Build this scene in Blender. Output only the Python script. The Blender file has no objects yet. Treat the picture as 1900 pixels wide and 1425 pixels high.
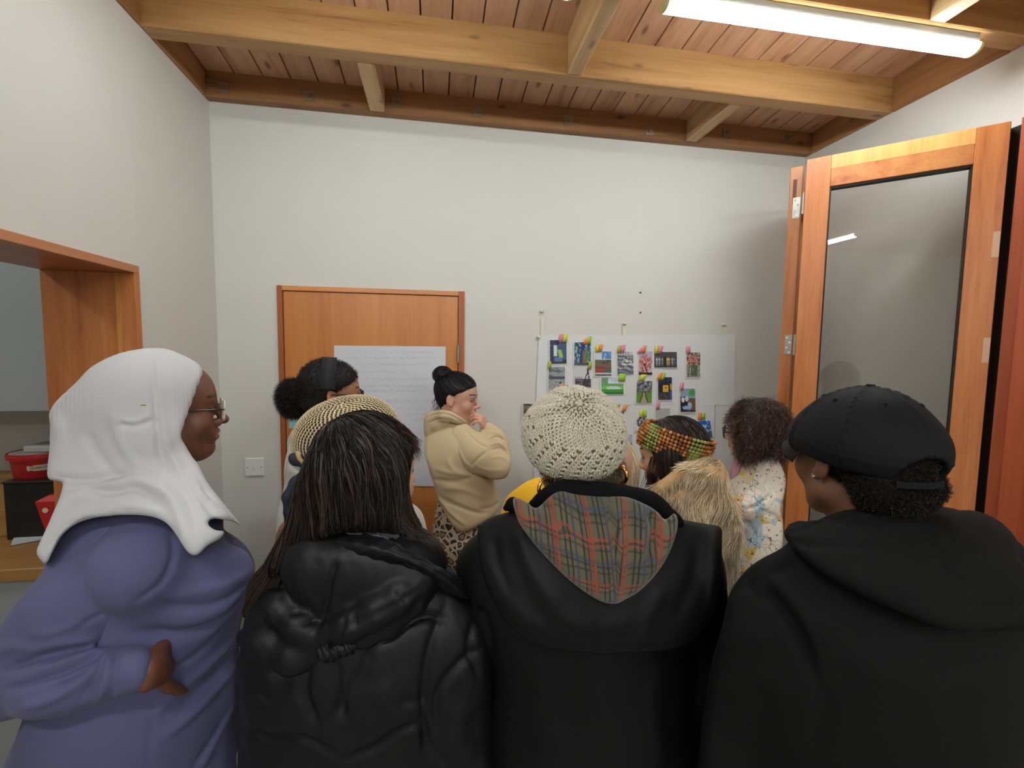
import bpy, math, random
import numpy as np
from mathutils import Vector
from mathutils.bvhtree import BVHTree

random.seed(7); RNG = np.random.default_rng(7)
SC = bpy.context.scene
COL = SC.collection

# ------------------------------------------------------------------ camera
FPX = 848.0
YAW, PIT, ROL = np.radians([9.57, 4.47, -0.77])
CAMZ = 1.70
_f = np.array([math.sin(YAW)*math.cos(PIT), math.cos(YAW)*math.cos(PIT), -math.sin(PIT)])
_r = np.array([math.cos(YAW), -math.sin(YAW), 0.0]); _d = np.cross(_f, _r)
AX_R = _r*math.cos(ROL)+_d*math.sin(ROL); AX_D = -_r*math.sin(ROL)+_d*math.cos(ROL); AX_F = _f
CAM = np.array([0.0, 0.0, CAMZ])
MC = np.array([AX_R, AX_D, AX_F])

cd = bpy.data.cameras.new('camera'); cam = bpy.data.objects.new('camera', cd); COL.objects.link(cam)
cd.sensor_fit = 'HORIZONTAL'; cd.sensor_width = 36.0; cd.lens = 36.0*FPX/1900.0
cd.clip_start = 0.02; cd.clip_end = 60
from mathutils import Matrix
_m = np.eye(4); _m[:3, 0] = AX_R; _m[:3, 1] = -AX_D; _m[:3, 2] = -AX_F; _m[:3, 3] = CAM
cam.matrix_world = Matrix(_m.tolist())
SC.camera = cam

# ------------------------------------------------------------------ world and exposure
w = bpy.data.worlds.new('world'); SC.world = w; w.use_nodes = True
w.node_tree.nodes['Background'].inputs[0].default_value = (0.6, 0.65, 0.7, 1)
w.node_tree.nodes['Background'].inputs[1].default_value = 0.02
SC.view_settings.view_transform = 'Standard'; SC.view_settings.look = 'None'
SC.view_settings.gamma = 1.0; SC.view_settings.use_curve_mapping = False
SC.view_settings.exposure = 0.0
LAMP = 41.5          # emission strength of every batten diffuser in the room
LAMP_COL = (0.92, 1.0, 1.02, 1)

# ------------------------------------------------------------------ pixel geometry
def ray(x, y):
    return MC.T @ np.array([(x-950)/FPX, (y-712.5)/FPX, 1.0])
def P(x, y, d): return CAM + ray(x, y)*d          # point at axis depth d
def onY(x, y, Y): r = ray(x, y); return CAM + r*(Y/r[1])
def onX(x, y, X): r = ray(x, y); return CAM + r*(X/r[0])
def onZ(x, y, h): r = ray(x, y); return CAM + r*(h/r[2])      # h relative to the camera height
def proj(V):
    v = (np.asarray(V)-CAM) @ MC.T
    return np.stack([v[..., 0]/v[..., 2]*FPX+950, v[..., 1]/v[..., 2]*FPX+712.5, v[..., 2]], -1)
def nrm(v): v = np.asarray(v, float); return v/np.linalg.norm(v)

# ------------------------------------------------------------------ materials
def lin(c):
    c = np.array(c[:3], float)/255.0
    return tuple(np.where(c <= .04045, c/12.92, ((c+.055)/1.055)**2.4)) + (1.0,)
MATS = {}
def newmat(name):
    m = bpy.data.materials.new(name); m.use_nodes = True
    nt = m.node_tree; b = nt.nodes['Principled BSDF']; return m, nt, b
def bump(nt, b, src, strength=.3, dist=.002):
    bp = nt.nodes.new('ShaderNodeBump'); bp.inputs['Strength'].default_value = strength
    bp.inputs['Distance'].default_value = dist
    nt.links.new(src, bp.inputs['Height']); nt.links.new(bp.outputs[0], b.inputs['Normal']); return bp
def coords(nt, scale=(1, 1, 1), rot=(0, 0, 0), kind='Object'):
    tc = nt.nodes.new('ShaderNodeTexCoord'); mp = nt.nodes.new('ShaderNodeMapping')
    mp.inputs['Scale'].default_value = scale; mp.inputs['Rotation'].default_value = rot
    nt.links.new(tc.outputs[kind], mp.inputs[0]); return mp.outputs[0]
def noise(nt, vec, scale, detail=4, rough=.6, out='Fac'):
    n = nt.nodes.new('ShaderNodeTexNoise'); n.inputs['Scale'].default_value = scale
    n.inputs['Detail'].default_value = detail; n.inputs['Roughness'].default_value = rough
    if vec is not None: nt.links.new(vec, n.inputs['Vector'])
    return n.outputs[out]
def ramp(nt, fac, stops):
    r = nt.nodes.new('ShaderNodeValToRGB'); e = r.color_ramp.elements
    while len(e) < len(stops): e.new(.5)
    for i, (p, c) in enumerate(stops): e[i].position = p; e[i].color = c if len(c) == 4 else lin(c)
    nt.links.new(fac, r.inputs[0]); return r.outputs[0]
def mixc(nt, fac, a, b_, mode='MIX'):
    m = nt.nodes.new('ShaderNodeMix'); m.data_type = 'RGBA'; m.blend_type = mode
    if isinstance(fac, (int, float)): m.inputs[0].default_value = fac
    else: nt.links.new(fac, m.inputs[0])
    for s, i in ((a, 6), (b_, 7)):
        if isinstance(s, tuple): m.inputs[i].default_value = s
        else: nt.links.new(s, m.inputs[i])
    return m.outputs[2]
def mth(nt, op, a, b_=None, c=None):
    m = nt.nodes.new('ShaderNodeMath'); m.operation = op
    for s, i in ((a, 0), (b_, 1), (c, 2)):
        if s is None: continue
        if isinstance(s, (int, float)): m.inputs[i].default_value = s
        else: nt.links.new(s, m.inputs[i])
    return m.outputs[0]

def plain(name, c, rough=.6, metal=0, bscale=0, bstr=.2, bdist=.001, var=0, coat=0, sheen=0, spec=None):
    if name in MATS: return MATS[name]
    m, nt, b = newmat(name); col = lin(c)
    b.inputs['Base Color'].default_value = col; b.inputs['Roughness'].default_value = rough
    b.inputs['Metallic'].default_value = metal
    if spec is not None: b.inputs['Specular IOR Level'].default_value = spec
    if coat: b.inputs['Coat Weight'].default_value = coat
    if sheen: b.inputs['Sheen Weight'].default_value = sheen; b.inputs['Sheen Roughness'].default_value = .5
    if var:
        v = coords(nt); n = noise(nt, v, 9, 3)
        k = tuple(min(1, x*(1+var)) for x in col[:3])+(1,); k2 = tuple(x*(1-var) for x in col[:3])+(1,)
        nt.links.new(ramp(nt, n, [(.3, k2), (.7, k)]), b.inputs['Base Color'])
    if bscale: bump(nt, b, noise(nt, coords(nt), bscale, 3), bstr, bdist)
    MATS[name] = m; return m
def wood(name, c1, c2, dark, along='Y', rough=.45, scale=1.0, knots=True, coat=0):
    if name in MATS: return MATS[name]
    m, nt, b = newmat(name)
    s = {'X': (.9, 14, 14), 'Y': (14, .9, 14), 'Z': (14, 14, .9)}[along]
    info = nt.nodes.new('ShaderNodeObjectInfo')
    tc = nt.nodes.new('ShaderNodeTexCoord'); add = nt.nodes.new('ShaderNodeVectorMath'); add.operation = 'ADD'
    comb = nt.nodes.new('ShaderNodeCombineXYZ')
    for i in range(3): nt.links.new(mth(nt, 'MULTIPLY', info.outputs['Random'], 13.7+i*7), comb.inputs[i])
    nt.links.new(tc.outputs['Object'], add.inputs[0]); nt.links.new(comb.outputs[0], add.inputs[1])
    mp = nt.nodes.new('ShaderNodeMapping'); mp.inputs['Scale'].default_value = tuple(x*scale for x in s)
    nt.links.new(add.outputs[0], mp.inputs[0])
    n1 = noise(nt, mp.outputs[0], 1.3, 5, .55); n2 = noise(nt, mp.outputs[0], 7, 3, .6)
    g = mth(nt, 'ADD', mth(nt, 'MULTIPLY', n1, .75), mth(nt, 'MULTIPLY', n2, .3))
    c = ramp(nt, g, [(.32, dark), (.45, c2), (.66, c1)])
    if knots:
        s2 = {'X': (3.2, 8, 8), 'Y': (8, 3.2, 8), 'Z': (8, 8, 3.2)}[along]
        mp2 = nt.nodes.new('ShaderNodeMapping'); mp2.inputs['Scale'].default_value = s2
        nt.links.new(add.outputs[0], mp2.inputs[0])
        vo = nt.nodes.new('ShaderNodeTexVoronoi'); vo.inputs['Scale'].default_value = 1.3
        nt.links.new(mp2.outputs[0], vo.inputs['Vector'])
        kf = ramp(nt, vo.outputs['Distance'], [(.05, (1, 1, 1, 1)), (.15, (0, 0, 0, 1))])
        c = mixc(nt, mth(nt, 'MULTIPLY', kf, .75), c, lin(tuple(x*.5 for x in dark)))
    br = nt.nodes.new('ShaderNodeHueSaturation'); nt.links.new(c, br.inputs['Color'])
    nt.links.new(mth(nt, 'ADD', mth(nt, 'MULTIPLY', info.outputs['Random'], .24), .88), br.inputs['Value'])
    nt.links.new(br.outputs[0], b.inputs['Base Color']); b.inputs['Roughness'].default_value = rough
    if coat: b.inputs['Coat Weight'].default_value = coat; b.inputs['Coat Roughness'].default_value = .3
    bump(nt, b, n2, .12, .001)
    MATS[name] = m; return m
def vcol(name, rough=.6, bscale=0, bstr=.2, bdist=.001, sheen=0, spec=None, sub=0, var=0, aniso=0, metal=0):
    """material whose colour comes from the mesh colour attribute 'Col'"""
    if name in MATS: return MATS[name]
    m, nt, b = newmat(name); a = nt.nodes.new('ShaderNodeAttribute'); a.attribute_name = 'Col'
    c = a.outputs['Color']
    if var:
        c = mixc(nt, 1.0, c, ramp(nt, noise(nt, coords(nt), 40, 4), [(.3, (1-var,)*3+(1,)), (.7, (1, 1, 1, 1))]), 'MULTIPLY')
    nt.links.new(c, b.inputs['Base Color']); b.inputs['Roughness'].default_value = rough
    b.inputs['Metallic'].default_value = metal
    if spec is not None: b.inputs['Specular IOR Level'].default_value = spec
    if sheen: b.inputs['Sheen Weight'].default_value = sheen
    if sub: b.inputs['Subsurface Weight'].default_value = sub; b.inputs['Subsurface Radius'].default_value = (.01, .004, .002); b.inputs['Subsurface Scale'].default_value = .5
    if bscale: bump(nt, b, noise(nt, coords(nt), bscale, 3), bstr, bdist)
    MATS[name] = m; return m

# ------------------------------------------------------------------ objects
def link(name, me, parent=None):
    o = bpy.data.objects.new(name, me); COL.objects.link(o)
    if parent is not None: o.parent = parent
    return o
def wloc(o):
    v = np.zeros(3)
    while o is not None: v = v+np.array(o.location); o = o.parent
    return v
def tag(o, label=None, cat=None, group=None, kind=None):
    if label: o['label'] = label
    if cat: o['category'] = cat
    if group: o['group'] = group
    if kind: o['kind'] = kind
    return o
def thing(name, loc, label=None, cat=None, group=None, kind=None, parent=None):
    o = bpy.data.objects.new(name, None); COL.objects.link(o); o.empty_display_size = .1
    if parent is not None: o.parent = parent; loc = np.array(loc)-wloc(parent)
    o.location = tuple(float(x) for x in loc)
    return tag(o, label, cat, group, kind)
def npmesh(name, V, F, mat, parent=None, smooth=True, col=None, uv=None, origin=None):
    """V world positions (n,3); F (m,4) or (m,3) index array; col (n,3|4) linear per vertex"""
    V = np.asarray(V, np.float64); F = np.asarray(F, np.int64)
    pl = wloc(parent) if parent is not None else np.zeros(3)
    org = np.array(origin, float) if origin is not None else (pl if parent is not None else V.mean(0))
    me = bpy.data.meshes.new(name); k = F.shape[1]
    me.vertices.add(len(V)); me.vertices.foreach_set('co', (V-org).astype(np.float32).ravel())
    me.loops.add(F.size); me.loops.foreach_set('vertex_index', F.astype(np.int32).ravel())
    me.polygons.add(len(F)); me.polygons.foreach_set('loop_start', np.arange(0, F.size, k, dtype=np.int32))
    if smooth: me.polygons.foreach_set('use_smooth', np.ones(len(F), bool))
    me.update(calc_edges=True)
    if col is not None:
        col = np.asarray(col, np.float32)
        if col.shape[1] == 3: col = np.hstack([col, np.ones((len(col), 1), np.float32)])
        a = me.color_attributes.new('Col', 'FLOAT_COLOR', 'POINT'); a.data.foreach_set('color', col.ravel())
    if uv is not None:
        l = me.uv_layers.new(name='UVMap'); l.data.foreach_set('uv', np.asarray(uv, np.float32)[F.ravel()].ravel())
    me.materials.append(mat)
    o = link(name, me, parent); o.location = tuple(float(x) for x in (org-pl))
    return o
BOXF = np.array([[0, 3, 2, 1], [4, 5, 6, 7], [0, 1, 5, 4], [1, 2, 6, 5], [2, 3, 7, 6], [3, 0, 4, 7]])
def bevelbox(lo, hi, b=.002):
    """box with small chamfers: 24 verts, 26 faces (6 faces, 12 edges, 8 corners)"""
    lo = np.minimum(lo, hi).astype(float); hi2 = np.maximum(lo, hi).astype(float); c = (lo+hi2)/2; h = (hi2-lo)/2; b = min(b, h.min()*.6)
    V = []; F = []; idx = {}
    for ax in range(3):
        for s in (-1, 1):
            q = []
            o1, o2 = (ax+1) % 3, (ax+2) % 3
            for a1, a2 in ((-1, -1), (1, -1), (1, 1), (-1, 1)):
                p = np.zeros(3); p[ax] = s*h[ax]; p[o1] = a1*(h[o1]-b); p[o2] = a2*(h[o2]-b)
                sg = [0, 0, 0]; sg[ax] = s; sg[o1] = a1; sg[o2] = a2
                idx[(ax,)+tuple(sg)] = len(V); V.append(c+p); q.append(len(V)-1)
            F.append(q if s > 0 else q[::-1])
    for ax in range(3):
        o1, o2 = (ax+1) % 3, (ax+2) % 3
        for s1 in (-1, 1):
            for s2 in (-1, 1):
                def g(own, t):
                    sg = [0, 0, 0]; sg[ax] = t; sg[o1] = s1; sg[o2] = s2; return idx[(own,)+tuple(sg)]
                q = [g(o1, -1), g(o2, -1), g(o2, 1), g(o1, 1)]
                F.append(q if s1*s2 > 0 else q[::-1])
    for sx in (-1, 1):
        for sy in (-1, 1):
            for sz in (-1, 1):
                q = [idx[(a, sx, sy, sz)] for a in range(3)]
                if sx*sy*sz < 0: q = q[::-1]
                F.append(q)
    return np.array(V), F
class MB:
    """collects shapes into one mesh"""
    def __init__(s): s.V = []; s.F = []; s.n = 0
    def raw(s, V, F):
        s.V.append(np.asarray(V, float)); s.F += [[i+s.n for i in f] for f in F]; s.n += len(V); return s
    def box(s, lo, hi, b=.002): return s.raw(*bevelbox(np.array(lo, float), np.array(hi, float), b))
    def obox(s, o, ax, ay, az, lx, ly, lz, b=.002):
        """oriented box from corner o along unit axes"""
        V, F = bevelbox(np.zeros(3), np.array([lx, ly, lz], float), b)
        V = np.array(o)+V[:, :1]*np.array(ax)+V[:, 1:2]*np.array(ay)+V[:, 2:]*np.array(az)
        if np.dot(np.cross(ax, ay), az) < 0: F = [f[::-1] for f in F]
        return s.raw(V, F)
    def hexa(s, c8, flip=False):
        F = BOXF.tolist()
        if flip: F = [f[::-1] for f in F]
        return s.raw(c8, F)
    def cyl(s, a, b, r, n=16, r2=None, capends=True):
        a = np.array(a, float); b = np.array(b, float); ax = nrm(b-a); t = np.array([1, 0, 0]) if abs(ax[0]) < .8 else np.array([0, 1, 0])
        u = nrm(np.cross(ax, t)); v = np.cross(ax, u); r2 = r if r2 is None else r2
        th = np.linspace(0, 2*np.pi, n, endpoint=False)
        c = np.cos(th)[:, None]*u+np.sin(th)[:, None]*v
        V = np.vstack([a+c*r, b+c*r2]); F = [[i, (i+1) % n, n+(i+1) % n, n+i] for i in range(n)]
        if capends: F += [list(range(n))[::-1], list(range(n, 2*n))]
        return s.raw(V, F)
    def tube(s, pts, r, n=8, closed=False):
        pts = np.array(pts, float); m = len(pts); rr = np.full(m, r) if np.isscalar(r) else np.array(r)
        if closed: tg = np.roll(pts, -1, 0)-np.roll(pts, 1, 0)
        else: tg = np.gradient(pts, axis=0)
        tg /= np.linalg.norm(tg, axis=1)[:, None]+1e-12
        u = np.cross(tg[0], [0.3, .2, .93]); u = nrm(u); V = []
        th = np.linspace(0, 2*np.pi, n, endpoint=False)
        for i in range(m):
            u = u-tg[i]*np.dot(u, tg[i]); u = nrm(u); v = np.cross(tg[i], u)
            V.append(pts[i]+rr[i]*(np.cos(th)[:, None]*u+np.sin(th)[:, None]*v))
        V = np.vstack(V); F = []
        for i in range(m if closed else m-1):
            j = (i+1) % m
            F += [[i*n+k, i*n+(k+1) % n, j*n+(k+1) % n, j*n+k] for k in range(n)]
        if not closed: F += [list(range(n))[::-1], list(range((m-1)*n, m*n))]
        return s.raw(V, F)
    def build(s, name, mat, parent=None, smooth=False, origin=None, sharp=None):
        V = np.vstack(s.V); pl = wloc(parent) if parent is not None else np.zeros(3)
        org = np.array(origin, float) if origin is not None else V.mean(0)
        me = bpy.data.meshes.new(name); me.from_pydata((V-org).tolist(), [], s.F); me.update()
        if smooth:
            me.polygons.foreach_set('use_smooth', np.ones(len(me.polygons), bool))
            me.set_sharp_from_angle(angle=math.radians(38))
        me.materials.append(mat); o = link(name, me, parent); o.location = tuple(float(x) for x in (org-pl)); return o

# ------------------------------------------------------------------ signed distance modelling
def smin(a, b, k):
    h = np.clip(.5+.5*(b-a)/k, 0, 1); return b+(a-b)*h-k*h*(1-h)
def cap(a, b, ra, rb=None, k=.03, flat=None, q=1.0, op='u'):
    a = np.array(a, float); b = np.array(b, float); rb = ra if rb is None else rb; R = max(ra, rb)*max(1, q)
    ab = b-a; L = max(ab@ab, 1e-9)
    fl = nrm(flat) if flat is not None else None
    def f(X, Y, Z):
        x, y, z = X-a[0], Y-a[1], Z-a[2]
        t = np.clip((x*ab[0]+y*ab[1]+z*ab[2])/L, 0, 1)
        dx, dy, dz = x-t*ab[0], y-t*ab[1], z-t*ab[2]; r = ra+(rb-ra)*t
        s2 = dx*dx+dy*dy+dz*dz
        if fl is not None:
            c = dx*fl[0]+dy*fl[1]+dz*fl[2]; s2 = s2+c*c*(1/q/q-1)
            return (np.sqrt(np.maximum(s2, 0))-r)*min(1, q**.5)
        return np.sqrt(s2)-r
    return dict(f=f, lo=np.minimum(a, b)-R, hi=np.maximum(a, b)+R, k=k, op=op)
def ell(c, r, fr=None, k=.03, op='u'):
    c = np.array(c, float); r = np.array(r, float); Rm = max(r)
    M = np.eye(3) if fr is None else np.array(fr)
    def f(X, Y, Z):
        x, y, z = X-c[0], Y-c[1], Z-c[2]; k0 = 0; k1 = 0
        for i in range(3):
            p = M[i][0]*x+M[i][1]*y+M[i][2]*z; k0 = k0+(p/r[i])**2; k1 = k1+(p/r[i]**2)**2
        k0 = np.sqrt(k0); k1 = np.sqrt(k1)+1e-9
        return k0*(k0-1)/k1
    e = np.sqrt(((M.T*r)**2).sum(1))
    return dict(f=f, lo=c-e, hi=c+e, k=k, op=op)
def tubes(pts, rs, k=.02, op='u', flat=None, q=1.0):
    return [cap(pts[i], pts[i+1], rs[i], rs[i+1], k=k, op=op, flat=flat, q=q) for i in range(len(pts)-1)]
def custom(f, lo, hi, k=.02, op='u'): return dict(f=f, lo=np.array(lo, float), hi=np.array(hi, float), k=k, op=op)
def halfspace(p, n, k=.01, op='i'):
    """keeps the side the normal points away from"""
    p = np.array(p, float); n = nrm(n)
    return dict(f=lambda X, Y, Z: (X-p[0])*n[0]+(Y-p[1])*n[1]+(Z-p[2])*n[2], lo=None, hi=None, k=k, op=op)
def sdf_grid(S, h, pad=None):
    pad = 3*h if pad is None else pad
    U = [s for s in S if s['op'] == 'u']
    lo = np.min([s['lo'] for s in U], 0)-pad; hi = np.max([s['hi'] for s in U], 0)+pad
    n = np.ceil((hi-lo)/h).astype(int)+1
    ax = [(lo[i]+h*np.arange(n[i])).astype(np.float32) for i in range(3)]
    F = np.full(n, .3, np.float32)
    for s in S:
        if s['lo'] is None: i0 = np.zeros(3, int); i1 = n
        else:
            m = s['k']+2.5*h
            i0 = np.clip(np.floor((s['lo']-m-lo)/h).astype(int), 0, n); i1 = np.clip(np.ceil((s['hi']+m-lo)/h).astype(int)+1, 0, n)
        if (i1 <= i0).any(): continue
        sl = tuple(slice(a, b) for a, b in zip(i0, i1))
        d = s['f'](ax[0][sl[0]][:, None, None], ax[1][sl[1]][None, :, None], ax[2][sl[2]][None, None, :])
        if s['op'] == 'u': F[sl] = smin(F[sl], d, s['k'])
        elif s['op'] == 's': F[sl] = -smin(-F[sl], d, s['k'])
        elif s['op'] == 'i': F[sl] = -smin(-F[sl], -d, s['k'])
    return F, lo, h
def nets(F, lo, h):
    s = F < 0
    c = s[:-1, :-1, :-1].astype(np.int8)
    for i in range(1, 8):
        a, b, g = i & 1, (i >> 1) & 1, (i >> 2) & 1
        c = c+s[a:s.shape[0]-1+a, b:s.shape[1]-1+b, g:s.shape[2]-1+g]
    act = (c > 0) & (c < 8); I = np.argwhere(act); idx = -np.ones(act.shape, np.int64); idx[act] = np.arange(len(I))
    acc = np.zeros((len(I), 3)); cnt = np.zeros(len(I))
    for ax in range(3):
        o1, o2 = (ax+1) % 3, (ax+2) % 3
        for a in (0, 1):
            for b in (0, 1):
                p = I.copy(); p[:, o1] += a; p[:, o2] += b; q = p.copy(); q[:, ax] += 1
                f0 = F[tuple(p.T)]; f1 = F[tuple(q.T)]; m = (f0 < 0) != (f1 < 0)
                t = np.where(m, f0/np.where(m, f0-f1, 1), 0)
                pt = p.astype(float); pt[:, ax] += t
                acc[m] += pt[m]; cnt[m] += 1
    V = lo+h*acc/np.maximum(cnt, 1)[:, None]; Q = []
    for ax in range(3):
        o1, o2 = (ax+1) % 3, (ax+2) % 3
        A = [slice(None)]*3; B = [slice(None)]*3; A[ax] = slice(0, -1); B[ax] = slice(1, None)
        sa = s[tuple(A)]; sb = s[tuple(B)]; E = np.argwhere(sa != sb)
        E = E[(E[:, o1] > 0) & (E[:, o2] > 0) & (E[:, o1] < act.shape[o1]) & (E[:, o2] < act.shape[o2])]
        if not len(E): continue
        def g(da, db): e = E.copy(); e[:, o1] -= da; e[:, o2] -= db; return idx[tuple(e.T)]
        q = np.stack([g(0, 0), g(1, 0), g(1, 1), g(0, 1)], 1)
        fl = sa[tuple(E.T)]
        q[~fl] = q[~fl][:, ::-1]; Q.append(q)
    Q = np.vstack(Q); Q = Q[(Q >= 0).all(1)]
    return V, Q
def relax(V, Q, it=1, lam=.5):
    a = np.concatenate([Q[:, i] for i in range(4)]); b = np.concatenate([Q[:, (i+1) % 4] for i in range(4)])
    n = len(V); deg = np.bincount(a, minlength=n)+np.bincount(b, minlength=n)
    for _ in range(it):
        s = np.stack([np.bincount(a, V[b, i], n)+np.bincount(b, V[a, i], n) for i in range(3)], 1)
        V = V+lam*(s/np.maximum(deg, 1)[:, None]-V)
    return V
def normals(V, Q):
    q = V[Q]; n = np.cross(q[:, 2]-q[:, 0], (q[:, 3] if Q.shape[1] == 4 else q[:, 2])-q[:, 1])
    N = np.stack([np.bincount(Q.ravel(), np.repeat(n[:, i], Q.shape[1]), len(V)) for i in range(3)], 1)
    return N/(np.linalg.norm(N, axis=1)[:, None]+1e-12)
def body_mesh(S, h, it=1, lam=.5):
    V, Q = nets(*sdf_grid(S, h)); return relax(V, Q, it, lam), Q
def merge(*VQ):
    V = []; Q = []; n = 0
    for v, q in VQ: V.append(v); Q.append(q+n); n += len(v)
    return np.vstack(V), np.vstack(Q)
def bvh(V, Q): return BVHTree.FromPolygons(V.tolist(), Q.tolist())
def cast(tree, x, y, dflt=None):
    r = nrm(ray(x, y)); hit = tree.ray_cast(Vector(CAM), Vector(r))
    if hit[0] is None: return None if dflt is None else P(x, y, dflt)
    return np.array(hit[0])
def smooth_poly(pts, n):
    """Catmull-Rom through pts, n samples"""
    p = np.array(pts, float)
    if len(p) == 2: t = np.linspace(0, 1, n)[:, None]; return p[0]*(1-t)+p[1]*t
    e = np.vstack([2*p[0]-p[1], p, 2*p[-1]-p[-2]]); m = len(p)-1
    t = np.linspace(0, m-1e-6, n); i = t.astype(int); u = (t-i)[:, None]
    a, b, c, d = e[i], e[i+1], e[i+2], e[i+3]
    return .5*(2*b+(c-a)*u+(2*a-5*b+4*c-d)*u*u+(3*b-a-3*c+d)*u**3)
def seg_dist(V, L):
    """min distance of V to polyline L (k,3) and parameter 0..1"""
    best = np.full(len(V), 9.0); par = np.zeros(len(V)); m = len(L)-1
    lo = L.min(0)-.08; hi = L.max(0)+.08
    w = np.where(((V > lo) & (V < hi)).all(1))[0]; v = V[w]; bb = best[w]; pp = par[w]
    for i in range(m):
        ab = L[i+1]-L[i]; t = np.clip(((v-L[i])@ab)/max(ab@ab, 1e-12), 0, 1)
        d = np.linalg.norm(v-L[i]-t[:, None]*ab, axis=1); u = d < bb
        bb = np.where(u, d, bb); pp = np.where(u, (i+t)/m, pp)
    best[w] = bb; par[w] = pp; return best, par
def creases(V, Q, lines, tree=None, n=18):
    """lines: (pixel polyline, amplitude, width[, pinch]) laid on the front surface as real relief"""
    tree = tree or bvh(V, Q); N = normals(V, Q); D = np.zeros(len(V))
    for ln in lines:
        pts, amp, wd = ln[:3]; s = smooth_poly(pts, n); L = []
        for x, y in s:
            h = cast(tree, x, y)
            if h is not None: L.append(h)
        if len(L) < 2: continue
        d, t = seg_dist(V, np.array(L))
        fade = np.clip(np.minimum(t, 1-t)*5+.25, 0, 1) if len(ln) < 4 else 1.0
        D += amp*np.exp(-(d/wd)**2)*fade
    return V+N*D[:, None]
def frame(fwd, up=(0, 0, 1), roll=0):
    f = nrm(fwd); u = np.array(up, float); u = nrm(u-f*(u@f)); r = np.cross(f, u)
    if roll: r, u = r*math.cos(roll)-u*math.sin(roll), u*math.cos(roll)+r*math.sin(roll)
    return np.array([r, f, u])
def nz3(V, sc, seed=0):
    """cheap smooth pseudo noise in -1..1"""
    r = np.random.default_rng(seed); o = np.zeros(len(V)); tot = 0
    for i in range(7):
        k = r.normal(size=3); k = k/np.linalg.norm(k)*sc*(.7+.9*i/3); a = 1/(1+i*.5)
        o += a*np.sin(V@k+r.uniform(0, 6.28)+1.3*np.sin(V@(r.normal(size=3)*sc*.5))); tot += a
    return o/tot*1.6

# ------------------------------------------------------------------ lofted sheets
def loft(Lp, Rp, depth, nu=40, nv=40, th=.006, mat=None, name='sheet', parent=None, disp=None, col=None):
    """sheet between two pixel polylines (each the same sense), depth(u,v,x,y) gives the axis depth; th its thickness"""
    A = smooth_poly(Lp, nv); B = smooth_poly(Rp, nv); V = []; U = []
    for j in range(nv):
        for i in range(nu):
            u = i/(nu-1); v = j/(nv-1); x, y = A[j]*(1-u)+B[j]*u
            V.append(P(x, y, depth(u, v, x, y))); U.append((u, v))
    V = np.array(V); U = np.array(U); idx = np.arange(nu*nv).reshape(nv, nu)
    Qf = np.stack([idx[:-1, :-1], idx[1:, :-1], idx[1:, 1:], idx[:-1, 1:]], -1).reshape(-1, 4)
    N = normals(V, Qf)
    if (N*(CAM-V)).sum() < 0: Qf = Qf[:, ::-1]; N = -N
    if disp is not None: V = V+N*disp(U[:, 0], U[:, 1])[:, None]; N = normals(V, Qf)
    n = len(V); Vb = V-N*th; Qb = Qf[:, ::-1]+n
    rim = np.concatenate([idx[0, :], idx[1:, -1], idx[-1, -2::-1], idx[-2:0:-1, 0]]); r2 = np.roll(rim, -1)
    Qr = np.stack([rim, rim+n, r2+n, r2], 1)
    # orient rim outward
    c = V.mean(0); q0 = np.vstack([V, Vb])[Qr]; nn = np.cross(q0[:, 2]-q0[:, 0], q0[:, 3]-q0[:, 1]); 
    if (nn*(q0.mean(1)-c)).sum() < 0: Qr = Qr[:, ::-1]
    VV = np.vstack([V, Vb]); QQ = np.vstack([Qf, Qb, Qr]); UV = np.vstack([U, U])
    return npmesh(name, VV, QQ, mat, parent, uv=UV, col=(np.vstack([col(U), col(U)]) if col else None)) if mat else (VV, QQ, UV)

# ------------------------------------------------------------------ strands
def ribbons(paths, width, colors, face=None, taper=True):
    """paths (n,m,3) -> thin ribbon quads; width (n,) ; colors (n,3) or (n,m,3)"""
    n, m, _ = paths.shape; tg = np.gradient(paths, axis=1); tg /= np.linalg.norm(tg, axis=2)[..., None]+1e-9
    face = RNG.normal(size=(n, 1, 3)) if face is None else face
    s = np.cross(tg, face); s /= np.linalg.norm(s, axis=2)[..., None]+1e-9
    w = np.broadcast_to(np.asarray(width).reshape(-1, 1), (n, m)).copy()
    if taper: w *= np.clip(1.15-np.linspace(0, 1, m)**3, .12, 1)[None]
    A = paths+s*w[..., None]/2; B = paths-s*w[..., None]/2
    V = np.stack([A, B], 2).reshape(-1, 3); base = (np.arange(n)[:, None]*m+np.arange(m-1)[None]).ravel()*2
    Q = np.stack([base, base+1, base+3, base+2], 1)
    c = np.asarray(colors, float)
    if c.ndim == 2: c = np.repeat(c[:, None], m, 1)
    C = np.repeat(c.reshape(-1, 3), 2, 0)
    return V, Q, C
def sample_surface(V, Q, n, mask=None):
    q = V[Q]; a = np.linalg.norm(np.cross(q[:, 2]-q[:, 0], q[:, 3]-q[:, 1]), axis=1)
    if mask is not None: a = a*mask(q.mean(1))
    p = a/a.sum(); f = RNG.choice(len(Q), n, p=p); u = RNG.random((n, 1)); v = RNG.random((n, 1)); q = q[f]
    pts = (q[:, 0]*(1-u)+q[:, 1]*u)*(1-v)+(q[:, 3]*(1-u)+q[:, 2]*u)*v
    N = np.cross(q[:, 2]-q[:, 0], q[:, 3]-q[:, 1]); N /= np.linalg.norm(N, axis=1)[:, None]+1e-12
    return pts, N
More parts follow.
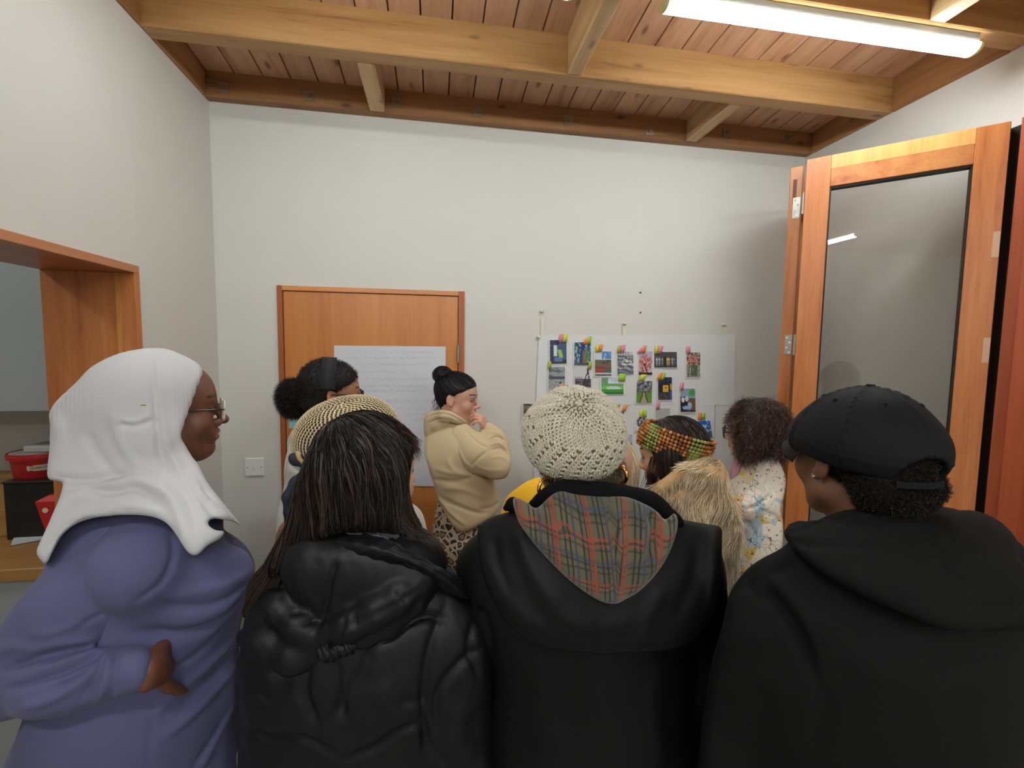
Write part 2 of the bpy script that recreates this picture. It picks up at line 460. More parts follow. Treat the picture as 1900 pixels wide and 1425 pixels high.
# ================================================================== ROOM
H0 = CAMZ
XL, XR, YB, YF = -1.006, 2.05, 2.35, -3.3       # left wall, right wall, back wall, wall behind the camera
HBM = 1.09                                       # underside of the beams above the camera
def hz(h): return h+CAMZ
def plank_h(Y): return 1.24+(1.85-Y)*.093
WALL = plain('white_wall_paint', (216, 213, 205), .75, bscale=60, bstr=.08, bdist=.0008, var=.012)
def struct(name, loc=(0, 0, 0), label=None): 
    return thing(name, loc, label, kind='structure')
PINE = wood('pine_beam', (192, 148, 96), (174, 128, 76), (136, 96, 56), 'X', .5)
PINE_Y = wood('pine_joist', (204, 170, 124), (184, 148, 100), (148, 112, 72), 'Y', .5)
PLANK = wood('pine_plank', (208, 164, 130), (192, 144, 110), (150, 104, 76), 'Y', .42, knots=True)
DARKP = wood('stained_wall_plate', (170, 122, 76), (146, 100, 60), (100, 64, 38), 'X', .5)
DARKP_Y = wood('stained_side_plate', (170, 122, 76), (146, 100, 60), (100, 64, 38), 'Y', .5)
FIR = wood('orange_fir_upright', (200, 126, 68), (184, 106, 52), (148, 76, 36), 'Z', .4, scale=1.6, knots=False, coat=.25)
FIR_X = wood('orange_fir_rail', (210, 140, 78), (194, 116, 60), (168, 92, 46), 'X', .4, scale=1.2, knots=False, coat=.25)
FIR_Y = wood('orange_fir_lining', (196, 126, 78), (178, 106, 62), (148, 82, 46), 'Y', .4, scale=1.2, knots=False, coat=.25)
FIRRED = wood('red_fir_upright', (186, 92, 54), (168, 76, 42), (132, 56, 30), 'Z', .4, scale=1.0, knots=False, coat=.25)
VENEER = wood('door_veneer', (208, 134, 66), (198, 122, 56), (184, 108, 46), 'Z', .38, scale=.8, knots=False, coat=.3)
FRAMEW = wood('door_frame_wood', (184, 104, 56), (168, 92, 46), (140, 72, 36), 'Z', .42, scale=1.2, knots=False)
STEEL = plain('brushed_steel', (176, 172, 164), .35, .9)
GALV = plain('old_galvanised_steel', (150, 132, 108), .5, .6)
SEAL_AND_SHADE = plain('black_seal_and_gap_shade', (22, 18, 16), .6)  # also stands in for shade in the door gaps

# floor
fl = struct('floor'); FLM = plain('grey_floor_vinyl', (150, 148, 142), .5, var=.06)
MB().box((XL-.3, YF, -.05), (XR+.1, YB+.1, 0), .001).build('floor_slab', FLM, fl)
MB().box((-3.3, -.4, -.05), (XL-.3, YB+.6, 0), .001).build('floor_slab', FLM, fl)
# walls
def wall(name, boxes):
    m = MB()
    for lo, hi in boxes: m.box(lo, hi, .0005)
    o = m.build(name, WALL); o['kind'] = 'structure'; return o
TOP = 3.35
wall('wall_back', [((XL-.27, YB, 0), (XR+.12, YB+.12, TOP))])
OY0, OY1, OH = .30, 1.775, hz(.262)             # the lined opening in the left wall
wall('wall_left', [((XL-.269, OY1, 0), (XL, YB, TOP)), ((XL-.269, YF, 0), (XL, OY0, TOP)), ((XL-.269, OY0, OH), (XL, OY1, TOP))])
wall('wall_right', [((XR, YF, 0), (XR+.12, YB, TOP))])
wall('wall_front', [((XL-.27, YF-.12, 0), (XR+.12, YF, TOP))])
# ceiling: planks, beams, joists, plates
ce = struct('ceiling')
x = -1.112; pw = .1175
while x < XR+.05:
    a, b = x+.0012, x+pw-.0012; y0, y1 = YF, YB+.02
    c8 = [(a, y0, hz(plank_h(y0))), (b, y0, hz(plank_h(y0))), (b, y1, hz(plank_h(y1))), (a, y1, hz(plank_h(y1)))]
    o = .02+RNG.uniform(0, .0015)
    c8 = c8+[(p[0], p[1], p[2]+o) for p in c8]
    # underside has chamfered edges: two thin strips rising into the joint
    m = MB(); m.hexa([np.array(p)+np.array([.0022 if i in (0, 3) else -.0022 if i in (1, 2) else 0, 0, 0]) for i, p in enumerate(c8)])
    m.build('plank', PLANK, ce, origin=((a+b)/2, 0, hz(1.3))); x += pw
m = MB()
V = [(XL-.1, YF, hz(plank_h(YF))+.023), (XR+.1, YF, hz(plank_h(YF))+.023), (XR+.1, YB+.1, hz(plank_h(YB+.1))+.023), (XL-.1, YB+.1, hz(plank_h(YB+.1))+.023)]
m.hexa(V+[(p[0], p[1], p[2]+.03) for p in V]); m.build('roof_deck', plain('dark_roof_deck', (60, 44, 34), .8), ce)
def beam(name, X0, X1, Y0, Y1, mat, h0=HBM, b=.004):
    t0, t1 = hz(plank_h(Y0))+.004, hz(plank_h(Y1))+.004
    V, F = bevelbox(np.array([X0, Y0, hz(h0)]), np.array([X1, Y1, t1]), b)
    top = V[:, 2] > (hz(h0)+t1)/2; V[top, 2] += (t0-t1)*(1-(V[top, 1]-Y0)/(Y1-Y0))
    return MB().raw(V, F).build(name, mat, ce)
beam('main_beam', XL+.001, XR-.001, 1.851, 1.928, PINE)
beam('main_beam', XL+.001, XR-.001, 1.345, 1.418, PINE)
for yy in (.84, .20, -.48, -1.27, -2.22, -2.9): beam('main_beam', XL+.001, XR-.001, yy, yy+.074, PINE)
for xa, xb, y0, y1 in ((-.300, -.232, 1.929, 2.299), (1.292, 1.352, 1.929, 2.299), (.518, .575, 1.419, 1.850), (1.60, 1.66, .915, 1.344), (-.4, -.34, .915, 1.344), (.5, .56, .405, .839)):
    beam('joist', xa, xb, y0, y1, PINE_Y)
wp = beam('wall_plate', XL, XR, 2.30, 2.352, DARKP)
for y0, y1 in ((1.929, 2.299), (1.419, 1.850), (.915, 1.344), (-3.0, .839)):
    beam('side_plate', XL-.02, XL+.012, y0, y1, DARKP_Y); beam('side_plate', XR-.012, XR+.02, y0, y1, DARKP_Y)
for i, (px, py) in enumerate([(574, 178), (737, 190), (887, 208), (1055, 223), (1205, 243), (1348, 247), (1465, 257), (415, 163)]):
    c = onY(px, py, 2.299); s = .023
    m = MB(); m.box((c[0]-s, 2.2955, c[2]-s), (c[0]+s, 2.300, c[2]+s), .001)
    bp = m.build('bolt_plate', GALV, wp); bp.rotation_euler[1] = RNG.uniform(-.1, .1)
    m = MB(); m.cyl((c[0], 2.297, c[2]), (c[0], 2.286, c[2]), .0095, 6); m.cyl((c[0], 2.287, c[2]), (c[0], 2.281, c[2]), .005, 10); m.build('bolt', GALV, bp)

# fluorescent battens under the beams; most of the unseen ones are added fill
LAMPM, nt, b = newmat('lit_diffuser'); b.inputs['Base Color'].default_value = (.9, .9, .9, 1)
b.inputs['Emission Color'].default_value = LAMP_COL; b.inputs['Emission Strength'].default_value = LAMP
LAMPM2 = LAMPM.copy(); LAMPM2.name = 'lit_fill_diffuser'; LAMPM2.node_tree.nodes['Principled BSDF'].inputs['Emission Strength'].default_value = LAMP*1.6  # stronger copy for the added rear fill lamps
LAMPM4 = LAMPM2.copy(); LAMPM4.name = 'lit_dimmer_diffuser'; LAMPM4.node_tree.nodes['Principled BSDF'].inputs['Emission Strength'].default_value = LAMP*.72
LAMPM3 = LAMPM2.copy(); LAMPM3.name = 'lit_bright_diffuser'; LAMPM3.node_tree.nodes['Principled BSDF'].inputs['Emission Strength'].default_value = LAMP*2.6
LAMPM.node_tree.nodes['Principled BSDF'].inputs['Emission Strength'].default_value = LAMP*1.05
TRUNK = plain('lamp_white_metal', (168, 166, 158), .4); ENDCAP = plain('lamp_end_cap', (226, 214, 150), .4)
def batten(X0, X1, Yc, label, h=HBM, lamp_level=False):
    t = thing('strip_light', ((X0+X1)/2, Yc, hz(h)), label, 'ceiling light', 'strip lights under the beams')
    MB().box((X0+.012, Yc-.027, hz(h)-.030), (X1-.012, Yc+.027, hz(h)), .003).build('trunk', TRUNK, t)
    n = 14; th = np.linspace(0, np.pi, n); m = MB(); prof = np.stack([-.030*np.cos(th), -.030-.028*np.sin(th)**.8], 1)
    V = []; 
    for xx in (X0+.012, X1-.012): V += [(xx, Yc+p[0], hz(h)+p[1]) for p in prof]
    F = [[i, i+1, n+i+1, n+i] for i in range(n-1)]+[[0, n, 2*n-1, n-1]]
    m.raw(V, F); m.raw(V[:n], [list(range(n))]); m.raw(V[n:], [list(range(n))[::-1]])
    d = m.build('diffuser', LAMPM3 if lamp_level == 3 else LAMPM4 if lamp_level == -1 else LAMPM2 if lamp_level else LAMPM, t, smooth=True)
    for xx, s in ((X0, 1), (X1, -1)):
        m = MB(); V = [(xx, Yc+p[0]*1.04, hz(h)+p[1]) for p in prof]+[(xx+s*.0115, Yc+p[0]*1.04, hz(h)+p[1]) for p in prof]
        V[0:0] = []; F = [[i, i+1, n+i+1, n+i] for i in range(n-1)]+[list(range(n)), list(range(n, 2*n))[::-1], [0, n, 2*n-1, n-1]]
        m.raw(V, F); m.build('end_cap', ENDCAP, t, smooth=True)
batten(.682, 1.842, 1.385, 'white fluorescent strip light mounted under the second beam')
batten(-.78, .40, 1.385, 'added unseen strip light on the second beam, brightening the left side', lamp_level=-1)  # added lamp out of view, lifts the dim left wall
batten(-.96, -.255, -.445, 'short strip light behind the camera above the left side', lamp_level=3)
batten(.62, 1.80, -1.235, 'added unseen strip light behind the camera, filling the right side')  # added fill behind the camera, evens out the room light
batten(-.42, .70, -2.18, 'added unseen fill strip light at the far rear of the room on the left', lamp_level=True)  # added rear fill, kept out of the glass reflection
batten(.95, 1.95, -2.18, 'added unseen fill strip light at the far rear of the room on the right', lamp_level=True)  # second added rear fill, unseen and boosted

# ------------------------------------------------------------------ closed door in the back wall
d1 = struct('door_1', (0, YB, 0))
fl_, fr_, ft_ = onY(513, 528, YB-.012)[0], onY(862, 541, YB-.012)[0], onY(690, 535, YB-.012)[2]
ll, lr, lt = onY(525, 541, YB-.004)[0], onY(850, 549, YB-.004)[0], onY(690, 545, YB-.004)[2]
MB().box((fl_, YB-.014, 0), (ll-.002, YB+.03, ft_), .0015).build('frame_upright', FRAMEW, d1)
MB().box((lr+.002, YB-.014, 0), (fr_, YB+.03, ft_), .0015).build('frame_upright', FRAMEW, d1)
fh = MB().box((ll-.002, YB-.0135, lt+.002), (lr+.002, YB+.03, ft_), .0015).build('frame_head', FIR_X, d1)
dl = MB().box((ll, YB-.004, .006), (lr, YB+.036, lt), .0015).build('door_leaf', VENEER, d1)
MB().box((ll-.004, YB-.002, 0), (lr+.004, YB+.04, lt+.004), .0005).build('rebate_shadow_gap', SEAL_AND_SHADE, d1)
hx = lr+.001
for py in (656, 1015):
    c = onY(852, py, YB-.01)
    m = MB(); m.cyl((hx, YB-.018, c[2]-.045), (hx, YB-.018, c[2]+.045), .0065, 10); m.box((hx-.006, YB-.0145, c[2]-.045), (hx+.006, YB-.0125, c[2]+.045), .0004)
    m.build('hinge', STEEL, d1, smooth=True)
m = MB(); m.cyl((ll+.055, YB-.004, 1.0), (ll+.055, YB-.055, 1.0), .009); m.cyl((ll+.055, YB-.05, 1.0), (ll+.17, YB-.05, 1.0), .009); m.cyl((ll+.055, YB-.004, 1.0), (ll+.055, YB-.012, 1.0), .026, 20)
m.build('door_handle', STEEL, d1, smooth=True)
# large sheet of paper on the door
PAPER = plain('blueish_white_paper', (214, 215, 222), .7, bscale=12, bstr=.35, bdist=.004)
def sheet(name, px, Y, mat, label, cat, group=None, parent=None, nu=14, nv=14, wav=.0012, th=.0006, seed=1):
    """slightly wavy sheet hanging at depth Y; px = 4 pixel corners TL TR BR BL"""
    C4 = [onY(x, y, Y) for x, y in px]; V = []; r = np.random.default_rng(seed)
    for j in range(nv):
        for i in range(nu):
            u, v = i/(nu-1), j/(nv-1)
            V.append((C4[0]*(1-u)+C4[1]*u)*(1-v)+(C4[3]*(1-u)+C4[2]*u)*v)
    V = np.array(V); V[:, 1] -= np.abs(nz3(V, 9, seed))*wav+np.abs(nz3(V, 30, seed+1))*wav*.4
    idx = np.arange(nu*nv).reshape(nv, nu); Q = np.stack([idx[:-1, :-1], idx[1:, :-1], idx[1:, 1:], idx[:-1, 1:]], -1).reshape(-1, 4)
    V2 = V+[0, th, 0]; n = len(V); o = npmesh(name, np.vstack([V, V2]), np.vstack([Q, Q[:, ::-1]+n]), mat, parent)
    if label: tag(o, label, cat, group)
    return o
dp = sheet('paper_sheet', [(620, 641), (827, 643), (826, 902), (621, 900)], YB-.007, PAPER, 'large white paper sheet with faint handwriting taped to the orange door', 'paper', wav=.003, nu=30, nv=34)
INK = plain('faint_blue_ink', (170, 174, 192), .8)
m = MB(); r = np.random.default_rng(5)
for row, (y, x0, x1) in enumerate([(653, 650, 800), (664, 640, 810), (676, 655, 790), (690, 640, 760), (703, 670, 800), (716, 665, 790), (725, 680, 775), (744, 690, 800), (757, 735, 800), (768, 745, 790), (779, 755, 800)]):
    x = x0+r.uniform(0, 8)
    while x < x1:
        L = r.uniform(5, 16); k = int(L/1.6)+2; pts = []
        for i in range(k): pts.append(onY(x+i*1.6, y+r.uniform(-2.2, 2.2)+.4*math.sin(i), YB-.0105))
        for i in range(k-1):
            a, b_ = pts[i], pts[i+1]; w = .0006
            m.raw([a+[0, 0, w], a-[0, 0, w], b_-[0, 0, w], b_+[0, 0, w], a+[0, .0004, w], a+[0, .0004, -w], b_+[0, .0004, -w], b_+[0, .0004, w]], [[0, 1, 2, 3], [7, 6, 5, 4]])
        x += L+r.uniform(2, 7)
m.build('handwriting', INK, dp)
nt_ = sheet('paper_notice', [(536, 768), (553, 768), (553, 795), (536, 795)], YB-.006, plain('pale_blue_paper', (150, 200, 210), .7), 'small pale blue notice on the orange door beside the curly bun', 'notice', nu=4, nv=4)
# light switch
WHITEP = plain('white_plastic', (232, 232, 226), .35)
c = onY(473.5, 866, YB); s = .0435
sw = thing('light_switch', c, 'white square light switch on the wall left of the orange door', 'light switch')
MB().box((c[0]-s, YB-.009, c[2]-s), (c[0]+s, YB, c[2]+s), .004).build('switch_plate', WHITEP, sw)
MB().box((c[0]-.006, YB-.0125, c[2]-.009), (c[0]+.006, YB-.008, c[2]+.009), .001).build('rocker', WHITEP, sw)
for q in (-.03, .03): MB().cyl((c[0]+q, YB-.008, c[2]), (c[0]+q, YB-.0102, c[2]), .0028, 10).build('screw', GALV, sw)
# small marks on the wall: two screw holes, scraps of tape
for i, (px, py) in enumerate(((1188, 543), (1188, 580))):
    c = onY(px, py, YB); o = MB().cyl(c+[0, .002, 0], c-[0, .004, 0], .0045, 10).build('wall_plug', SEAL_AND_SHADE)
    tag(o, ['upper', 'lower'][i]+' of two small black screw plugs above the photo display', 'screw plug', 'screw plugs in the back wall')
TAPE = plain('translucent_masking_tape', (222, 218, 196), .5)

# ------------------------------------------------------------------ folding glazed door on the right
LA = onZ(1497, 296, .8); LB = onZ(1878, 224, .8); LE = nrm(LB-LA); LN = np.cross(LE, [0, 0, 1]); LN = -LN if LN@np.array([1., 1, 0]) < 0 else LN
UPV = np.array([0, 0, 1.]); DH = hz(.8); DT = .045
d2 = struct('door_2', (LA[0], LA[1], 0))
def lpt(s, z, t=0): return np.array([LA[0], LA[1], 0])+LE*s+LN*t+UPV*z
LW = .592
def lbox(name, s0, s1, z0, z1, t0, t1, mat, par, b=.002):
    return MB().obox(lpt(s0, z0, t0), LE, LN, UPV, s1-s0, t1-t0, z1-z0, b).build(name, mat, par)
lbox('stile', 0, .086, .02, DH, 0, DT, FIR, d2); lbox('stile', .506, LW, .02, DH, 0, DT, FIR, d2)
rl = MB().obox(lpt(.086, DH-.125, 0), LE, LN, UPV, .42, DT, .125, .002).build('top_rail', FIR_X, d2)
rl.rotation_euler = (0, 0, 0)
lbox('top_rail_strip', .086, .506, DH-.055, DH-.001, -.0006, .01, wood('pale_fir_rail', (222, 168, 98), (212, 152, 84), (196, 130, 64), 'Z', .4, knots=False), d2, .0005)
lbox('bottom_rail', .086, .506, .02, .24, 0, DT, FIR_X, d2)
GL, nt, b = newmat('door_glass'); nt.nodes.remove(b)
tr = nt.nodes.new('ShaderNodeBsdfTransparent'); tr.inputs[0].default_value = (.985, .99, .985, 1); gl = nt.nodes.new('ShaderNodeBsdfGlossy'); gl.inputs['Roughness'].default_value = .0
fr = nt.nodes.new('ShaderNodeFresnel'); fr.inputs[0].default_value = 1.5; mx = nt.nodes.new('ShaderNodeMixShader')
nt.links.new(fr.outputs[0], mx.inputs[0]); nt.links.new(tr.outputs[0], mx.inputs[1]); nt.links.new(gl.outputs[0], mx.inputs[2])
nt.links.new(mx.outputs[0], nt.nodes['Material Output'].inputs[0])
lbox('glass_pane', .080, .512, .23, DH-.12, .020, .026, GL, d2, .0002)
for s0, s1, z0, z1 in ((.086, .091, .24, DH-.125), (.501, .506, .24, DH-.125), (.086, .506, DH-.132, DH-.1245), (.086, .506, .24, .247)):
    lbox('glazing_seal', s0, s1, z0, z1, .006, .0395, SEAL_AND_SHADE, d2, .0005)
# second leaf, folded back behind the first, seen by its edge
E0 = onZ(1467, 311.6, .8); E1 = onZ(1491, 306.7, .8); ew = nrm(E1-E0); wE = np.linalg.norm(E1-E0); rd = nrm([1.60, 1.90, 0]); rd = nrm(np.array([-ew[1], ew[0], 0])); rd = rd if rd[1] > 0 else -rd
rd = nrm(rd*.6+nrm([E1[0], E1[1], 0])*1.0)
d3 = struct('door_3', (E0[0], E0[1], 0)); o0 = np.array([E0[0], E0[1], .02])
MB().obox(o0, ew, rd, UPV, wE, .075, DH-.02, .002).build('stile', FIR, d3)
LL = .53
MB().obox(o0+rd*(LL-.075), ew, rd, UPV, wE, .075, DH-.02, .002).build('stile', FIR, d3)
MB().obox(o0+rd*.075+UPV*(DH-.145), ew, rd, UPV, wE, LL-.15, .125, .002).build('top_rail', FIR_Y, d3)
MB().obox(o0+rd*.075, ew, rd, UPV, wE, LL-.15, .22, .002).build('bottom_rail', FIR_Y, d3)
MB().obox(o0+rd*.07+ew*wE*.45+UPV*.2, ew, rd, UPV, .006, LL-.14, DH-.34, .0003).build('glass_pane', GL, d3)
MB().obox(o0-rd*.0006+ew*wE*.28+UPV*(DH-.02-.158), ew, rd, UPV, .014, .003, .105, .0002).build('tenon_end', wood('dark_tenon_grain', (120, 74, 52), (104, 62, 44), (80, 46, 32), 'Z', .6, knots=False), d3)
def plate(par, o, ax, up, out, wd, ht, screws):
    m = MB().obox(o, ax, out, up, wd, .002, ht, .0006).build('hinge', STEEL, par)
    for a, b_ in screws:
        p = o+ax*wd*a+up*ht*b_; MB().cyl(p, p-out*.0025, .0045, 12).build('screw', plain('bright_screw', (220, 220, 214), .2, .9), m, smooth=True)
for py in (391, 642):
    c = onY(1480, py, E0[1]); k = .5
    plate(d3, np.array([E0[0], E0[1], 0])+ew*wE*.34-rd*.0018+UPV*(c[2]-.04), ew, UPV, rd, wE*.60, .088, ((.3, .86), (.68, .62), (.3, .36), (.62, .12)))
    MB().cyl(lpt(-.004, c[2]-.04, .01), lpt(-.004, c[2]+.048, .01), .006, 10).build('hinge_pin', STEEL, d3, smooth=True)
for py in (338, 650):
    q0 = onZ(1873, 338, .386) if py == 338 else onY(1842, 650, 1.30); z = q0[2]
    MB().obox(lpt(LW-.02, z-.045, -.0012), LE, LN, UPV, .0185, .002, .09, .0005).build('hinge_flap', plain('pale_worn_steel', (214, 170, 140), .5), d2)
# jamb and the folded reddish leaf nearest the camera
d4 = struct('door_4', (2.0, 1.3, 0))
MB().box((1.975, 1.375, .0), (2.049, 1.46, DH), .001).build('jamb', FRAMEW, d4)
MB().box((1.985, 1.318, 0), (2.049, 1.374, DH-.01), .001).build('gap_shade_strip', SEAL_AND_SHADE, d4)  # dark strip standing in for the shade in the rebate gap
MB().box((1.965, 1.266, .02), (2.03, 1.312, DH+.005), .002).build('stile', FIRRED, d4)
MB().box((1.95, 1.16, .02), (2.00, 1.264, DH+.004), .002).build('stile', FIRRED, d4)
MB().box((1.951, .55, .02), (1.999, 1.16, DH), .002).build('door_panel', FIRRED, d4)

# ------------------------------------------------------------------ lined opening on the left and the kitchen beyond
w1 = struct('door_5', (XL, 1.0, 0)); D_ = .268
MB().box((XL-D_, OY1-.026, 0), (XL+.010, OY1, OH-.026), .0015).build('jamb_lining', FIR, w1)
MB().box((XL-D_, OY0, 0), (XL+.010, OY0+.026, OH-.026), .0015).build('jamb_lining', FIR, w1)
MB().box((XL-D_, OY0, OH-.026), (XL+.010, OY1, OH), .0015).build('head_lining', FIR_Y, w1)
MB().box((XL-.05, OY1-.0275, 0), (XL-.036, OY1-.026, OH-.027), .0003).build('pale_grain_strip', wood('pale_fir_strip', (214, 150, 74), (206, 138, 62), (190, 120, 50), 'Z', .4, knots=False), w1)
KY = 2.42; KX0 = -3.2
wall('wall_kitchen', [((KX0, KY, 0), (XL-.27, KY+.1, 2.9)), ((KX0-.1, -.4, 0), (KX0, KY+.1, 2.9)), ((KX0, -.5, 0), (XL-.27, -.4, 2.9)), ((KX0, -.4, 2.8), (XL-.27, KY, 2.9))])
GREY = plain('grey_laminate', (168, 170, 168), .45); WORK = wood('oak_worktop', (196, 146, 86), (182, 130, 72), (150, 100, 54), 'X', .4, knots=False)
cb = thing('wall_cabinet', (-2.0, 2.2, hz(-.27)), 'grey flat-fronted wall cabinet hung above the kitchen worktop', 'cabinet')
MB().box((-2.9, 2.09, hz(-.27)), (XL-.275, KY-.001, hz(.5)), .002).build('carcass', GREY, cb)
for a, b_ in ((-2.9, -2.302), (-2.298, -1.70), (-1.696, XL-.275)): MB().box((a, 2.07, hz(-.272)), (b_, 2.0885, hz(.5)), .0015).build('cabinet_door', GREY, cb)
wt = MB().box((-2.95, 1.82, hz(-.845)), (XL-.272, KY-.001, hz(-.80)), .003).build('worktop', WORK); tag(wt, 'light oak kitchen worktop beyond the opening on the left', 'worktop')
bc = thing('base_cabinet', (-2.1, 2.1, 0), 'grey base cabinets below the oak kitchen worktop', 'cabinet')
MB().box((-2.93, 1.86, .1), (XL-.276, KY-.002, hz(-.846)), .002).build('carcass', GREY, bc)
MB().box((-2.93, 1.90, 0), (XL-.276, 1.95, .1), .002).build('plinth', GREY, bc)
for a, b_ in ((-2.93, -2.382), (-2.378, -1.83), (-1.826, XL-.276)): MB().box((a, 1.84, .105), (b_, 1.8585, hz(-.85)), .0015).build('cabinet_door', GREY, bc)
# black oven-like box, brown box beside it, tubs
BLK = plain('black_box_card', (26, 24, 22), .55); KZ = hz(-.80)
bx = thing('black_box', (-1.55, 2.2, KZ), 'black box standing on the oak worktop under the round red tub', 'box')
bz = onY(12, 897, 2.1)[2]
MB().box((-1.705, 2.1, KZ), (-1.40, 2.36, bz), .003).build('box_body', BLK, bx)
MB().box((-1.71, 2.095, bz-.001), (-1.395, 2.365, bz+.006), .002).build('box_lid', plain('dark_brown_card', (44, 34, 30), .35), bx)
o = MB().box((-1.95, 2.14, KZ), (-1.709, 2.34, bz-.006), .003).build('wooden_box', WORK); tag(o, 'brown wooden box at the left edge beside the black box', 'box')
RED = plain('red_plastic', (190, 34, 36), .35); CRM = plain('cream_label', (228, 214, 180), .5)
def text_mesh(name, s, size, mat, parent, M, ext=.0004, font=None, wx=1):
    cu = bpy.data.curves.new(name, 'FONT'); cu.body = s; cu.size = size; cu.align_x = 'CENTER'; cu.align_y = 'CENTER'; cu.extrude = ext; cu.resolution_u = 2
    t = bpy.data.objects.new('tmp', cu); COL.objects.link(t); dg = bpy.context.evaluated_depsgraph_get(); me = bpy.data.meshes.new_from_object(t.evaluated_get(dg))
    bpy.data.objects.remove(t); n = len(me.vertices); co = np.zeros(n*3); me.vertices.foreach_get('co', co); co = co.reshape(-1, 3); co[:, 0] *= wx
    W = M(co); pl = wloc(parent); me.vertices.foreach_set('co', (W-pl).ravel()); me.update(); me.name = name; me.materials.clear(); me.materials.append(mat); return link(name, me, parent)
tc = np.array([-1.652, 2.215, bz+.006]); TR = .098
tb = thing('sweet_tub', tc, 'round red plastic sweet tub with a cream label on the black box', 'tub')
def lathe(name, c, prof, mat, par, n=40):
    prof = np.array(prof); m = len(prof); th = np.linspace(0, 2*np.pi, n, endpoint=False); V = []
    for r_, z_ in prof: V.append(np.stack([c[0]+r_*np.cos(th), c[1]+r_*np.sin(th), np.full(n, c[2]+z_)], 1))
    V = np.vstack(V); i = np.arange(n); j = (i+1) % n
    Q = np.vstack([np.stack([k*n+i, k*n+j, (k+1)*n+j, (k+1)*n+i], 1) for k in range(m-1)])
    o = npmesh(name, V, Q, mat, par); o.data.set_sharp_from_angle(angle=.7); return o
lathe('tub_body', tc, [(.0, 0), (TR*.84, 0), (TR*.86, .004), (TR*.95, .085), (TR*.93, .085), (TR*.8, .006), (0, .006)], RED, tb)
lathe('tub_rim', tc, [(TR*.94, .075), (TR*1.04, .078), (TR*1.06, .088), (TR*1.04, .10), (TR*.98, .102), (TR*.96, .095), (TR*.94, .095)], RED, tb)
lathe('tub_lid', tc, [(0, .096), (TR*.6, .097), (TR*.95, .094), (TR*.95, .1), (TR*.6, .104), (0, .104)], plain('clear_grey_plastic', (176, 168, 158), .25), tb)
def onTub(ang0, zc, rr):
    def M(co):
        th = ang0+co[:, 0]/(TR*.92); r_ = rr(co[:, 1]+zc)+co[:, 2]
        return np.stack([tc[0]+r_*np.sin(th), tc[1]-r_*np.cos(th), tc[2]+zc+co[:, 1]], 1)
    return M
rr = lambda z: TR*(.86+.09*z/.085)+.0012
a0 = math.radians(38)
lb = []; 
xs = np.linspace(-.047, .047, 25)
hh = .012*(1-.35*np.exp(-((np.abs(xs)-.033)/.006)**2))*(np.abs(xs) < .0465); 
co = np.vstack([np.stack([xs, hh, xs*0-.0004], 1), np.stack([xs, -hh, xs*0-.0004], 1)]); M = onTub(a0, .045, rr); Vl = M(co); k = 25
npmesh('label', Vl, np.array([[i+k, i+k+1, i+1, i] for i in range(k-1)]), CRM, tb)
text_mesh('lettering', 'CELEBRATIONS', .0135, plain('navy_print', (40, 34, 70), .5), tb, onTub(a0, .045, rr), wx=.82)
tl = MB(); q = tc+np.array([.03, -.01, .104]); tl.box(q+[-.05, -.05, 0], q+[.07, .06, .028], .006)
o = tl.build('food_tray', plain('cloudy_plastic', (190, 184, 174), .3)); tag(o, 'cloudy plastic tray resting on the lid of the red tub', 'tray')
rc = onY(84, 935, 2.02); cn = thing('red_carton', (rc[0], 2.02, KZ), 'red tapered carton on the worktop in front of the black box', 'carton')
m = MB(); x0, x1 = rc[0]-.004, rc[0]+.10; zt = onY(84, 928, 2.0)[2]
V = [(x0+.03, 2.0, KZ), (x1-.03, 2.0, KZ), (x1-.03, 2.07, KZ), (x0+.03, 2.07, KZ), (x0, 1.98, zt), (x1, 1.98, zt), (x1, 2.08, zt), (x0, 2.08, zt)]
m.hexa(V); m.build('carton_body', plain('red_card', (204, 40, 38), .5), cn)
m = MB(); m.hexa([(x0, 1.98, zt), (x1, 1.98, zt), (x1, 2.08, zt), (x0, 2.08, zt), (x0+.03, 2.0, zt+.018), (x1-.02, 2.0, zt+.018), (x1-.02, 2.06, zt+.018), (x0+.03, 2.06, zt+.018)]); m.build('carton_top', plain('red_card_top', (216, 52, 44), .5), cn)
m = MB(); q = np.array([x0+.03, 1.986, zt-.035]); m.cyl(q, q-[0, .004, 0], .010, 16); m.build('cream_badge', CRM, cn)
pd = thing('note_pad', (-1.61, 2.05, KZ), 'white note pad lying on the oak worktop before the black box', 'notepad')
a = onZ(20, 1014, -.80); b_ = onZ(62, 1006, -.80); c_ = onZ(76, 994, -.8); ux = nrm([b_[0]-a[0], b_[1]-a[1], 0]); uy = np.array([-ux[1], ux[0], 0])
MB().obox([a[0], a[1], KZ], ux, uy, UPV, .115, .075, .003, .0005).build('pad_back', plain('brown_card_back', (120, 84, 74), .6), pd)
MB().obox(np.array([a[0], a[1], KZ+.003])+ux*.001, ux, uy, UPV, .113, .074, .007, .0006).build('pad_pages', plain('pad_white', (226, 228, 232), .6), pd)
# unseen kitchen lamp, added to brighten what shows through the opening
kl = thing('added_kitchen_lamp', (-2.2, 1.1, 2.8), 'added unseen round lamp brightening the kitchen beyond the opening', 'ceiling light')
KL, nt, b = newmat('kitchen_fill_diffuser'); b.inputs['Emission Color'].default_value = LAMP_COL; b.inputs['Emission Strength'].default_value = 34
lathe('fill_lamp_shade', (-2.2, 1.1, 2.72), [(0, 0), (.12, .003), (.16, .03), (.165, .06)], KL, kl); lathe('fill_lamp_rim', (-2.2, 1.1, 2.77), [(.165, 0), (.175, 0), (.175, .03), (0, .03)], TRUNK, kl)
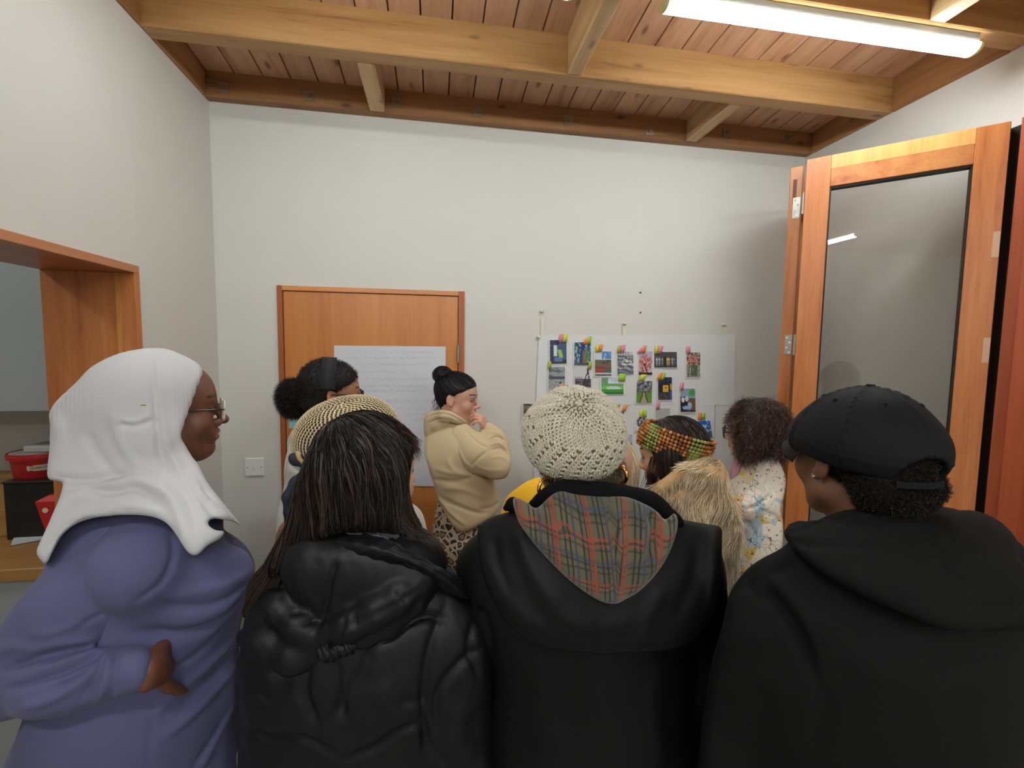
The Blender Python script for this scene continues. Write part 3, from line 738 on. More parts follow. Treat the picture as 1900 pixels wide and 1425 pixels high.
# ================================================================== PEOPLE: shared builders
def polyclip(pts, k=.012, step=2.0, n=None, smooth=True):
    """intersect with the cone of sight lines through a pixel outline (gives a volume its silhouette)"""
    p = np.array(pts, float)
    if smooth:
        m = len(p); t = np.linspace(0, m, m*5, endpoint=False); i = t.astype(int); u = (t-i)[:, None]
        a, b, c, d = p[(i-1) % m], p[i], p[(i+1) % m], p[(i+2) % m]
        p = .5*(2*b+(c-a)*u+(2*a-5*b+4*c-d)*u*u+(3*b-a-3*c+d)*u**3)
    lo = p.min(0)-40; hi = p.max(0)+40; nx, ny = ((hi-lo)/step).astype(int)+2
    gx = lo[0]+np.arange(nx)*step; gy = lo[1]+np.arange(ny)*step; GX, GY = np.meshgrid(gx, gy, indexing='ij')
    D = np.full(GX.shape, 1e9); ins = np.zeros(GX.shape, bool)
    for j in range(len(p)):
        a = p[j]; b = p[(j+1) % len(p)]; e = b-a; L = max(e@e, 1e-9)
        t = np.clip(((GX-a[0])*e[0]+(GY-a[1])*e[1])/L, 0, 1)
        D = np.minimum(D, (GX-a[0]-t*e[0])**2+(GY-a[1]-t*e[1])**2)
        cr = (a[1] > GY) != (b[1] > GY)
        with np.errstate(divide='ignore', invalid='ignore'):
            xx = a[0]+(GY-a[1])/(b[1]-a[1] if b[1] != a[1] else 1e-9)*e[0]
        ins ^= cr & (GX < xx)
    D = np.sqrt(D); D[ins] *= -1; D = D.astype(np.float32)
    def f(X, Y, Z):
        x, y, z = X-CAM[0], Y-CAM[1], Z-CAM[2]
        zz = np.maximum(AX_F[0]*x+AX_F[1]*y+AX_F[2]*z, .05)
        px = ((AX_R[0]*x+AX_R[1]*y+AX_R[2]*z)/zz*FPX+950-lo[0])/step; py = ((AX_D[0]*x+AX_D[1]*y+AX_D[2]*z)/zz*FPX+712.5-lo[1])/step
        px = np.clip(px, 0, nx-1.001); py = np.clip(py, 0, ny-1.001); ix = px.astype(np.int32); iy = py.astype(np.int32); fx = px-ix; fy = py-iy
        d = (D[ix, iy]*(1-fx)+D[ix+1, iy]*fx)*(1-fy)+(D[ix, iy+1]*(1-fx)+D[ix+1, iy+1]*fx)*fy
        return d*zz/FPX
    return dict(f=f, lo=None, hi=None, k=k, op='i')
def behind(d, k=.01):   # keep what is nearer to the camera than axis depth d
    return halfspace(CAM+AX_F*d, AX_F, k)
def xf(c, fr, s=1.0):
    fr = np.array(fr); return lambda x, y, z: np.array(c)+s*(fr.T @ np.array([x, y, z], float))
def head_sdf(c, fr, s=1.0, ears=True, male=0, neck=True, chub=0):
    W = xf(c, fr, s); L = []
    def E(p, r, k=.02, op='u', fr2=None): L.append(ell(W(*p), np.array(r)*s, fr if fr2 is None else fr2, k*s, op))
    def K(a, b, ra, rb=None, k=.02, op='u', **kw): L.append(cap(W(*a), W(*b), ra*s, None if rb is None else rb*s, k*s, op=op, **kw))
    E((0, -.014, .034), (.075, .094, .086)); E((0, .03, -.032), (.060, .058, .080), .03); E((0, .05, .03), (.062, .042, .055), .03)
    for q in (-1, 1):
        K((q*(.052+chub*.006), -.002, -.062), (q*.014, .062, -.102), .020+chub*.006, .019, .03)
        E((q*.037, .060, -.034), (.026+chub*.003, .026, .027), .022)
        E((q*.031, .099, .004), (.017, .013, .013), .014, 's')
    K((-.034, .079, .021), (.034, .079, .021), .0125, k=.014)
    K((0, .092, .008), (0, .111, -.028), .0068, .0095, .010); E((0, .111, -.031), (.011, .0115, .0095), .007)
    for q in (-1, 1): E((q*.0125, .099, -.036), (.0075, .0095, .008), .006)
    E((0, .083, -.063), (.027, .019, .022), .014)
    K((-.017, .090, -.0585), (.017, .090, -.0585), .0048, k=.006); E((0, .0985, -.057), (.011, .0065, .0055), .005)
    K((-.014, .090, -.0700), (.014, .090, -.0700), .0056, k=.006); E((0, .0975, -.0705), (.011, .0062, .0062), .005)
    K((-.022, .101, -.0640), (.022, .101, -.0640), .0016, k=.003, op='s')
    E((0, .077, -.098), (.019, .018, .016), .014)
    for q in (-1, 1):
        for a0, a1, h0 in ((-.0145, .0145, .0065),): 
            K((q*.031+a0, .0835, .003), (q*.031, .091, h0+.003), .0032, k=.003); K((q*.031, .091, h0+.003), (q*.031+a1, .0835, .003), .0032, k=.003)
            K((q*.031+a0, .083, .0), (q*.031, .089, -.0065), .0028, k=.003); K((q*.031, .089, -.0065), (q*.031+a1, .083, .0), .0028, k=.003)
    if ears:
        for q in (-1, 1):
            f2 = frame(fr[1]*.95+q*fr[0]*-.32, fr[2]*1.0-fr[1]*.15)
            E((q*.0765, -.014, -.006), (.0085, .0185, .031), .006, fr2=f2)
            E((q*.088, -.010, -.002), (.0075, .0105, .018), .004, 's', fr2=f2)
            K((q*.079, -.002, -.026), (q*.077, -.004, -.036), .0055, .005, .006)
    if neck: K((0, -.025, -.055), (0, -.046, -.185), .052, .060, .03, flat=fr[0], q=.95)
    return L
def head_colors(V, c, fr, s, skin, lips=None, brow=(30, 22, 18), blush=.10, lid=None):
    L = (V-np.array(c)) @ np.array(fr).T/s; x, y, z = np.abs(L[:, 0]), L[:, 1], L[:, 2]
    C = np.tile(np.array(lin(skin)[:3]), (len(V), 1)); lc = np.array(lin(lips or tuple(np.array(skin)*[.86, .62, .60]))[:3])
    def mixin(m, c2): 
        nonlocal C; m = np.clip(m, 0, 1)[:, None]; C = C*(1-m)+np.array(c2)*m
    ms = (1-np.clip((x/.025)**2+((z+.0645)/.0125)**2, 0, 2))*3*(y > .082); mixin(ms, lc)
    b = np.array(lin(brow)[:3]); arc = .0245+.006*np.sin(np.clip((x-.012)/.042, 0, 1)*2.4)
    mixin((1-np.abs(z-arc)/.0042)*2*((x > .011) & (x < .055) & (y > .058))*.85, b)
    e = (1-((x-.031)/.021)**2-((z-.003)/.0135)**2)*(y > .06); mixin(e*.45, np.array(lin(skin)[:3])*.55)
    ring = (1-np.abs(((x-.031)/.0165)**2+((z-.0015)/.0085)**2-1)*2.2)*(y > .07); mixin(ring*.75, b)
    mixin((1-((x-.042)**2+(z+.035)**2)/.0006)*blush*3*(y > .03), np.array(lin(tuple(np.minimum(255, np.array(skin)*[1.05, .8, .78])))[:3]))
    mixin(((x > .068) & (np.abs(z) < .04) & (np.abs(y+.01) < .03))*.25, np.array(lin(skin)[:3])*[1.1, .7, .6])
    C *= (1+.06*nz3(V, 60, 3))[:, None]
    return C
def eyes(c, fr, s, par, iris=(60, 40, 26)):
    W = xf(c, fr, s)
    for q in (-1, 1):
        ce = W(q*.031, .0785, .0005); n1, n2 = 14, 10; r = .0118*s
        th = np.linspace(0, np.pi, n2); ph = np.linspace(0, 2*np.pi, n1, endpoint=False)
        D = np.array([[math.sin(t)*math.cos(p), math.cos(t), math.sin(t)*math.sin(p)] for t in th for p in ph])
        V = ce+(D*r) @ np.array(fr); C = np.where((D[:, 1:2] > .93), lin((12, 10, 8))[0:3], np.where(D[:, 1:2] > .80, lin(iris)[:3], lin((215, 205, 198))[:3]))
        i = np.arange(n1); j = (i+1) % n1
        Q = np.vstack([np.stack([k*n1+i, (k+1)*n1+i, (k+1)*n1+j, k*n1+j], 1) for k in range(n2-1)])
        npmesh('eye', V, Q, vcol('eye_surface', .12), par, col=C)
def hand_sdf(w, f, n, side, s=1.0, curl=(.5, .6, .7, .7), thumb=.4, spread=.10, fl=1.0, fore=None):
    """w wrist, f along the fingers, n out of the palm, side +1/-1 thumb direction"""
    f = nrm(f); n = np.array(n, float); n = nrm(n-f*(n@f)); l = np.cross(f, n)*side; L = []; w = np.array(w, float)
    A = lambda a, b, c: w+s*(l*a+f*b+n*c)
    for x0, x1 in ((.026, .029), (.009, .010), (-.009, -.010), (-.025, -.028)):
        L.append(cap(A(x0*.6, -.01, 0), A(x1, .078, 0), .0165*s, .0125*s, .012*s))
    L.append(cap(A(.018, .01, .006), A(.026, .05, .006), .018*s, .014*s, .012*s))
    bases = ((.029, .080, .070, .0092), (.010, .084, .078, .0094), (-.0095, .081, .072, .0088), (-.028, .073, .056, .0078))
    for i, (bx, by, ln, r) in enumerate(bases):
        ang = 0; p = A(bx, by, 0); sp = (1.5-i)*spread*.6; d0 = f*math.cos(sp)+l*math.sin(sp)
        for j, (fr_, rr) in enumerate(((.45, 1), (.30, .93), (.25, .84))):
            ang += curl[i]*(.9 if j == 0 else 1.05 if j == 1 else .7); d = d0*math.cos(ang)+n*math.sin(ang); q = p+d*ln*fr_*s*fl
            L.append(cap(p, q, r*rr*s, r*rr*.93*s, .0035*s)); p = q
    p = A(.028, .022, .008); d = nrm(l*.75+f*.62+n*(.15+thumb*.4))
    for j, (ln, r) in enumerate(((.040, .0125), (.032, .0108), (.024, .0096))):
        q = p+d*ln*s; L.append(cap(p, q, r*s, r*.94*s, .006*s)); p = q; d = nrm(d+n*thumb*.45-l*thumb*.35+f*.25)
    if fore is None: L.append(cap(A(0, -.045, 0), A(0, 0, 0), .024*s, .024*s, .015*s, flat=n, q=.78))
    else: L.append(cap(w+nrm(fore)*.05, w+f*.008, .023*s, .024*s, .02*s))
    return L
def person(label, head, hdir, bdir, s=1.0, pitch=0, roll=0, skin=(190, 140, 115), sw=.175, hip=.155, depth=.115, fh=.004, lips=None, blush=.1,
           brow=(30, 22, 18), trousers=(40, 42, 50), shoes=(30, 28, 26), arms=None, lean=0, has_eyes=True, ears=True, height=None, base=None, hands=None, chub=0, tmat=None):
    head = np.array(head, float); hd = np.array([hdir[0], hdir[1], 0]); hd = nrm(hd); fr = frame(hd*math.cos(pitch)+np.array([0, 0, 1])*math.sin(pitch), roll=roll)
    b = nrm([bdir[0], bdir[1], 0]); r = np.array([b[1], -b[0], 0]); U = np.array([0, 0, 1.]); H = head[2]+.12*s
    neck = head-U*.175*s-b*.02; base = np.array([neck[0], neck[1], 0])-b*(.03+lean) if base is None else np.array([base[0], base[1], 0.])
    root = thing('person', (base[0], base[1], 0), label, 'person')
    J = dict(head=head, fr=fr, s=s, b=b, r=r, U=U, H=H, neck=neck, root=root, base=base, skin=skin)
    sh = neck[2]-.045; J['chest'] = np.array([neck[0], neck[1], 0])-b*.02+U*(sh-.10)
    J['pel'] = base+U*(H*.535); J['waist'] = (J['chest']*.45+J['pel']*.55)
    for q, nme in ((-1, 'L'), (1, 'R')):
        J['sh'+nme] = np.array([neck[0], neck[1], 0])-b*.015+U*sh+r*q*sw
        J['el'+nme] = J['sh'+nme]+r*q*.045-U*.285-b*.02; J['wr'+nme] = J['el'+nme]-U*.235+b*.06-r*q*.01
        J['hip'+nme] = J['pel']+r*q*.085-U*.03; J['kn'+nme] = base+r*q*.085+U*(H*.285)+b*.015; J['an'+nme] = base+r*q*.085+U*.085-b*.02
    if arms: J.update(arms)
    J['hipw'], J['depth'], J['sw'] = hip, depth, sw
    V1, Q1 = body_mesh(head_sdf(head, fr, s, chub=chub, ears=ears), fh, 1, .4); C1 = head_colors(V1, head, fr, s, skin, lips, brow, blush)
    # trunk and limbs under the clothes
    S = [cap(neck+U*.05, J['chest'], .048, .07, .04), cap(J['chest']-r*(sw-.09), J['chest']+r*(sw-.08), .06, k=.05, flat=b, q=.9),
         cap(J['chest'], J['pel'], .095, .10, .05, flat=b, q=.72), cap(J['hipL'], J['hipR'], .075, k=.05)]
    for n_ in 'LR':
        S += [cap(J['sh'+n_], J['el'+n_], .034, .029, .02), cap(J['el'+n_], J['wr'+n_], .029, .022, .02)]
        S += [cap(J['hip'+n_], J['kn'+n_], .078, .052, .03), cap(J['kn'+n_], J['an'+n_], .05, .034, .02), cap(J['an'+n_], J['an'+n_]+b*.14-U*.045, .033, .03, .02)]
    V2, Q2 = body_mesh(S, .016, 1); parts = [(V1, Q1), (V2, Q2)]; Cs = [C1, np.tile(np.array(lin(skin)[:3]), (len(V2), 1))]
    for n_, q in (('L', 1), ('R', -1)):
        hd_ = (hands or {}).get(n_)
        if hd_ is None:
            f = nrm(J['wr'+n_]-J['el'+n_]); hs = hand_sdf(J['wr'+n_]+f*.02, f, -r*(-q), 1 if n_ == 'L' else -1, s*.92); hh = .0045
        else: hs = hand_sdf(**hd_); hh = .0026
        Vh, Qh = body_mesh(hs, hh, 1, .4); parts.append((Vh, Qh)); Cs.append(np.tile(np.array(lin(skin)[:3])*[1.05, .98, .95], (len(Vh), 1))*(1+.08*nz3(Vh, 90, 2))[:, None])
    V, Q = merge(*parts); C = np.vstack(Cs)
    J['body'] = npmesh('body', V, Q, vcol('skin_surface', .48, bscale=350, bstr=.12, bdist=.0005, sub=.08), root, col=C)
    if has_eyes: eyes(head, fr, s, root)
    # trousers and shoes
    T = [cap(J['hipL']+U*.06, J['hipR']+U*.06, hip*.52, k=.05), cap(J['pel']+U*.13, J['pel']-U*.04, hip*.70, hip*.80, .05, flat=b, q=min(1, depth/hip*1.1))]
    for n_ in 'LR': T += [cap(J['hip'+n_], J['kn'+n_], hip*.50, .066, .03), cap(J['kn'+n_], J['an'+n_]-U*.005, .068, .058, .02)]
    V, Q = body_mesh(T, .014, 2); npmesh('trousers', V, Q, tmat or plain('trouser_cloth_%d_%d_%d' % trousers, trousers, .85, bscale=300, bstr=.15), root)
    for n_ in 'LR':
        a = J['an'+n_]; S = [cap(a+U*.0-b*.02, a-U*.045-b*.015, .045, .040, .02), cap(a-U*.045-b*.02, a+b*.15-U*.05, .037, .033, .02, flat=U, q=.95), halfspace([0, 0, .0], [0, 0, -1], .004)]
        V, Q = body_mesh(S, .009, 1); npmesh('shoe', V, Q, plain('shoe_leather_%d' % shoes[0], shoes, .5), root)
    return J
def garment(name, J, S, h, mat, lines=None, disp=None, it=1, lam=.5, col=None, n=18, parent=None):
    V, Q = body_mesh(S, h, it, lam)
    if lines: V = creases(V, Q, lines, n=n)
    if disp is not None: V = V+normals(V, Q)*disp(V)[:, None]
    o = npmesh(name, V, Q, mat, parent or J['root'], col=col(V) if callable(col) else None)
    return o, V, Q
def comb(V, Q, n, step, m, field, off=(.001, .006), tree=None, mask=None, jitter=.12, release=None):
    """strands that lie on a surface and follow field(p) projected on it"""
    tree = tree or bvh(V, Q); p0, n0 = sample_surface(V, Q, n, mask); out = np.zeros((n, m, 3)); of = RNG.uniform(off[0], off[1], n)
    jit = RNG.normal(size=(n, 3))*jitter
    D = field(p0)
    for i in range(n):
        p = p0[i]; nn = n0[i]; o = of[i]; pts = [p+nn*o]
        for k in range(m-1):
            d = field(p[None])[0]+jit[i]; d = d-nn*(d@nn); L = np.linalg.norm(d)
            d = d/(L+1e-9); q = p+d*step
            hit = tree.find_nearest(Vector(q))
            if hit[0] is not None: p = np.array(hit[0]); nn = np.array(hit[1])
            pts.append(p+nn*o)
        out[i] = pts
    return out
def hairmesh(name, J, paths, w, base, var=.25, mat=None, tip=None, parent=None, face=None, hue=None):
    n, m, _ = paths.shape; k = (1+RNG.normal(size=(n, 1))*var).clip(.25, 2.2); c = np.array(lin(base)[:3])[None]*k
    if hue is not None: mk = (RNG.random((n, 1)) < hue[1]); c = np.where(mk, np.array(lin(hue[0])[:3])[None]*k, c)
    c = np.repeat(c[:, None], m, 1)
    if tip is not None: t = np.linspace(0, 1, m)[None, :, None]**1.5; c = c*(1-t)+np.array(lin(tip)[:3])*k[:, None]*t
    V, Q, C = ribbons(paths, RNG.uniform(.7, 1.3, n)*w, c, face); return npmesh(name, V, Q, mat or vcol('hair_strands', .42, spec=.32), parent or J['root'], col=C)
def curls(pts, nn, L, m, rad, turns, droop, spread=.5):
    n = len(pts); d = nrm2(nn+RNG.normal(size=(n, 3))*spread); t = np.linspace(0, 1, m)[None, :, None]
    ln = (L*RNG.uniform(.6, 1.25, n))[:, None, None]; base = pts[:, None]+d[:, None]*ln*t; base[..., 2] -= droop*(t[..., 0]**2)*ln[..., 0]
    u = nrm2(np.cross(d, RNG.normal(size=(n, 3)))); v = np.cross(d, u); ph = RNG.uniform(0, 6.28, (n, 1, 1)); a = ph+t*turns*6.28*RNG.uniform(.7, 1.3, (n, 1, 1))
    return base+rad*(np.cos(a)*u[:, None]+np.sin(a)*v[:, None])*np.minimum(1, t*4)
def nrm2(a): return a/(np.linalg.norm(a, axis=-1, keepdims=True)+1e-9)
def blob_template():
    V = [(0, 0, -1)]+[(math.cos(a)*r, math.sin(a)*r, z) for z, r in ((-.62, .78), (0, 1), (.62, .78)) for a in np.linspace(0, 2*np.pi, 6, endpoint=False)]+[(0, 0, 1)]
    F = [(0, 1+(i+1) % 6, 1+i) for i in range(6)]
    for k in range(2):
        for i in range(6):
            a, b, c, d = 1+k*6+i, 1+k*6+(i+1) % 6, 7+k*6+(i+1) % 6, 7+k*6+i; F += [(a, b, c), (a, c, d)]
    F += [(19, 13+i, 13+(i+1) % 6) for i in range(6)]
    return np.array(V, float), np.array(F)
BT = blob_template()
def blobs(name, par, C, A, N, size, mat, col):
    """instanced stitches: centre C, long axis A, normal N, size (n,3)=(half width, half thickness, half length)"""
    A = nrm2(A); N = nrm2(N-A*(N*A).sum(1, keepdims=True)); B = np.cross(A, N); Vt, Ft = BT; size = np.broadcast_to(size, (len(C), 3))
    V = C[:, None]+Vt[None, :, 0, None]*B[:, None]*size[:, None, 0:1]+Vt[None, :, 1, None]*N[:, None]*size[:, None, 1:2]+Vt[None, :, 2, None]*A[:, None]*size[:, None, 2:3]
    F = (Ft[None]+(np.arange(len(C))*len(Vt))[:, None, None]).reshape(-1, 3)
    return npmesh(name, V.reshape(-1, 3), F[:, ::-1], mat, par, col=np.repeat(col, len(Vt), 0))
def torus(name, par, c, ax, R, r, mat, n=28, k=8, squash=1, a0=0, a1=6.2832, up=None):
    ax = nrm(ax); u = nrm(np.cross(ax, up if up is not None else [0, 0, 1.0])); v = np.cross(ax, u); th = np.linspace(a0, a1, n, endpoint=(a1-a0 < 6.28))
    pts = np.array(c)+R*(np.cos(th)[:, None]*u+squash*np.sin(th)[:, None]*v)
    return MB().tube(pts, r, k, closed=(a1-a0 >= 6.28)).build(name, mat, par, smooth=True)
def glasses(J, rim, rr=.0016, R=.022, lens=None, y=.108, round_=True, z=-.002, temple=None, sq=.85):
    W = xf(J['head'], J['fr'], J['s']); fr = J['fr']; g = thing('glasses', W(0, y, z), parent=J['root'])
    for k in ('label', 'category'):
        if k in g: del g[k]
    ax = fr[1]
    for q in (-1, 1):
        c = W(q*.0325, y-.003, z); th = np.linspace(0, 2*np.pi, 30, endpoint=False); e = 1.0 if round_ else .55
        cx = np.sign(np.cos(th))*np.abs(np.cos(th))**e; cz = np.sign(np.sin(th))*np.abs(np.sin(th))**e
        pts = c+J['s']*R*(cx[:, None]*fr[0]+cz[:, None]*sq*fr[2])
        MB().tube(pts, rr*J['s'], 8, closed=True).build('lens_rim', rim, g, smooth=True)
        m = MB(); m.raw(np.vstack([pts, pts-fr[1]*.0015]), [list(range(30)), list(range(30, 60))[::-1]]); m.build('lens', lens, g)
        a, b_, c_ = W(q*(.0325+R), y-.004, z+.004), W(q*.076, y-.022, z+.006), W(q*.082, -.01, z+.004)
        MB().tube([a, (a+b_)/2+fr[1]*.004, b_, c_, W(q*.08, -.03, z-.012)], rr*1.15*J['s'], 8).build('temple', temple or rim, g, smooth=True)
    MB().tube([W(-.011, y-.001, z+.004), W(0, y+.003, z+.007), W(.011, y-.001, z+.004)], rr*J['s'], 8).build('bridge', rim, g, smooth=True)
    return g
LENS, nt, b = newmat('spectacle_lens'); nt.nodes.remove(b)
tr = nt.nodes.new('ShaderNodeBsdfTransparent'); tr.inputs[0].default_value = (.92, .94, .94, 1); gl = nt.nodes.new('ShaderNodeBsdfGlossy'); gl.inputs['Roughness'].default_value = .02
mx = nt.nodes.new('ShaderNodeMixShader'); mx.inputs[0].default_value = .08
nt.links.new(tr.outputs[0], mx.inputs[1]); nt.links.new(gl.outputs[0], mx.inputs[2]); nt.links.new(mx.outputs[0], nt.nodes['Material Output'].inputs[0])
def upper_prims(J, inf=.02, arm=(.062, .05, .042), hem=None, bust=0, belly=0):
    b, r, U = J['b'], J['r'], J['U']; hem = J['pel']-U*.04 if hem is None else hem; sw, dp, hip = J['sw'], J['depth'], J['hipw']
    S = [cap(J['shL']+U*(.01)-r*-.02, J['shR']+U*.01-r*.02, .062+inf*.6, k=.05), cap(J['neck']-U*.01, J['chest']+U*.04, .062+inf, .10, .06),
         cap(J['chest'], J['waist'], sw*.86+inf, hip*.92+inf, .06, flat=b, q=dp/sw*.98), cap(J['waist'], hem, hip*.95+inf, hip*1.05+inf, .06, flat=b, q=min(1, dp/hip*1.05))]
    if bust:
        for q in (-1, 1): S.append(ell(J['chest']+b*(dp*.8)+r*q*.07-U*.02, (bust,)*3, None, .05))
    if belly: S.append(ell(J['waist']+b*dp*.45-U*.02, (hip, belly, .14), np.array([r, b, U]), .06))
    for n_ in 'LR': S += [cap(J['sh'+n_], J['el'+n_], arm[0]+inf*.5, arm[1]+inf*.5, .035), cap(J['el'+n_], J['wr'+n_], arm[1]+inf*.4, arm[2], .02)]
    return S
# ================================================================== PERSON: white headscarf, blue dress (left foreground)
def hd(deg): a = math.radians(deg); return (math.sin(a), math.cos(a))     # heading clockwise from +Y
def dirv(deg): return np.array([*hd(deg), 0.0])
UZ = np.array([0, 0, 1.0])
def h_hijab():
    head = P(307, 757, 1.0); b = dirv(66)
    arms = dict(shR=P(262, 1050, .90), elR=P(-2, 1262, .90), wrR=P(215, 1262, .84), shL=P(330, 1040, 1.17), elL=P(300, 1300, 1.30), wrL=P(360, 1330, 1.2))
    J = person('person in profile in a white headscarf, glasses and blue-purple dress, hand on hip', head, hd(63), hd(66), s=.97, pitch=-.04, skin=(112, 70, 50),
               sw=.18, hip=.19, depth=.19, fh=.0028, lips=(150, 82, 84), blush=.08, brow=(34, 22, 18), trousers=(60, 62, 92), arms=arms, chub=1.4, ears=False, base=P(250, 1480, 1.06),
               hands=dict(R=dict(w=P(278, 1244, .862), f=AX_F*.95-AX_R*.22+AX_D*.06, n=AX_R, side=1, s=.98, curl=(0, 0, 0, 0), thumb=.05, fore=-AX_R)))
    root = J['root']
    DRESS = plain('blue_purple_jersey', (88, 89, 126), .85, bscale=500, bstr=.2, bdist=.0006, sheen=.08)
    # dress (body, skirt)
    S = [ell(P(300, 1110, 1.05), (.19, .185, .17), frame(b), .06), ell(P(385, 1085, .98), (.07, .095, .085), frame(b), .05), ell(P(385, 1085, 1.10), (.07, .095, .085), frame(b), .05),
         ell(P(265, 1290, 1.04), (.19, .20, .19), frame(b), .08), ell(P(235, 1440, 1.06), (.21, .245, .22), frame(b), .08), cap(P(235, 1470, 1.06), P(240, 1980, 1.08), .215, .26, .08),
         cap(J['neck']-UZ*.0, J['neck']-UZ*.08, .06, .12, .05), cap(J['shR'], J['shL'], .085, k=.05)]
    clip = [(60, 2600), (20, 1900), (-5, 1560), (5, 1430), (40, 1330), (75, 1200), (84, 1020), (145, 950), (300, 935), (400, 935), (447, 968), (473, 1030), (476, 1055), (466, 1085), (452, 1140), (446, 1220), (444, 1330), (452, 1425), (470, 1600), (480, 1900), (470, 2600)]
    S.append(polyclip(clip, .02))
    for q in 'L': S += []
    fold = [([(470, 1075), (420, 1115), (350, 1130), (290, 1120)], -.010, .012), ([(466, 1092), (420, 1150), (340, 1180), (250, 1175)], -.018, .016), ([(470, 1060), (400, 1090), (330, 1103)], .006, .010),
            ([(440, 1180), (380, 1240), (320, 1290), (280, 1330)], .008, .011), ([(446, 1225), (400, 1280), (350, 1330), (300, 1370)], .008, .011), ([(442, 1205), (385, 1265), (330, 1315)], -.007, .008), ([(446, 1280), (420, 1330), (385, 1400), (370, 1424)], .007, .012),
            ([(430, 1150), (370, 1210), (310, 1250)], -.006, .009), ([(318, 985), (322, 1030), (300, 1080), (255, 1115)], -.006, .007), ([(440, 1290), (400, 1360), (360, 1424)], -.005, .009), ([(290, 1290), (280, 1350), (276, 1420)], -.003, .006)]
    garment('dress', J, S, .0065, DRESS, fold)
    # near sleeve
    S = [cap(P(235, 1045, .945), P(150, 1120, .91), .090, .080, .05), cap(P(160, 1050, .96), P(270, 1030, .96), .085, .085, .06), cap(P(118, 1040, .98), P(190, 995, .98), .070, .075, .05), cap(P(150, 1120, .90), P(15, 1255, .905), .080, .066, .05), cap(P(15, 1255, .905), P(120, 1265, .86), .062, .058, .05), cap(P(120, 1262, .86), P(262, 1236, .862), .058, .042, .04)]
    S.append(polyclip([(78, 1062), (90, 1012), (135, 962), (225, 938), (300, 955), (323, 1005), (320, 1060), (300, 1110), (262, 1148), (235, 1175), (185, 1195), (215, 1192), (262, 1196), (284, 1215), (278, 1262), (262, 1290), (200, 1312), (120, 1330), (0, 1350), (-80, 1362), (-120, 1300), (-90, 1210), (-20, 1158), (20, 1125)], .018))
    fold = [([(185, 1196), (130, 1205), (60, 1225), (10, 1245)], -.013, .006), ([(190, 1205), (140, 1238), (70, 1264), (10, 1280)], -.011, .006), ([(186, 1202), (135, 1222), (65, 1246)], .006, .006), ([(192, 1212), (165, 1250), (110, 1290), (40, 1315)], .009, .008), ([(190, 1218), (180, 1250), (150, 1300)], -.011, .005), ([(188, 1210), (155, 1248), (100, 1280)], -.010, .005), ([(205, 1215), (200, 1260), (180, 1308)], .008, .006), ([(215, 1208), (214, 1255), (200, 1300)], -.006, .005), ([(150, 1150), (110, 1170), (60, 1180)], .005, .009), ([(240, 1120), (190, 1140), (150, 1160)], -.004, .007),
            ([(180, 1190), (120, 1190), (50, 1205)], .008, .011), ([(100, 1060), (150, 1035), (210, 1030)], .004, .008), ([(60, 1200), (20, 1200), (-30, 1220)], .006, .012), ([(250, 1150), (215, 1180), (185, 1195)], -.008, .010), ([(300, 1000), (305, 1040), (285, 1085)], -.004, .008)]
    garment('sleeve', J, S, .005, DRESS, fold)
    S = [cap(J['shL'], J['elL'], .085, .07, .05), cap(J['elL'], J['wrL'], .065, .045, .03)]; garment('sleeve', J, S, .010, DRESS)
    # headscarf
    SCARF = plain('white_crepe_scarf', (196, 194, 195), .8, bscale=420, bstr=.35, bdist=.0008, sheen=.2)
    fr = J['fr']; W = xf(head, fr, .97)
    S = [ell(W(0, -.018, .036), (.100, .126, .110), fr, .05), ell(P(205, 775, 1.01), (.115, .13, .115), frame(b), .07), ell(P(165, 830, 1.02), (.10, .075, .08), frame(b), .05), cap(W(0, .02, -.09), P(340, 930, 1.02), .085, .09, .05), cap(W(-.042, -.01, -.05), W(.042, -.01, -.05), .066, k=.04), cap(W(-.045, .01, -.07), P(335, 905, .955), .050, .05, .04),
         cap(P(230, 860, 1.02), P(300, 900, 1.02), .13, .12, .06), cap(P(215, 930, 1.02), P(160, 985, 1.04), .15, .15, .05), cap(P(280, 990, .98), P(170, 1000, .98), .14, .15, .06), ell(P(360, 970, 1.0), (.15, .13, .12), frame(b), .06), cap(P(330, 960, .92), P(375, 1005, .88), .06, .05, .04),
         cap(P(390, 925, 1.06), P(420, 960, 1.08), .07, .07, .04), ell(P(110, 990, 1.02), (.11, .06, .11), frame(b), .05)]
    S.append(polyclip([(288, 646), (330, 655), (374, 683), (364, 722), (350, 762), (336, 806), (345, 828), (357, 848), (368, 862), (385, 895), (412, 930), (436, 960), (448, 976), (430, 968), (395, 962), (385, 972), (400, 984), (416, 986), (408, 1000), (385, 1012), (366, 1030), (348, 1024), (322, 985), (300, 965), (262, 956), (200, 957), (150, 968), (118, 990), (100, 1020), (86, 1047), (77, 1040), (68, 1022), (84, 985), (108, 930), (117, 896), (104, 892), (88, 884), (92, 830), (94, 790), (92, 768), (105, 745), (140, 712), (172, 680), (225, 655)], .009, smooth=True))
    S.append(ell(W(0, .105, -.012), (.068, .085, .125), fr, .01, 's'))
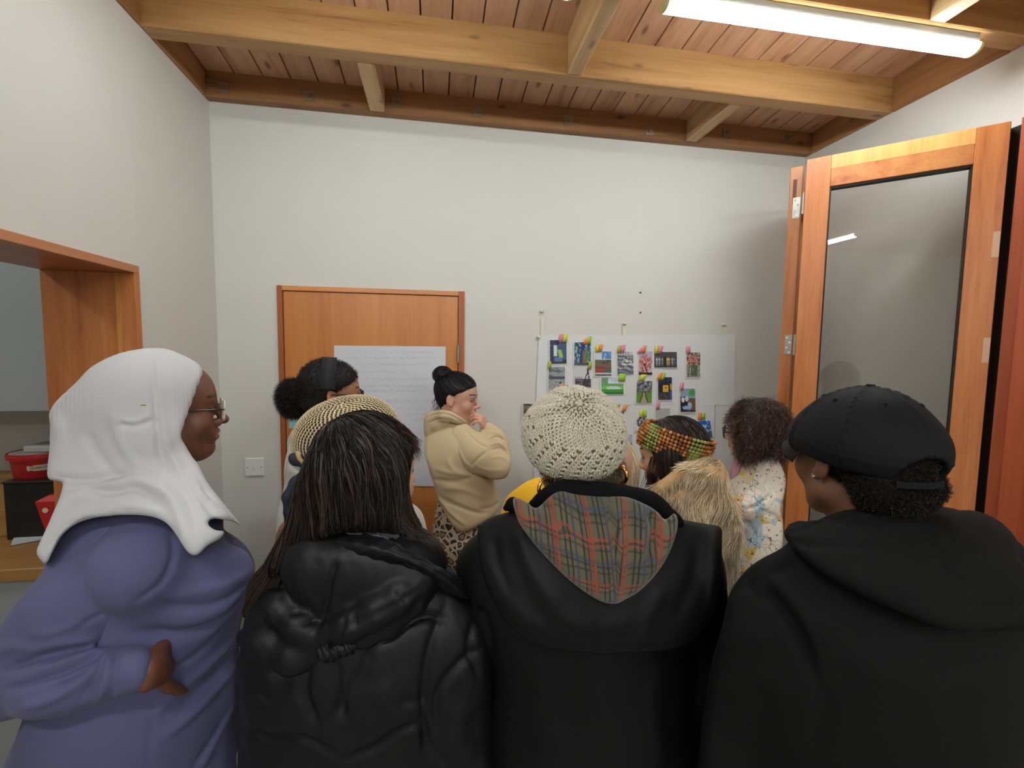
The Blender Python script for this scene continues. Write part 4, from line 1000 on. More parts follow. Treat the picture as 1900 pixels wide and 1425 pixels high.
    fold = [([(92, 885), (160, 893), (200, 885), (235, 880)], -.010, .009), ([(150, 905), (210, 913), (250, 905), (300, 930)], -.008, .008), ([(120, 905), (180, 900), (260, 893), (330, 930)], .006, .010), ([(180, 955), (240, 938), (310, 955)], .005, .008),
            ([(284, 660), (286, 720), (292, 790), (300, 850), (330, 920)], -.005, .006), ([(288, 660), (295, 740), (305, 800)], .004, .007), ([(220, 788), (250, 790), (284, 778)], -.006, .006), ([(225, 780), (255, 783), (282, 770)], .004, .006), ([(160, 800), (180, 840), (210, 880)], -.004, .010), ([(210, 760), (225, 820), (260, 870)], .004, .010),
            ([(300, 790), (320, 850), (345, 895), (385, 950)], .006, .008), ([(335, 870), (365, 920), (405, 965)], -.006, .007), ([(310, 850), (340, 905), (360, 960), (366, 1015)], -.005, .007), ([(350, 880), (385, 925), (430, 965)], .005, .006), ([(372, 905), (398, 930)], -.005, .006), ([(380, 925), (410, 945)], -.005, .005), ([(300, 900), (330, 950), (345, 1000)], .006, .009), ([(95, 960), (130, 930), (190, 915)], .004, .010), ([(80, 1025), (120, 980), (180, 955)], -.004, .008),
            ([(100, 770), (112, 800), (105, 850)], .004, .012)]
    garment('headscarf', J, S, .0042, SCARF, fold, it=2, disp=lambda V: .0007*np.sin(((V-head) @ fr[1])*900+4*nz3(V, 14, 5))*((V-head) @ fr[2] > -.06))
    MB().tube([P(262, 752, .868), P(270, 752, .866)], .0014, 6).build('scarf_pin', plain('pin_gold', (214, 190, 130), .3, .8), root, smooth=True)
    glasses(J, plain('clear_amber_rim', (216, 208, 184), .15, spec=.8), rr=.0017, R=.0235, lens=LENS, y=.112, round_=False, z=-.004, temple=plain('black_temple', (20, 20, 20), .3), sq=.95)
h_hijab()

# ================================================================== PERSON: long dark hair, black padded jacket
def h_puffer():
    head = P(677, 880, .90)
    arms = dict(shL=P(500, 1150, .93), shR=P(835, 1150, .92), elL=P(470, 1400, .95), elR=P(855, 1410, .91), wrL=P(490, 1600, .85), wrR=P(840, 1610, .85))
    J = person('person with long straight dark hair over a black padded jacket with the hood down', head, hd(50), hd(6), s=.98, pitch=-.03, skin=(206, 158, 130), sw=.19, hip=.17, depth=.13, fh=.0038, trousers=(30, 32, 40), arms=arms)
    root = J['root']
    PUFF = plain('black_padded_nylon', (15, 15, 17), .48, bscale=140, bstr=.35, bdist=.0015, spec=.30)
    LIN = plain('slate_glossy_lining', (50, 52, 62), .35, bscale=160, bstr=.4, bdist=.0015)
    b = dirv(6)
    S = [cap(P(560, 1160, .93), P(800, 1150, .95), .12, k=.06, flat=b, q=.95), ell(P(685, 1180, .93), (.25, .15, .20), frame(b), .08), cap(P(685, 1250, .93), P(685, 1620, .94), .245, .24, .08, flat=b, q=.62),
         cap(P(505, 1170, .95), P(488, 1400, .95), .085, .08, .05), cap(P(488, 1400, .95), P(500, 1600, .88), .078, .06, .04), cap(P(846, 1180, .91), P(858, 1410, .90), .075, .072, .05), cap(P(858, 1410, .90), P(850, 1600, .86), .07, .055, .04), cap(P(640, 1010, .93), P(720, 1030, .93), .085, .11, .05)]
    S.append(polyclip([(450, 1640), (438, 1500), (440, 1350), (444, 1230), (452, 1160), (470, 1105), (510, 1050), (560, 1005), (590, 990), (650, 995), (740, 1010), (800, 1040), (850, 1085), (876, 1112), (896, 1148), (911, 1195), (918, 1280), (920, 1425), (915, 1640)], .03))
    g = [([(622, 1050), (612, 1080), (600, 1150)], -.007, .006), ([(829, 1120), (800, 1192), (788, 1269), (788, 1346), (792, 1424)], -.009, .008), ([(700, 1200), (742, 1168), (786, 1146), (826, 1149)], -.009, .008), ([(911, 1192), (853, 1230), (815, 1283), (808, 1325), (815, 1380)], -.009, .008),
         ([(640, 1410), (699, 1389), (738, 1360), (786, 1343)], -.009, .008), ([(786, 1343), (800, 1385), (830, 1424)], -.006, .008), ([(492, 1245), (526, 1248), (560, 1240), (589, 1226)], -.005, .007), ([(468, 1283), (507, 1295), (545, 1264)], -.005, .006), ([(625, 1215), (626, 1290), (640, 1340)], -.007, .006), ([(572, 1240), (566, 1290), (590, 1350)], -.009, .008),
         ([(740, 1300), (776, 1305), (790, 1300)], -.006, .008), ([(690, 1200), (660, 1270), (610, 1350)], -.008, .010), ([(448, 1350), (500, 1375), (560, 1370), (640, 1410)], -.008, .009), ([(880, 1150), (870, 1200), (890, 1260)], -.006, .008), ([(520, 1180), (500, 1220), (505, 1260)], .002, .015), ([(560, 1290), (530, 1330), (500, 1340)], .003, .015), ([(860, 1300), (850, 1370), (870, 1420)], .006, .02), ([(700, 1260), (720, 1320), (700, 1370)], .006, .03)]
    garment('padded_jacket', J, S, .006, PUFF, g, disp=lambda V: .0022*nz3(V, 26, 4)+.0008*nz3(V, 90, 8))
    # hood hanging down the back
    S = [cap(P(600, 1040, .84), P(760, 1050, .85), .07, .07, .05), ell(P(672, 1100, .81), (.105, .035, .085), frame(b), .03)]
    S += tubes([P(812, 1045, .87), P(782, 1072, .812), P(740, 1108, .785), (P(700, 1132, .775)), P(655, 1155, .772), P(612, 1178, .775)], [.018, .027, .030, .028, .026, .020], .012)
    S += tubes([P(498, 1100, .86), P(520, 1128, .80), P(555, 1160, .785), P(592, 1190, .78)], [.02, .026, .026, .021], .012)
    S += tubes([P(800, 1085, .85), P(770, 1118, .80), P(720, 1155, .79), P(680, 1180, .785), P(640, 1190, .785)], [.015, .022, .024, .02, .014], .01)
    S += tubes([P(460, 1180, .87), P(500, 1190, .805), P(550, 1213, .79), P(595, 1210, .785)], [.02, .034, .034, .018], .014)
    f = [([(622, 1045), (612, 1080), (600, 1150)], -.007, .005), ([(540, 1140), (560, 1135)], -.004, .004), ([(560, 1160), (585, 1150)], -.005, .004), ([(655, 1140), (660, 1165)], -.004, .004), ([(640, 1145), (632, 1170)], -.004, .005), ([(735, 1090), (755, 1118)], -.003, .005), ([(620, 1180), (650, 1160), (720, 1130), (790, 1085)], -.003, .006)]
    garment('hood', J, S, .0048, PUFF, f, disp=lambda V: .0016*nz3(V, 45, 6)+.0007*nz3(V, 140, 8), it=2)
    S = [ell(P(612, 1205, .770), (.022, .018, .019), None, .01), cap(P(612, 1208, .768), P(645, 1200, .772), .010, .012, .008), cap(P(645, 1200, .772), P(668, 1190, .775), .011, .008, .008)]
    garment('toggle_gather', J, S, .0035, PUFF, disp=lambda V: .0022*np.sin(V[:, 0]*520+V[:, 2]*300)); MB().cyl(P(605, 1200, .745), P(612, 1204, .752), .004, 10).build('toggle', plain('dark_metal', (60, 60, 62), .3, .8), root, smooth=True)
    # open collar with a slate lining
    up = [(590, 968), (622, 982), (680, 990), (728, 1004), (766, 1026), (815, 1050), (853, 1076), (871, 1109)]; dn = [(574, 1020), (610, 1030), (646, 1040), (700, 1046), (757, 1056), (797, 1076), (838, 1103), (866, 1116)]
    dd = lambda u, v, x, y: .79+.075*(2*v-1)**2-.028*math.sin(u*3.14)
    loft(up, dn, dd, 14, 46, .014, PUFF, 'collar', root, disp=lambda u, v: .0015*np.sin(v*70+u*6)*np.sin(v*3.14))
    up2 = [(640, 975), (690, 978), (735, 988), (790, 1020), (840, 1058), (872, 1105)]; dn2 = [(640, 990), (690, 994), (730, 1006), (775, 1034), (830, 1066), (868, 1108)]
    loft(up2, dn2, lambda u, v, x, y: .80+.06*v*v+.012*(1-u), 6, 40, .006, LIN, 'collar_lining', root, disp=lambda u, v: .002*np.sin(v*80))
    # hair volume, then strands combed over it
    HB = plain('dark_brown_hair_mass', (26, 20, 17), .5)
    S = [ell(P(666, 858, .90), (.112, .112, .112), None, .05), cap(P(660, 900, .885), P(655, 985, .865), .105, .085, .05), cap(P(710, 900, .87), P(745, 985, .86), .05, .035, .04), ell(P(760, 800, .965), (.022, .03, .03), None, .03)]
    S += tubes([P(600, 900, .87), P(570, 980, .85), P(535, 1030, .85), P(495, 1085, .87), P(465, 1135, .89)], [.04, .034, .028, .022, .010], .03)
    S.append(polyclip([(676, 766), (720, 776), (750, 797), (764, 818), (758, 850), (752, 905), (762, 950), (786, 985), (798, 1012), (770, 1004), (730, 992), (680, 982), (630, 985), (590, 1000), (560, 1030), (520, 1068), (480, 1110), (455, 1165), (440, 1170), (452, 1120), (470, 1075), (500, 1040), (528, 990), (545, 950), (556, 900), (570, 858), (590, 812), (625, 780)], .012))
    o, V, Q = garment('hair', J, S, .005, HB, [([(610, 800), (560, 900), (540, 990)], .003, .02), ([(700, 790), (690, 880), (660, 980)], -.004, .012), ([(660, 790), (630, 880), (600, 980)], -.004, .010), ([(740, 810), (742, 890), (760, 970)], -.003, .010)])
    crown = P(628, 792, .86); t = bvh(V, Q)
    def field(p):
        r_ = p-crown; L = np.linalg.norm(r_, axis=1, keepdims=True); low = np.clip((crown[2]-p[:, 2:3]-.02)/.14, 0, 1)
        lf = np.clip((P(600, 900, .87)[0]-p[:, 0:1]+.02)/.05, 0, 1)*np.clip((crown[2]-.12-p[:, 2:3])/.06, 0, 1)
        return r_/(L+1e-9)*(1-low)*1.0+np.array([0, 0, -1.])*(.25+low)+np.array([-.55, 0, -.3])*lf
    front = lambda c: ((c-CAM) @ AX_F < .97)*1.0+.15
    p = comb(V, Q, 9000, .018, 13, field, (.0005, .006), t, front, .10)
    hairmesh('hair_strands', J, p, .0016, (36, 28, 24), .25, hue=((70, 50, 38), .10), face=None, parent=o)
    p = comb(V, Q, 400, .02, 13, field, (.002, .008), t, front, .16)
    hairmesh('flyaway_strands', J, p, .0008, (74, 58, 46), .3, parent=o)
    # fringe on the far side of the face and ends over the shoulder
    n = 260; t_ = np.linspace(0, 1, 12)[None, :, None]; A = np.array([P(738+RNG.uniform(-22, 12), 792+RNG.uniform(-6, 12), .86) for _ in range(n)]); Bm = np.array([P(770+RNG.uniform(-12, 10), 806+RNG.uniform(-8, 18), .885) for _ in range(n)]); Ce = np.array([P(776+RNG.uniform(-20, 9), 850+RNG.uniform(-34, 10), .885) for _ in range(n)])
    q = A[:, None]*(1-t_)**2+2*Bm[:, None]*t_*(1-t_)+Ce[:, None]*t_**2; hairmesh('fringe_strands', J, q, .0011, (70, 50, 40), .3, parent=o)
    A = np.array([P(750+RNG.uniform(-50, 10), 930+RNG.uniform(-20, 20), .82) for _ in range(n)]); Bm = np.array([P(768+RNG.uniform(-20, 10), 985+RNG.uniform(-10, 14), .82) for _ in range(n)]); Ce = np.array([P(785+RNG.uniform(-30, 28), 1010+RNG.uniform(-22, 16), .815) for _ in range(n)])
    q = A[:, None]*(1-t_)**2+2*Bm[:, None]*t_*(1-t_)+Ce[:, None]*t_**2; hairmesh('hair_ends', J, q, .0011, (48, 36, 29), .3, parent=o)
    A = np.array([P(560+RNG.uniform(-18, 25), 985+RNG.uniform(-30, 20), .82) for _ in range(500)]); Bm = np.array([P(510+RNG.uniform(-20, 20), 1050+RNG.uniform(-14, 14), .82) for _ in range(500)]); Ce = np.array([P(462+RNG.uniform(-12, 34), 1135+RNG.uniform(-45, 25), .835) for _ in range(500)])
    q = A[:, None]*(1-t_)**2+2*Bm[:, None]*t_*(1-t_)+Ce[:, None]*t_**2; hairmesh('hair_ends', J, q, .0012, (58, 44, 34), .3, parent=o)
h_puffer()

# ================================================================== PERSON: cream knitted beret, waxed coat with tartan hood lining
def h_beret():
    head = P(1070, 850, .92); b = dirv(4)
    J = person('person in a cream knitted beret and a dark caped coat with tartan hood lining', head, hd(14), hd(4), s=.90, pitch=-.08, skin=(150, 106, 80), sw=.19, hip=.17, depth=.14, fh=.004, trousers=(34, 34, 36),
               arms=dict(shL=P(935, 1070, .98), shR=P(1275, 1070, .97), elL=P(925, 1330, 1.0), elR=P(1285, 1330, .98), wrL=P(945, 1560, .92), wrR=P(1270, 1560, .90)))
    root = J['root']
    WAX = plain('black_waxed_cotton', (13, 15, 14), .55, bscale=130, bstr=.25, bdist=.001, var=.14, spec=.22)
    S = [cap(P(930, 1060, .92), P(1265, 1060, .90), .085, k=.05, flat=b, q=.95), ell(P(1095, 1090, .92), (.21, .13, .17), frame(b), .08), cap(P(1095, 1150, .92), P(1110, 1620, .93), .20, .235, .08, flat=b, q=.62),
         cap(P(905, 1080, .97), P(915, 1330, .99), .078, .070, .05), cap(P(915, 1330, .99), P(935, 1570, .92), .065, .055, .04), cap(P(1290, 1080, .95), P(1295, 1330, .97), .078, .070, .05), cap(P(1295, 1330, .97), P(1280, 1570, .90), .065, .055, .04), cap(P(1085, 930, .93), P(1090, 1010, .92), .07, .12, .06)]
    S.append(polyclip([(870, 1680), (862, 1425), (866, 1250), (862, 1160), (850, 1080), (842, 1030), (862, 985), (890, 962), (935, 948), (1000, 925), (1045, 905), (1130, 905), (1200, 930), (1250, 960), (1310, 985), (1340, 1010), (1350, 1100), (1356, 1180), (1356, 1425), (1350, 1680)], .022))
    f = [([(905, 1150), (912, 1230), (905, 1330)], -.008, .010), ([(1290, 1190), (1300, 1260), (1290, 1330)], -.007, .010), ([(850, 1100), (880, 1130), (905, 1145)], -.006, .010), ([(1110, 1215), (1105, 1330), (1110, 1424)], -.004, .006), ([(1000, 1240), (1010, 1330), (1000, 1424)], .005, .02), ([(1220, 1240), (1215, 1330), (1230, 1424)], .005, .02), ([(1050, 1220), (1060, 1330), (1055, 1424)], -.004, .014), ([(860, 1210), (890, 1290), (880, 1380)], .006, .014)]
    garment('waxed_coat', J, S, .0065, WAX, f, disp=lambda V: .002*nz3(V, 16, 9))
    S = [cap(P(925, 1065, .92), P(1270, 1065, .90), .110, k=.05, flat=b, q=1), ell(P(1095, 1100, .91), (.235, .165, .185), frame(b), .08), cap(P(1095, 1080, .92), P(1100, 1230, .93), .235, .25, .06, flat=b, q=.68), cap(P(1290, 1050, .91), P(1310, 1130, .92), .10, .095, .05), cap(P(905, 1060, .93), P(890, 1120, .95), .10, .09, .05)]
    capo = [(884, 988), (905, 962), (945, 948), (1010, 930), (1130, 925), (1200, 935), (1258, 962), (1310, 973), (1337, 978), (1339, 1000), (1338, 1050), (1334, 1105), (1318, 1148), (1290, 1182), (1250, 1203), (1200, 1211), (1120, 1214), (1060, 1209), (1000, 1197), (955, 1168), (918, 1120), (893, 1060)]
    S += [polyclip(capo, .006), behind(.90, .01)]
    f = [([(915, 1000), (925, 1050), (950, 1110)], -.004, .010), ([(892, 1062), (918, 1112), (955, 1160), (1000, 1189), (1060, 1201), (1120, 1206), (1200, 1203), (1250, 1195), (1288, 1174), (1312, 1144), (1326, 1105)], -.0022, .0028, 1), ([(960, 985), (990, 1060), (1030, 1130)], .006, .015), ([(1300, 1000), (1285, 1080), (1250, 1150)], -.004, .014), ([(1325, 985), (1322, 1060), (1316, 1130)], .005, .008), ([(1100, 1150), (1102, 1205)], -.003, .006), ([(1030, 1140), (1100, 1165), (1180, 1150)], .004, .018), ([(910, 1040), (960, 1130), (1010, 1170)], .004, .014), ([(1230, 1090), (1200, 1150), (1190, 1200)], .004, .014)]
    o, V, Q = garment('shoulder_cape', J, S, .0055, WAX, f, disp=lambda V: .002*nz3(V, 20, 19))
    # tartan lining of the hood lying on the back
    m, nt, bb = newmat('tartan_wool'); v = coords(nt, kind='UV'); sp = nt.nodes.new('ShaderNodeSeparateXYZ'); nt.links.new(v, sp.inputs[0])
    def stripe(src, per, off, w): return mth(nt, 'LESS_THAN', mth(nt, 'ABSOLUTE', mth(nt, 'SUBTRACT', mth(nt, 'FRACT', mth(nt, 'ADD', mth(nt, 'MULTIPLY', src, 1/per), off)), .5)), w)
    c = lin((98, 90, 68)); c = mixc(nt, mth(nt, 'MULTIPLY', stripe(sp.outputs[0], .074, .0, .23), .35), c, lin((120, 112, 80))); c = mixc(nt, mth(nt, 'MULTIPLY', stripe(sp.outputs[1], .074, .2, .23), .35), c, lin((70, 74, 56)))
    for per, off, w_, col, a in ((.037, .0, .050, (24, 24, 28), .88), (.037, .28, .050, (28, 28, 36), .85), (.074, .62, .036, (156, 62, 42), .85), (.074, .73, .022, (156, 62, 42), .75), (.074, .10, .03, (52, 62, 96), .8)):
        for i, am in ((0, 1.0), (1, .62)): c = mixc(nt, mth(nt, 'MULTIPLY', stripe(sp.outputs[i], per*.72, off+.13*i, w_), a*am), c, lin(col))
    tw = nt.nodes.new('ShaderNodeTexWave'); tw.inputs['Scale'].default_value = 150; nt.links.new(coords(nt, rot=(0, .7, 0)), tw.inputs[0]); c = mixc(nt, .28, c, tw.outputs[0], 'MULTIPLY')
    nt.links.new(c, bb.inputs['Base Color']); bb.inputs['Roughness'].default_value = .9; bb.inputs['Sheen Weight'].default_value = .3; bump(nt, bb, tw.outputs['Fac'], .25, .0008)
    S = [cap(P(985, 965, .87), P(1215, 965, .86), .115, k=.05, flat=b, q=.95), ell(P(1105, 1020, .87), (.165, .15, .135), frame(b), .05), ell(P(1120, 1060, .82), (.10, .085, .09), frame(b), .05), cap(P(965, 950, .85), P(1000, 985, .83), .05, .05, .03), cap(P(1240, 975, .82), P(1190, 1040, .80), .05, .05, .03)]
    S += [polyclip([(952, 924), (975, 930), (992, 944), (1003, 938), (1022, 920), (1048, 905), (1090, 912), (1150, 918), (1198, 936), (1222, 952), (1234, 966), (1250, 952), (1257, 962), (1256, 985), (1240, 1030), (1215, 1068), (1185, 1098), (1160, 1112), (1145, 1120), (1125, 1119), (1100, 1108), (1058, 1078), (1015, 1035), (985, 1000), (962, 965)], .008), behind(.88, .01)]
    f = [([(1125, 930), (1138, 990), (1144, 1050), (1135, 1112)], -.008, .005), ([(1135, 930), (1150, 990), (1156, 1050), (1146, 1108)], .005, .006), ([(1005, 945), (1018, 975), (1050, 1000)], .006, .010), ([(1030, 925), (1040, 960), (1055, 985)], -.006, .009), ([(960, 940), (1010, 1010), (1070, 1070)], .006, .012), ([(1205, 950), (1215, 985), (1200, 1040)], -.008, .009), ([(1190, 945), (1195, 1000), (1185, 1050)], .006, .010), ([(1080, 935), (1085, 985), (1100, 1030)], .004, .012), ([(1245, 970), (1225, 1030), (1180, 1085)], .006, .010)]
    Vh, Qh = body_mesh(S, .0045, 2); Vh = creases(Vh, Qh, f); pr = proj(Vh); cx = (pr[:, 0]-1110)/1000*.98; cy = (pr[:, 1]-1000)/1000*.98
    X = (Vh-P(1110, 1000, .72)) @ J['r']; Z = Vh[:, 2]-P(1110, 1000, .72)[2]; Yb = -(Vh-P(1110, 1000, .72)) @ b
    U2 = np.stack([np.where(X > .03, X*.92-Z*.16, X+Z*.05)+.001*nz3(Vh, 12, 3), Z*1.02+Yb*.5-.10*X*X*8*.3+.0015*nz3(Vh, 14, 4)], 1)
    npmesh('hood_lining', Vh, Qh, m, root, uv=U2)
    # corduroy collar
    CORD = plain('black_corduroy', (11, 11, 13), .8, bscale=300, bstr=.4, spec=.12)
    cpts = [P(985, 940, .84), P(1004, 930, .82), P(1024, 918, .81), P(1050, 910, .80), P(1090, 913, .79), P(1135, 917, .79), P(1180, 925, .80), P(1212, 935, .805), P(1240, 958, .80), P(1262, 972, .80)]; S = tubes(smooth_poly(cpts, 30), list(np.interp(np.linspace(0, 1, 30), np.linspace(0, 1, 10), [.005, .010, .013, .015, .015, .016, .016, .015, .011, .006])), .012)
    S += tubes([P(1024, 918, .86), P(1048, 912, .87), P(1130, 915, .87), P(1185, 925, .88)], [.015, .018, .018, .015], .02); garment('collar', J, S, .0045, CORD, disp=lambda V: .0006*nz3(V, 200, 3))
    S = tubes([P(938, 943, .86), P(952, 936, .85), P(966, 941, .84), P(985, 962, .83)], [.006, .012, .010, .004], .01); garment('hood_edge', J, S, .004, CORD)
    # hair at the nape and earrings
    S = [ell(P(1076, 845, .91), (.070, .08, .075), J['fr'], .02), cap(P(1050, 868, .865), P(1112, 868, .865), .036, .034, .03), cap(P(1090, 880, .885), P(1092, 905, .89), .052, .04, .03)]
    o, V, Q = garment('hair', J, S, .005, plain('greying_brown_hair', (72, 58, 46), .7), disp=lambda V: .001*nz3(V, 150, 3)); p0, n0 = sample_surface(V, Q, 5000)
    hairmesh('hair_strands', J, curls(p0, n0-UZ*.8, .016, 5, .001, 1, .3), .0008, (96, 78, 60), .35, parent=o)
    GOLD = plain('polished_gold', (236, 176, 100), .14, 1.0)
    torus('hoop_earring', root, P(1149, 880, .835), frame(dirv(60))[1], .0165, .0035, GOLD, n=34, k=10); torus('hoop_earring', root, P(1011, 905, .835), frame(dirv(-35))[1], .0165, .0034, GOLD, n=34, k=10)
    # beret: inner felted shape and thousands of knitted stitches
    c0 = P(1066, 805, .885); ax = nrm(UZ*.86-AX_F*.66); u0 = nrm(np.cross(ax, AX_F)); v0 = np.cross(ax, u0)
    RA, RB = .100, .080
    def prof(th):   # th 0 crown .. 2.45 rim
        r = RA*np.sin(np.minimum(th, 1.62))**.82*np.where(th > 1.62, np.cos((th-1.62)*1.05), 1); return r, RB*np.cos(th)*np.where(th > 1.6, .95, 1)
    th = np.linspace(.01, 2.45, 46); ph = np.linspace(0, 2*np.pi, 90, endpoint=False); TH, PH = np.meshgrid(th, ph, indexing='ij'); r_, z_ = prof(TH)
    def pt(TH, PH, k=1.0):
        r_, z_ = prof(TH); 
        lump = 1+.018*np.sin(3*PH+1)+.012*np.sin(5*PH+2*TH)-.05*np.exp(-((TH-.62)/.42)**2)*(.5+.5*np.cos(11*(PH+.35*TH)))**2
        r_ = r_*lump*k; return c0+r_[..., None]*(np.cos(PH)[..., None]*u0+np.sin(PH)[..., None]*v0)+(z_*k*lump)[..., None]*ax
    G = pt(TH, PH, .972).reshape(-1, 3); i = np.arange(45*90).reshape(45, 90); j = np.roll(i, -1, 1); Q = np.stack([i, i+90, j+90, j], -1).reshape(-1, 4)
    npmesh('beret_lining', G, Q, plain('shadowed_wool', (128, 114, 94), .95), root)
    P0 = []; A0 = []; N0 = []; S0 = []; C0 = []; t = .02; k = 0
    while t < 2.40:
        r_, z_ = prof(np.array(t)); n = max(10, int(2*np.pi*float(r_)/.0086)); eye = t > .90 and t < 2.2
        for q in range(n):
            p_ = 2*np.pi*(q+.5*(k % 2))/n+.42*t; 
            if eye and (q+k//2) % 3 == 0 and k % 2 == 0: continue
            a, b_ = pt(np.array(t), np.array(p_)), pt(np.array(t+.05), np.array(p_)); s_ = pt(np.array(t), np.array(p_+.05)); along = nrm(b_-a); side = nrm(s_-a); nn = nrm(np.cross(along, side)); nn = nn if nn@(a-c0) > 0 else -nn
            for sg in (-1, 1):
                P0.append(a+side*sg*.0021*(.7 if t < .25 else 1)+nn*RNG.uniform(-.0006, .0008)); A0.append(along+side*sg*.48); N0.append(nn); w = .0024 if t > .25 else .0018
                S0.append((w*RNG.uniform(.9, 1.1), .0027, .0046)); s_c = RNG.uniform(.86, 1.06); C0.append(np.array(lin((206, 195, 173))[:3])*s_c)
        t += .0066/ (RA*.95 if t < 1.5 else RB*1.02); k += 1
    N0 = np.array(N0); o = blobs('knitted_stitches', root, np.array(P0), np.array(A0), N0, np.array(S0), vcol('cream_wool', .95, bscale=900, bstr=.5, bdist=.0006, sheen=.4), np.array(C0)); o['kind'] = 'stuff'
    n = 2600; ii = RNG.integers(0, len(P0), n); fz = curls(np.array(P0)[ii]+N0[ii]*.002, N0[ii], .006, 4, .0008, 1, .1, .9); hairmesh('wool_fuzz', J, fz, .0003, (232, 222, 200), .1, mat=vcol('cream_wool', .95))
h_beret()

# ================================================================== PERSON: black baseball cap and black hooded coat (right foreground)
def h_cap():
    head = P(1592, 846, .775); b = dirv(6); hf = hd(4)
    J = person('person seen from behind in a black baseball cap and a bulky black hooded coat', head, hf, hd(10), s=.97, pitch=.02, skin=(118, 80, 58), sw=.20, hip=.18, depth=.15, fh=.0032, trousers=(28, 28, 30),
               arms=dict(shL=np.array([.59, .66, 1.30]), shR=np.array([.90, .60, 1.33]), elL=np.array([.57, .68, 1.06]), elR=np.array([.95, .60, 1.06]), wrL=np.array([.56, .80, .86]), wrR=np.array([.93, .74, .86])))
    root = J['root']
    BLK = plain('black_matt_fleece', (11, 11, 10), .85, bscale=260, bstr=.4, bdist=.001, spec=.22); BLS = plain('black_smooth_shell', (34, 35, 34), .5, bscale=120, bstr=.3, bdist=.001)
    c = np.array([.69, .62, 1.2])
    S = [cap([.54, .65, 1.33], [.85, .61, 1.33], .105, k=.06), ell([.69, .62, 1.24], (.23, .17, .22), frame(b), .08), cap([.69, .62, 1.15], [.69, .62, .72], .225, .225, .08, flat=b, q=.72),
         cap([.475, .665, 1.30], [.455, .67, 1.06], .085, .08, .05), cap([.455, .67, 1.06], [.50, .80, .88], .075, .06, .04), cap([.90, .60, 1.31], [.95, .60, 1.06], .085, .08, .05), cap([.95, .60, 1.06], [.93, .74, .88], .075, .06, .04), cap(J['neck']-UZ*.02, J['neck']-UZ*.12, .085, .14, .05)]
    S.append(polyclip([(1290, 2200), (1285, 1600), (1296, 1425), (1306, 1320), (1318, 1240), (1338, 1165), (1352, 1105), (1375, 1068), (1408, 1040), (1450, 1018), (1490, 985), (1560, 950), (1700, 930), (1800, 920), (1880, 975), (1960, 1060), (2060, 1150), (2150, 1300), (2200, 1600), (2200, 2200)], .024))
    f = [([(1420, 1085), (1455, 1130), (1490, 1190), (1510, 1260)], -.015, .008), ([(1435, 1078), (1475, 1130), (1510, 1190)], .006, .010), ([(1352, 1105), (1390, 1075), (1450, 1055), (1480, 1040)], -.008, .009), ([(1385, 1065), (1400, 1100), (1430, 1120)], -.006, .009), ([(1410, 1060), (1470, 1100), (1540, 1180)], .005, .015), ([(1700, 1230), (1780, 1220), (1890, 1200)], -.005, .010), ([(1520, 1270), (1530, 1320), (1500, 1400)], -.005, .012), ([(1340, 1200), (1380, 1180), (1430, 1190)], .006, .02), ([(1330, 1290), (1400, 1260), (1470, 1290)], .005, .025), ([(1560, 1200), (1650, 1260), (1760, 1290)], .004, .02)]
    garment('padded_coat', J, S, .0065, BLK, f, disp=lambda V: .0022*nz3(V, 18, 4))
    S = [cap([.50, .66, 1.345], [.56, .57, 1.33], .085, .085, .05), cap([.88, .60, 1.345], [.82, .54, 1.33], .085, .08, .05), ell([.69, .555, 1.30], (.21, .145, .135), frame(b), .05), cap([.60, .50, 1.37], [.80, .50, 1.37], .06, .06, .05), cap([.55, .56, 1.37], [.84, .55, 1.38], .075, .075, .05)]
    S += [polyclip([(1452, 992), (1462, 972), (1500, 955), (1560, 938), (1640, 924), (1720, 914), (1785, 908), (1806, 920), (1815, 940), (1850, 962), (1886, 1000), (1900, 1050), (1960, 1100), (1960, 1160), (1880, 1165), (1800, 1172), (1740, 1164), (1680, 1140), (1610, 1110), (1545, 1075), (1500, 1045), (1470, 1018)], .016), halfspace([.69, .70, 1.3], b, .01)]
    f = [([(1470, 985), (1540, 960), (1640, 943), (1740, 932), (1806, 930)], -.006, .005, 1), ([(1466, 975), (1540, 949), (1640, 932), (1740, 922), (1800, 917)], .003, .006, 1), ([(1456, 998), (1510, 1010), (1570, 1008), (1640, 1015)], -.006, .008), ([(1520, 975), (1600, 985), (1700, 970)], .005, .012), ([(1700, 985), (1760, 1010), (1830, 1020)], -.005, .010), ([(1735, 1010), (1760, 1050), (1790, 1075)], -.005, .008), ([(1560, 1060), (1640, 1085), (1730, 1090)], .005, .015), ([(1800, 1110), (1850, 1108), (1895, 1100)], -.005, .009), ([(1830, 1060), (1880, 1050), (1930, 1060)], .005, .012)]
    garment('hood', J, S, .0052, BLK, f, disp=lambda V: .0018*nz3(V, 24, 14), it=2)
    # cropped hair
    fr = J['fr']; W = xf(head, fr, .97)
    S = [ell(W(0, -.022, .030), (.080, .094, .088), fr, .02), cap(W(-.04, -.08, -.03), W(.04, -.08, -.03), .030, k=.02), ell(W(0, -.070, -.055), (.052, .035, .035), fr, .02), halfspace(W(0, .012, 0), fr[1]-fr[2]*.15, .01)]
    o, V, Q = garment('hair', J, S, .0045, plain('black_cropped_hair', (20, 16, 14), .9, spec=.1), disp=lambda V: .0008*nz3(V, 260, 3)); p0, n0 = sample_surface(V, Q, 9000, lambda c: ((c-W(0, 0, -.006)) @ fr[2]+.12*((c-head) @ -fr[1]) < .006)*1.0+(((c-head) @ fr[1] < -.088)*(np.abs((c-head) @ fr[0]) < .030)*((c-head) @ fr[2] < .024))*1.0+1e-9)
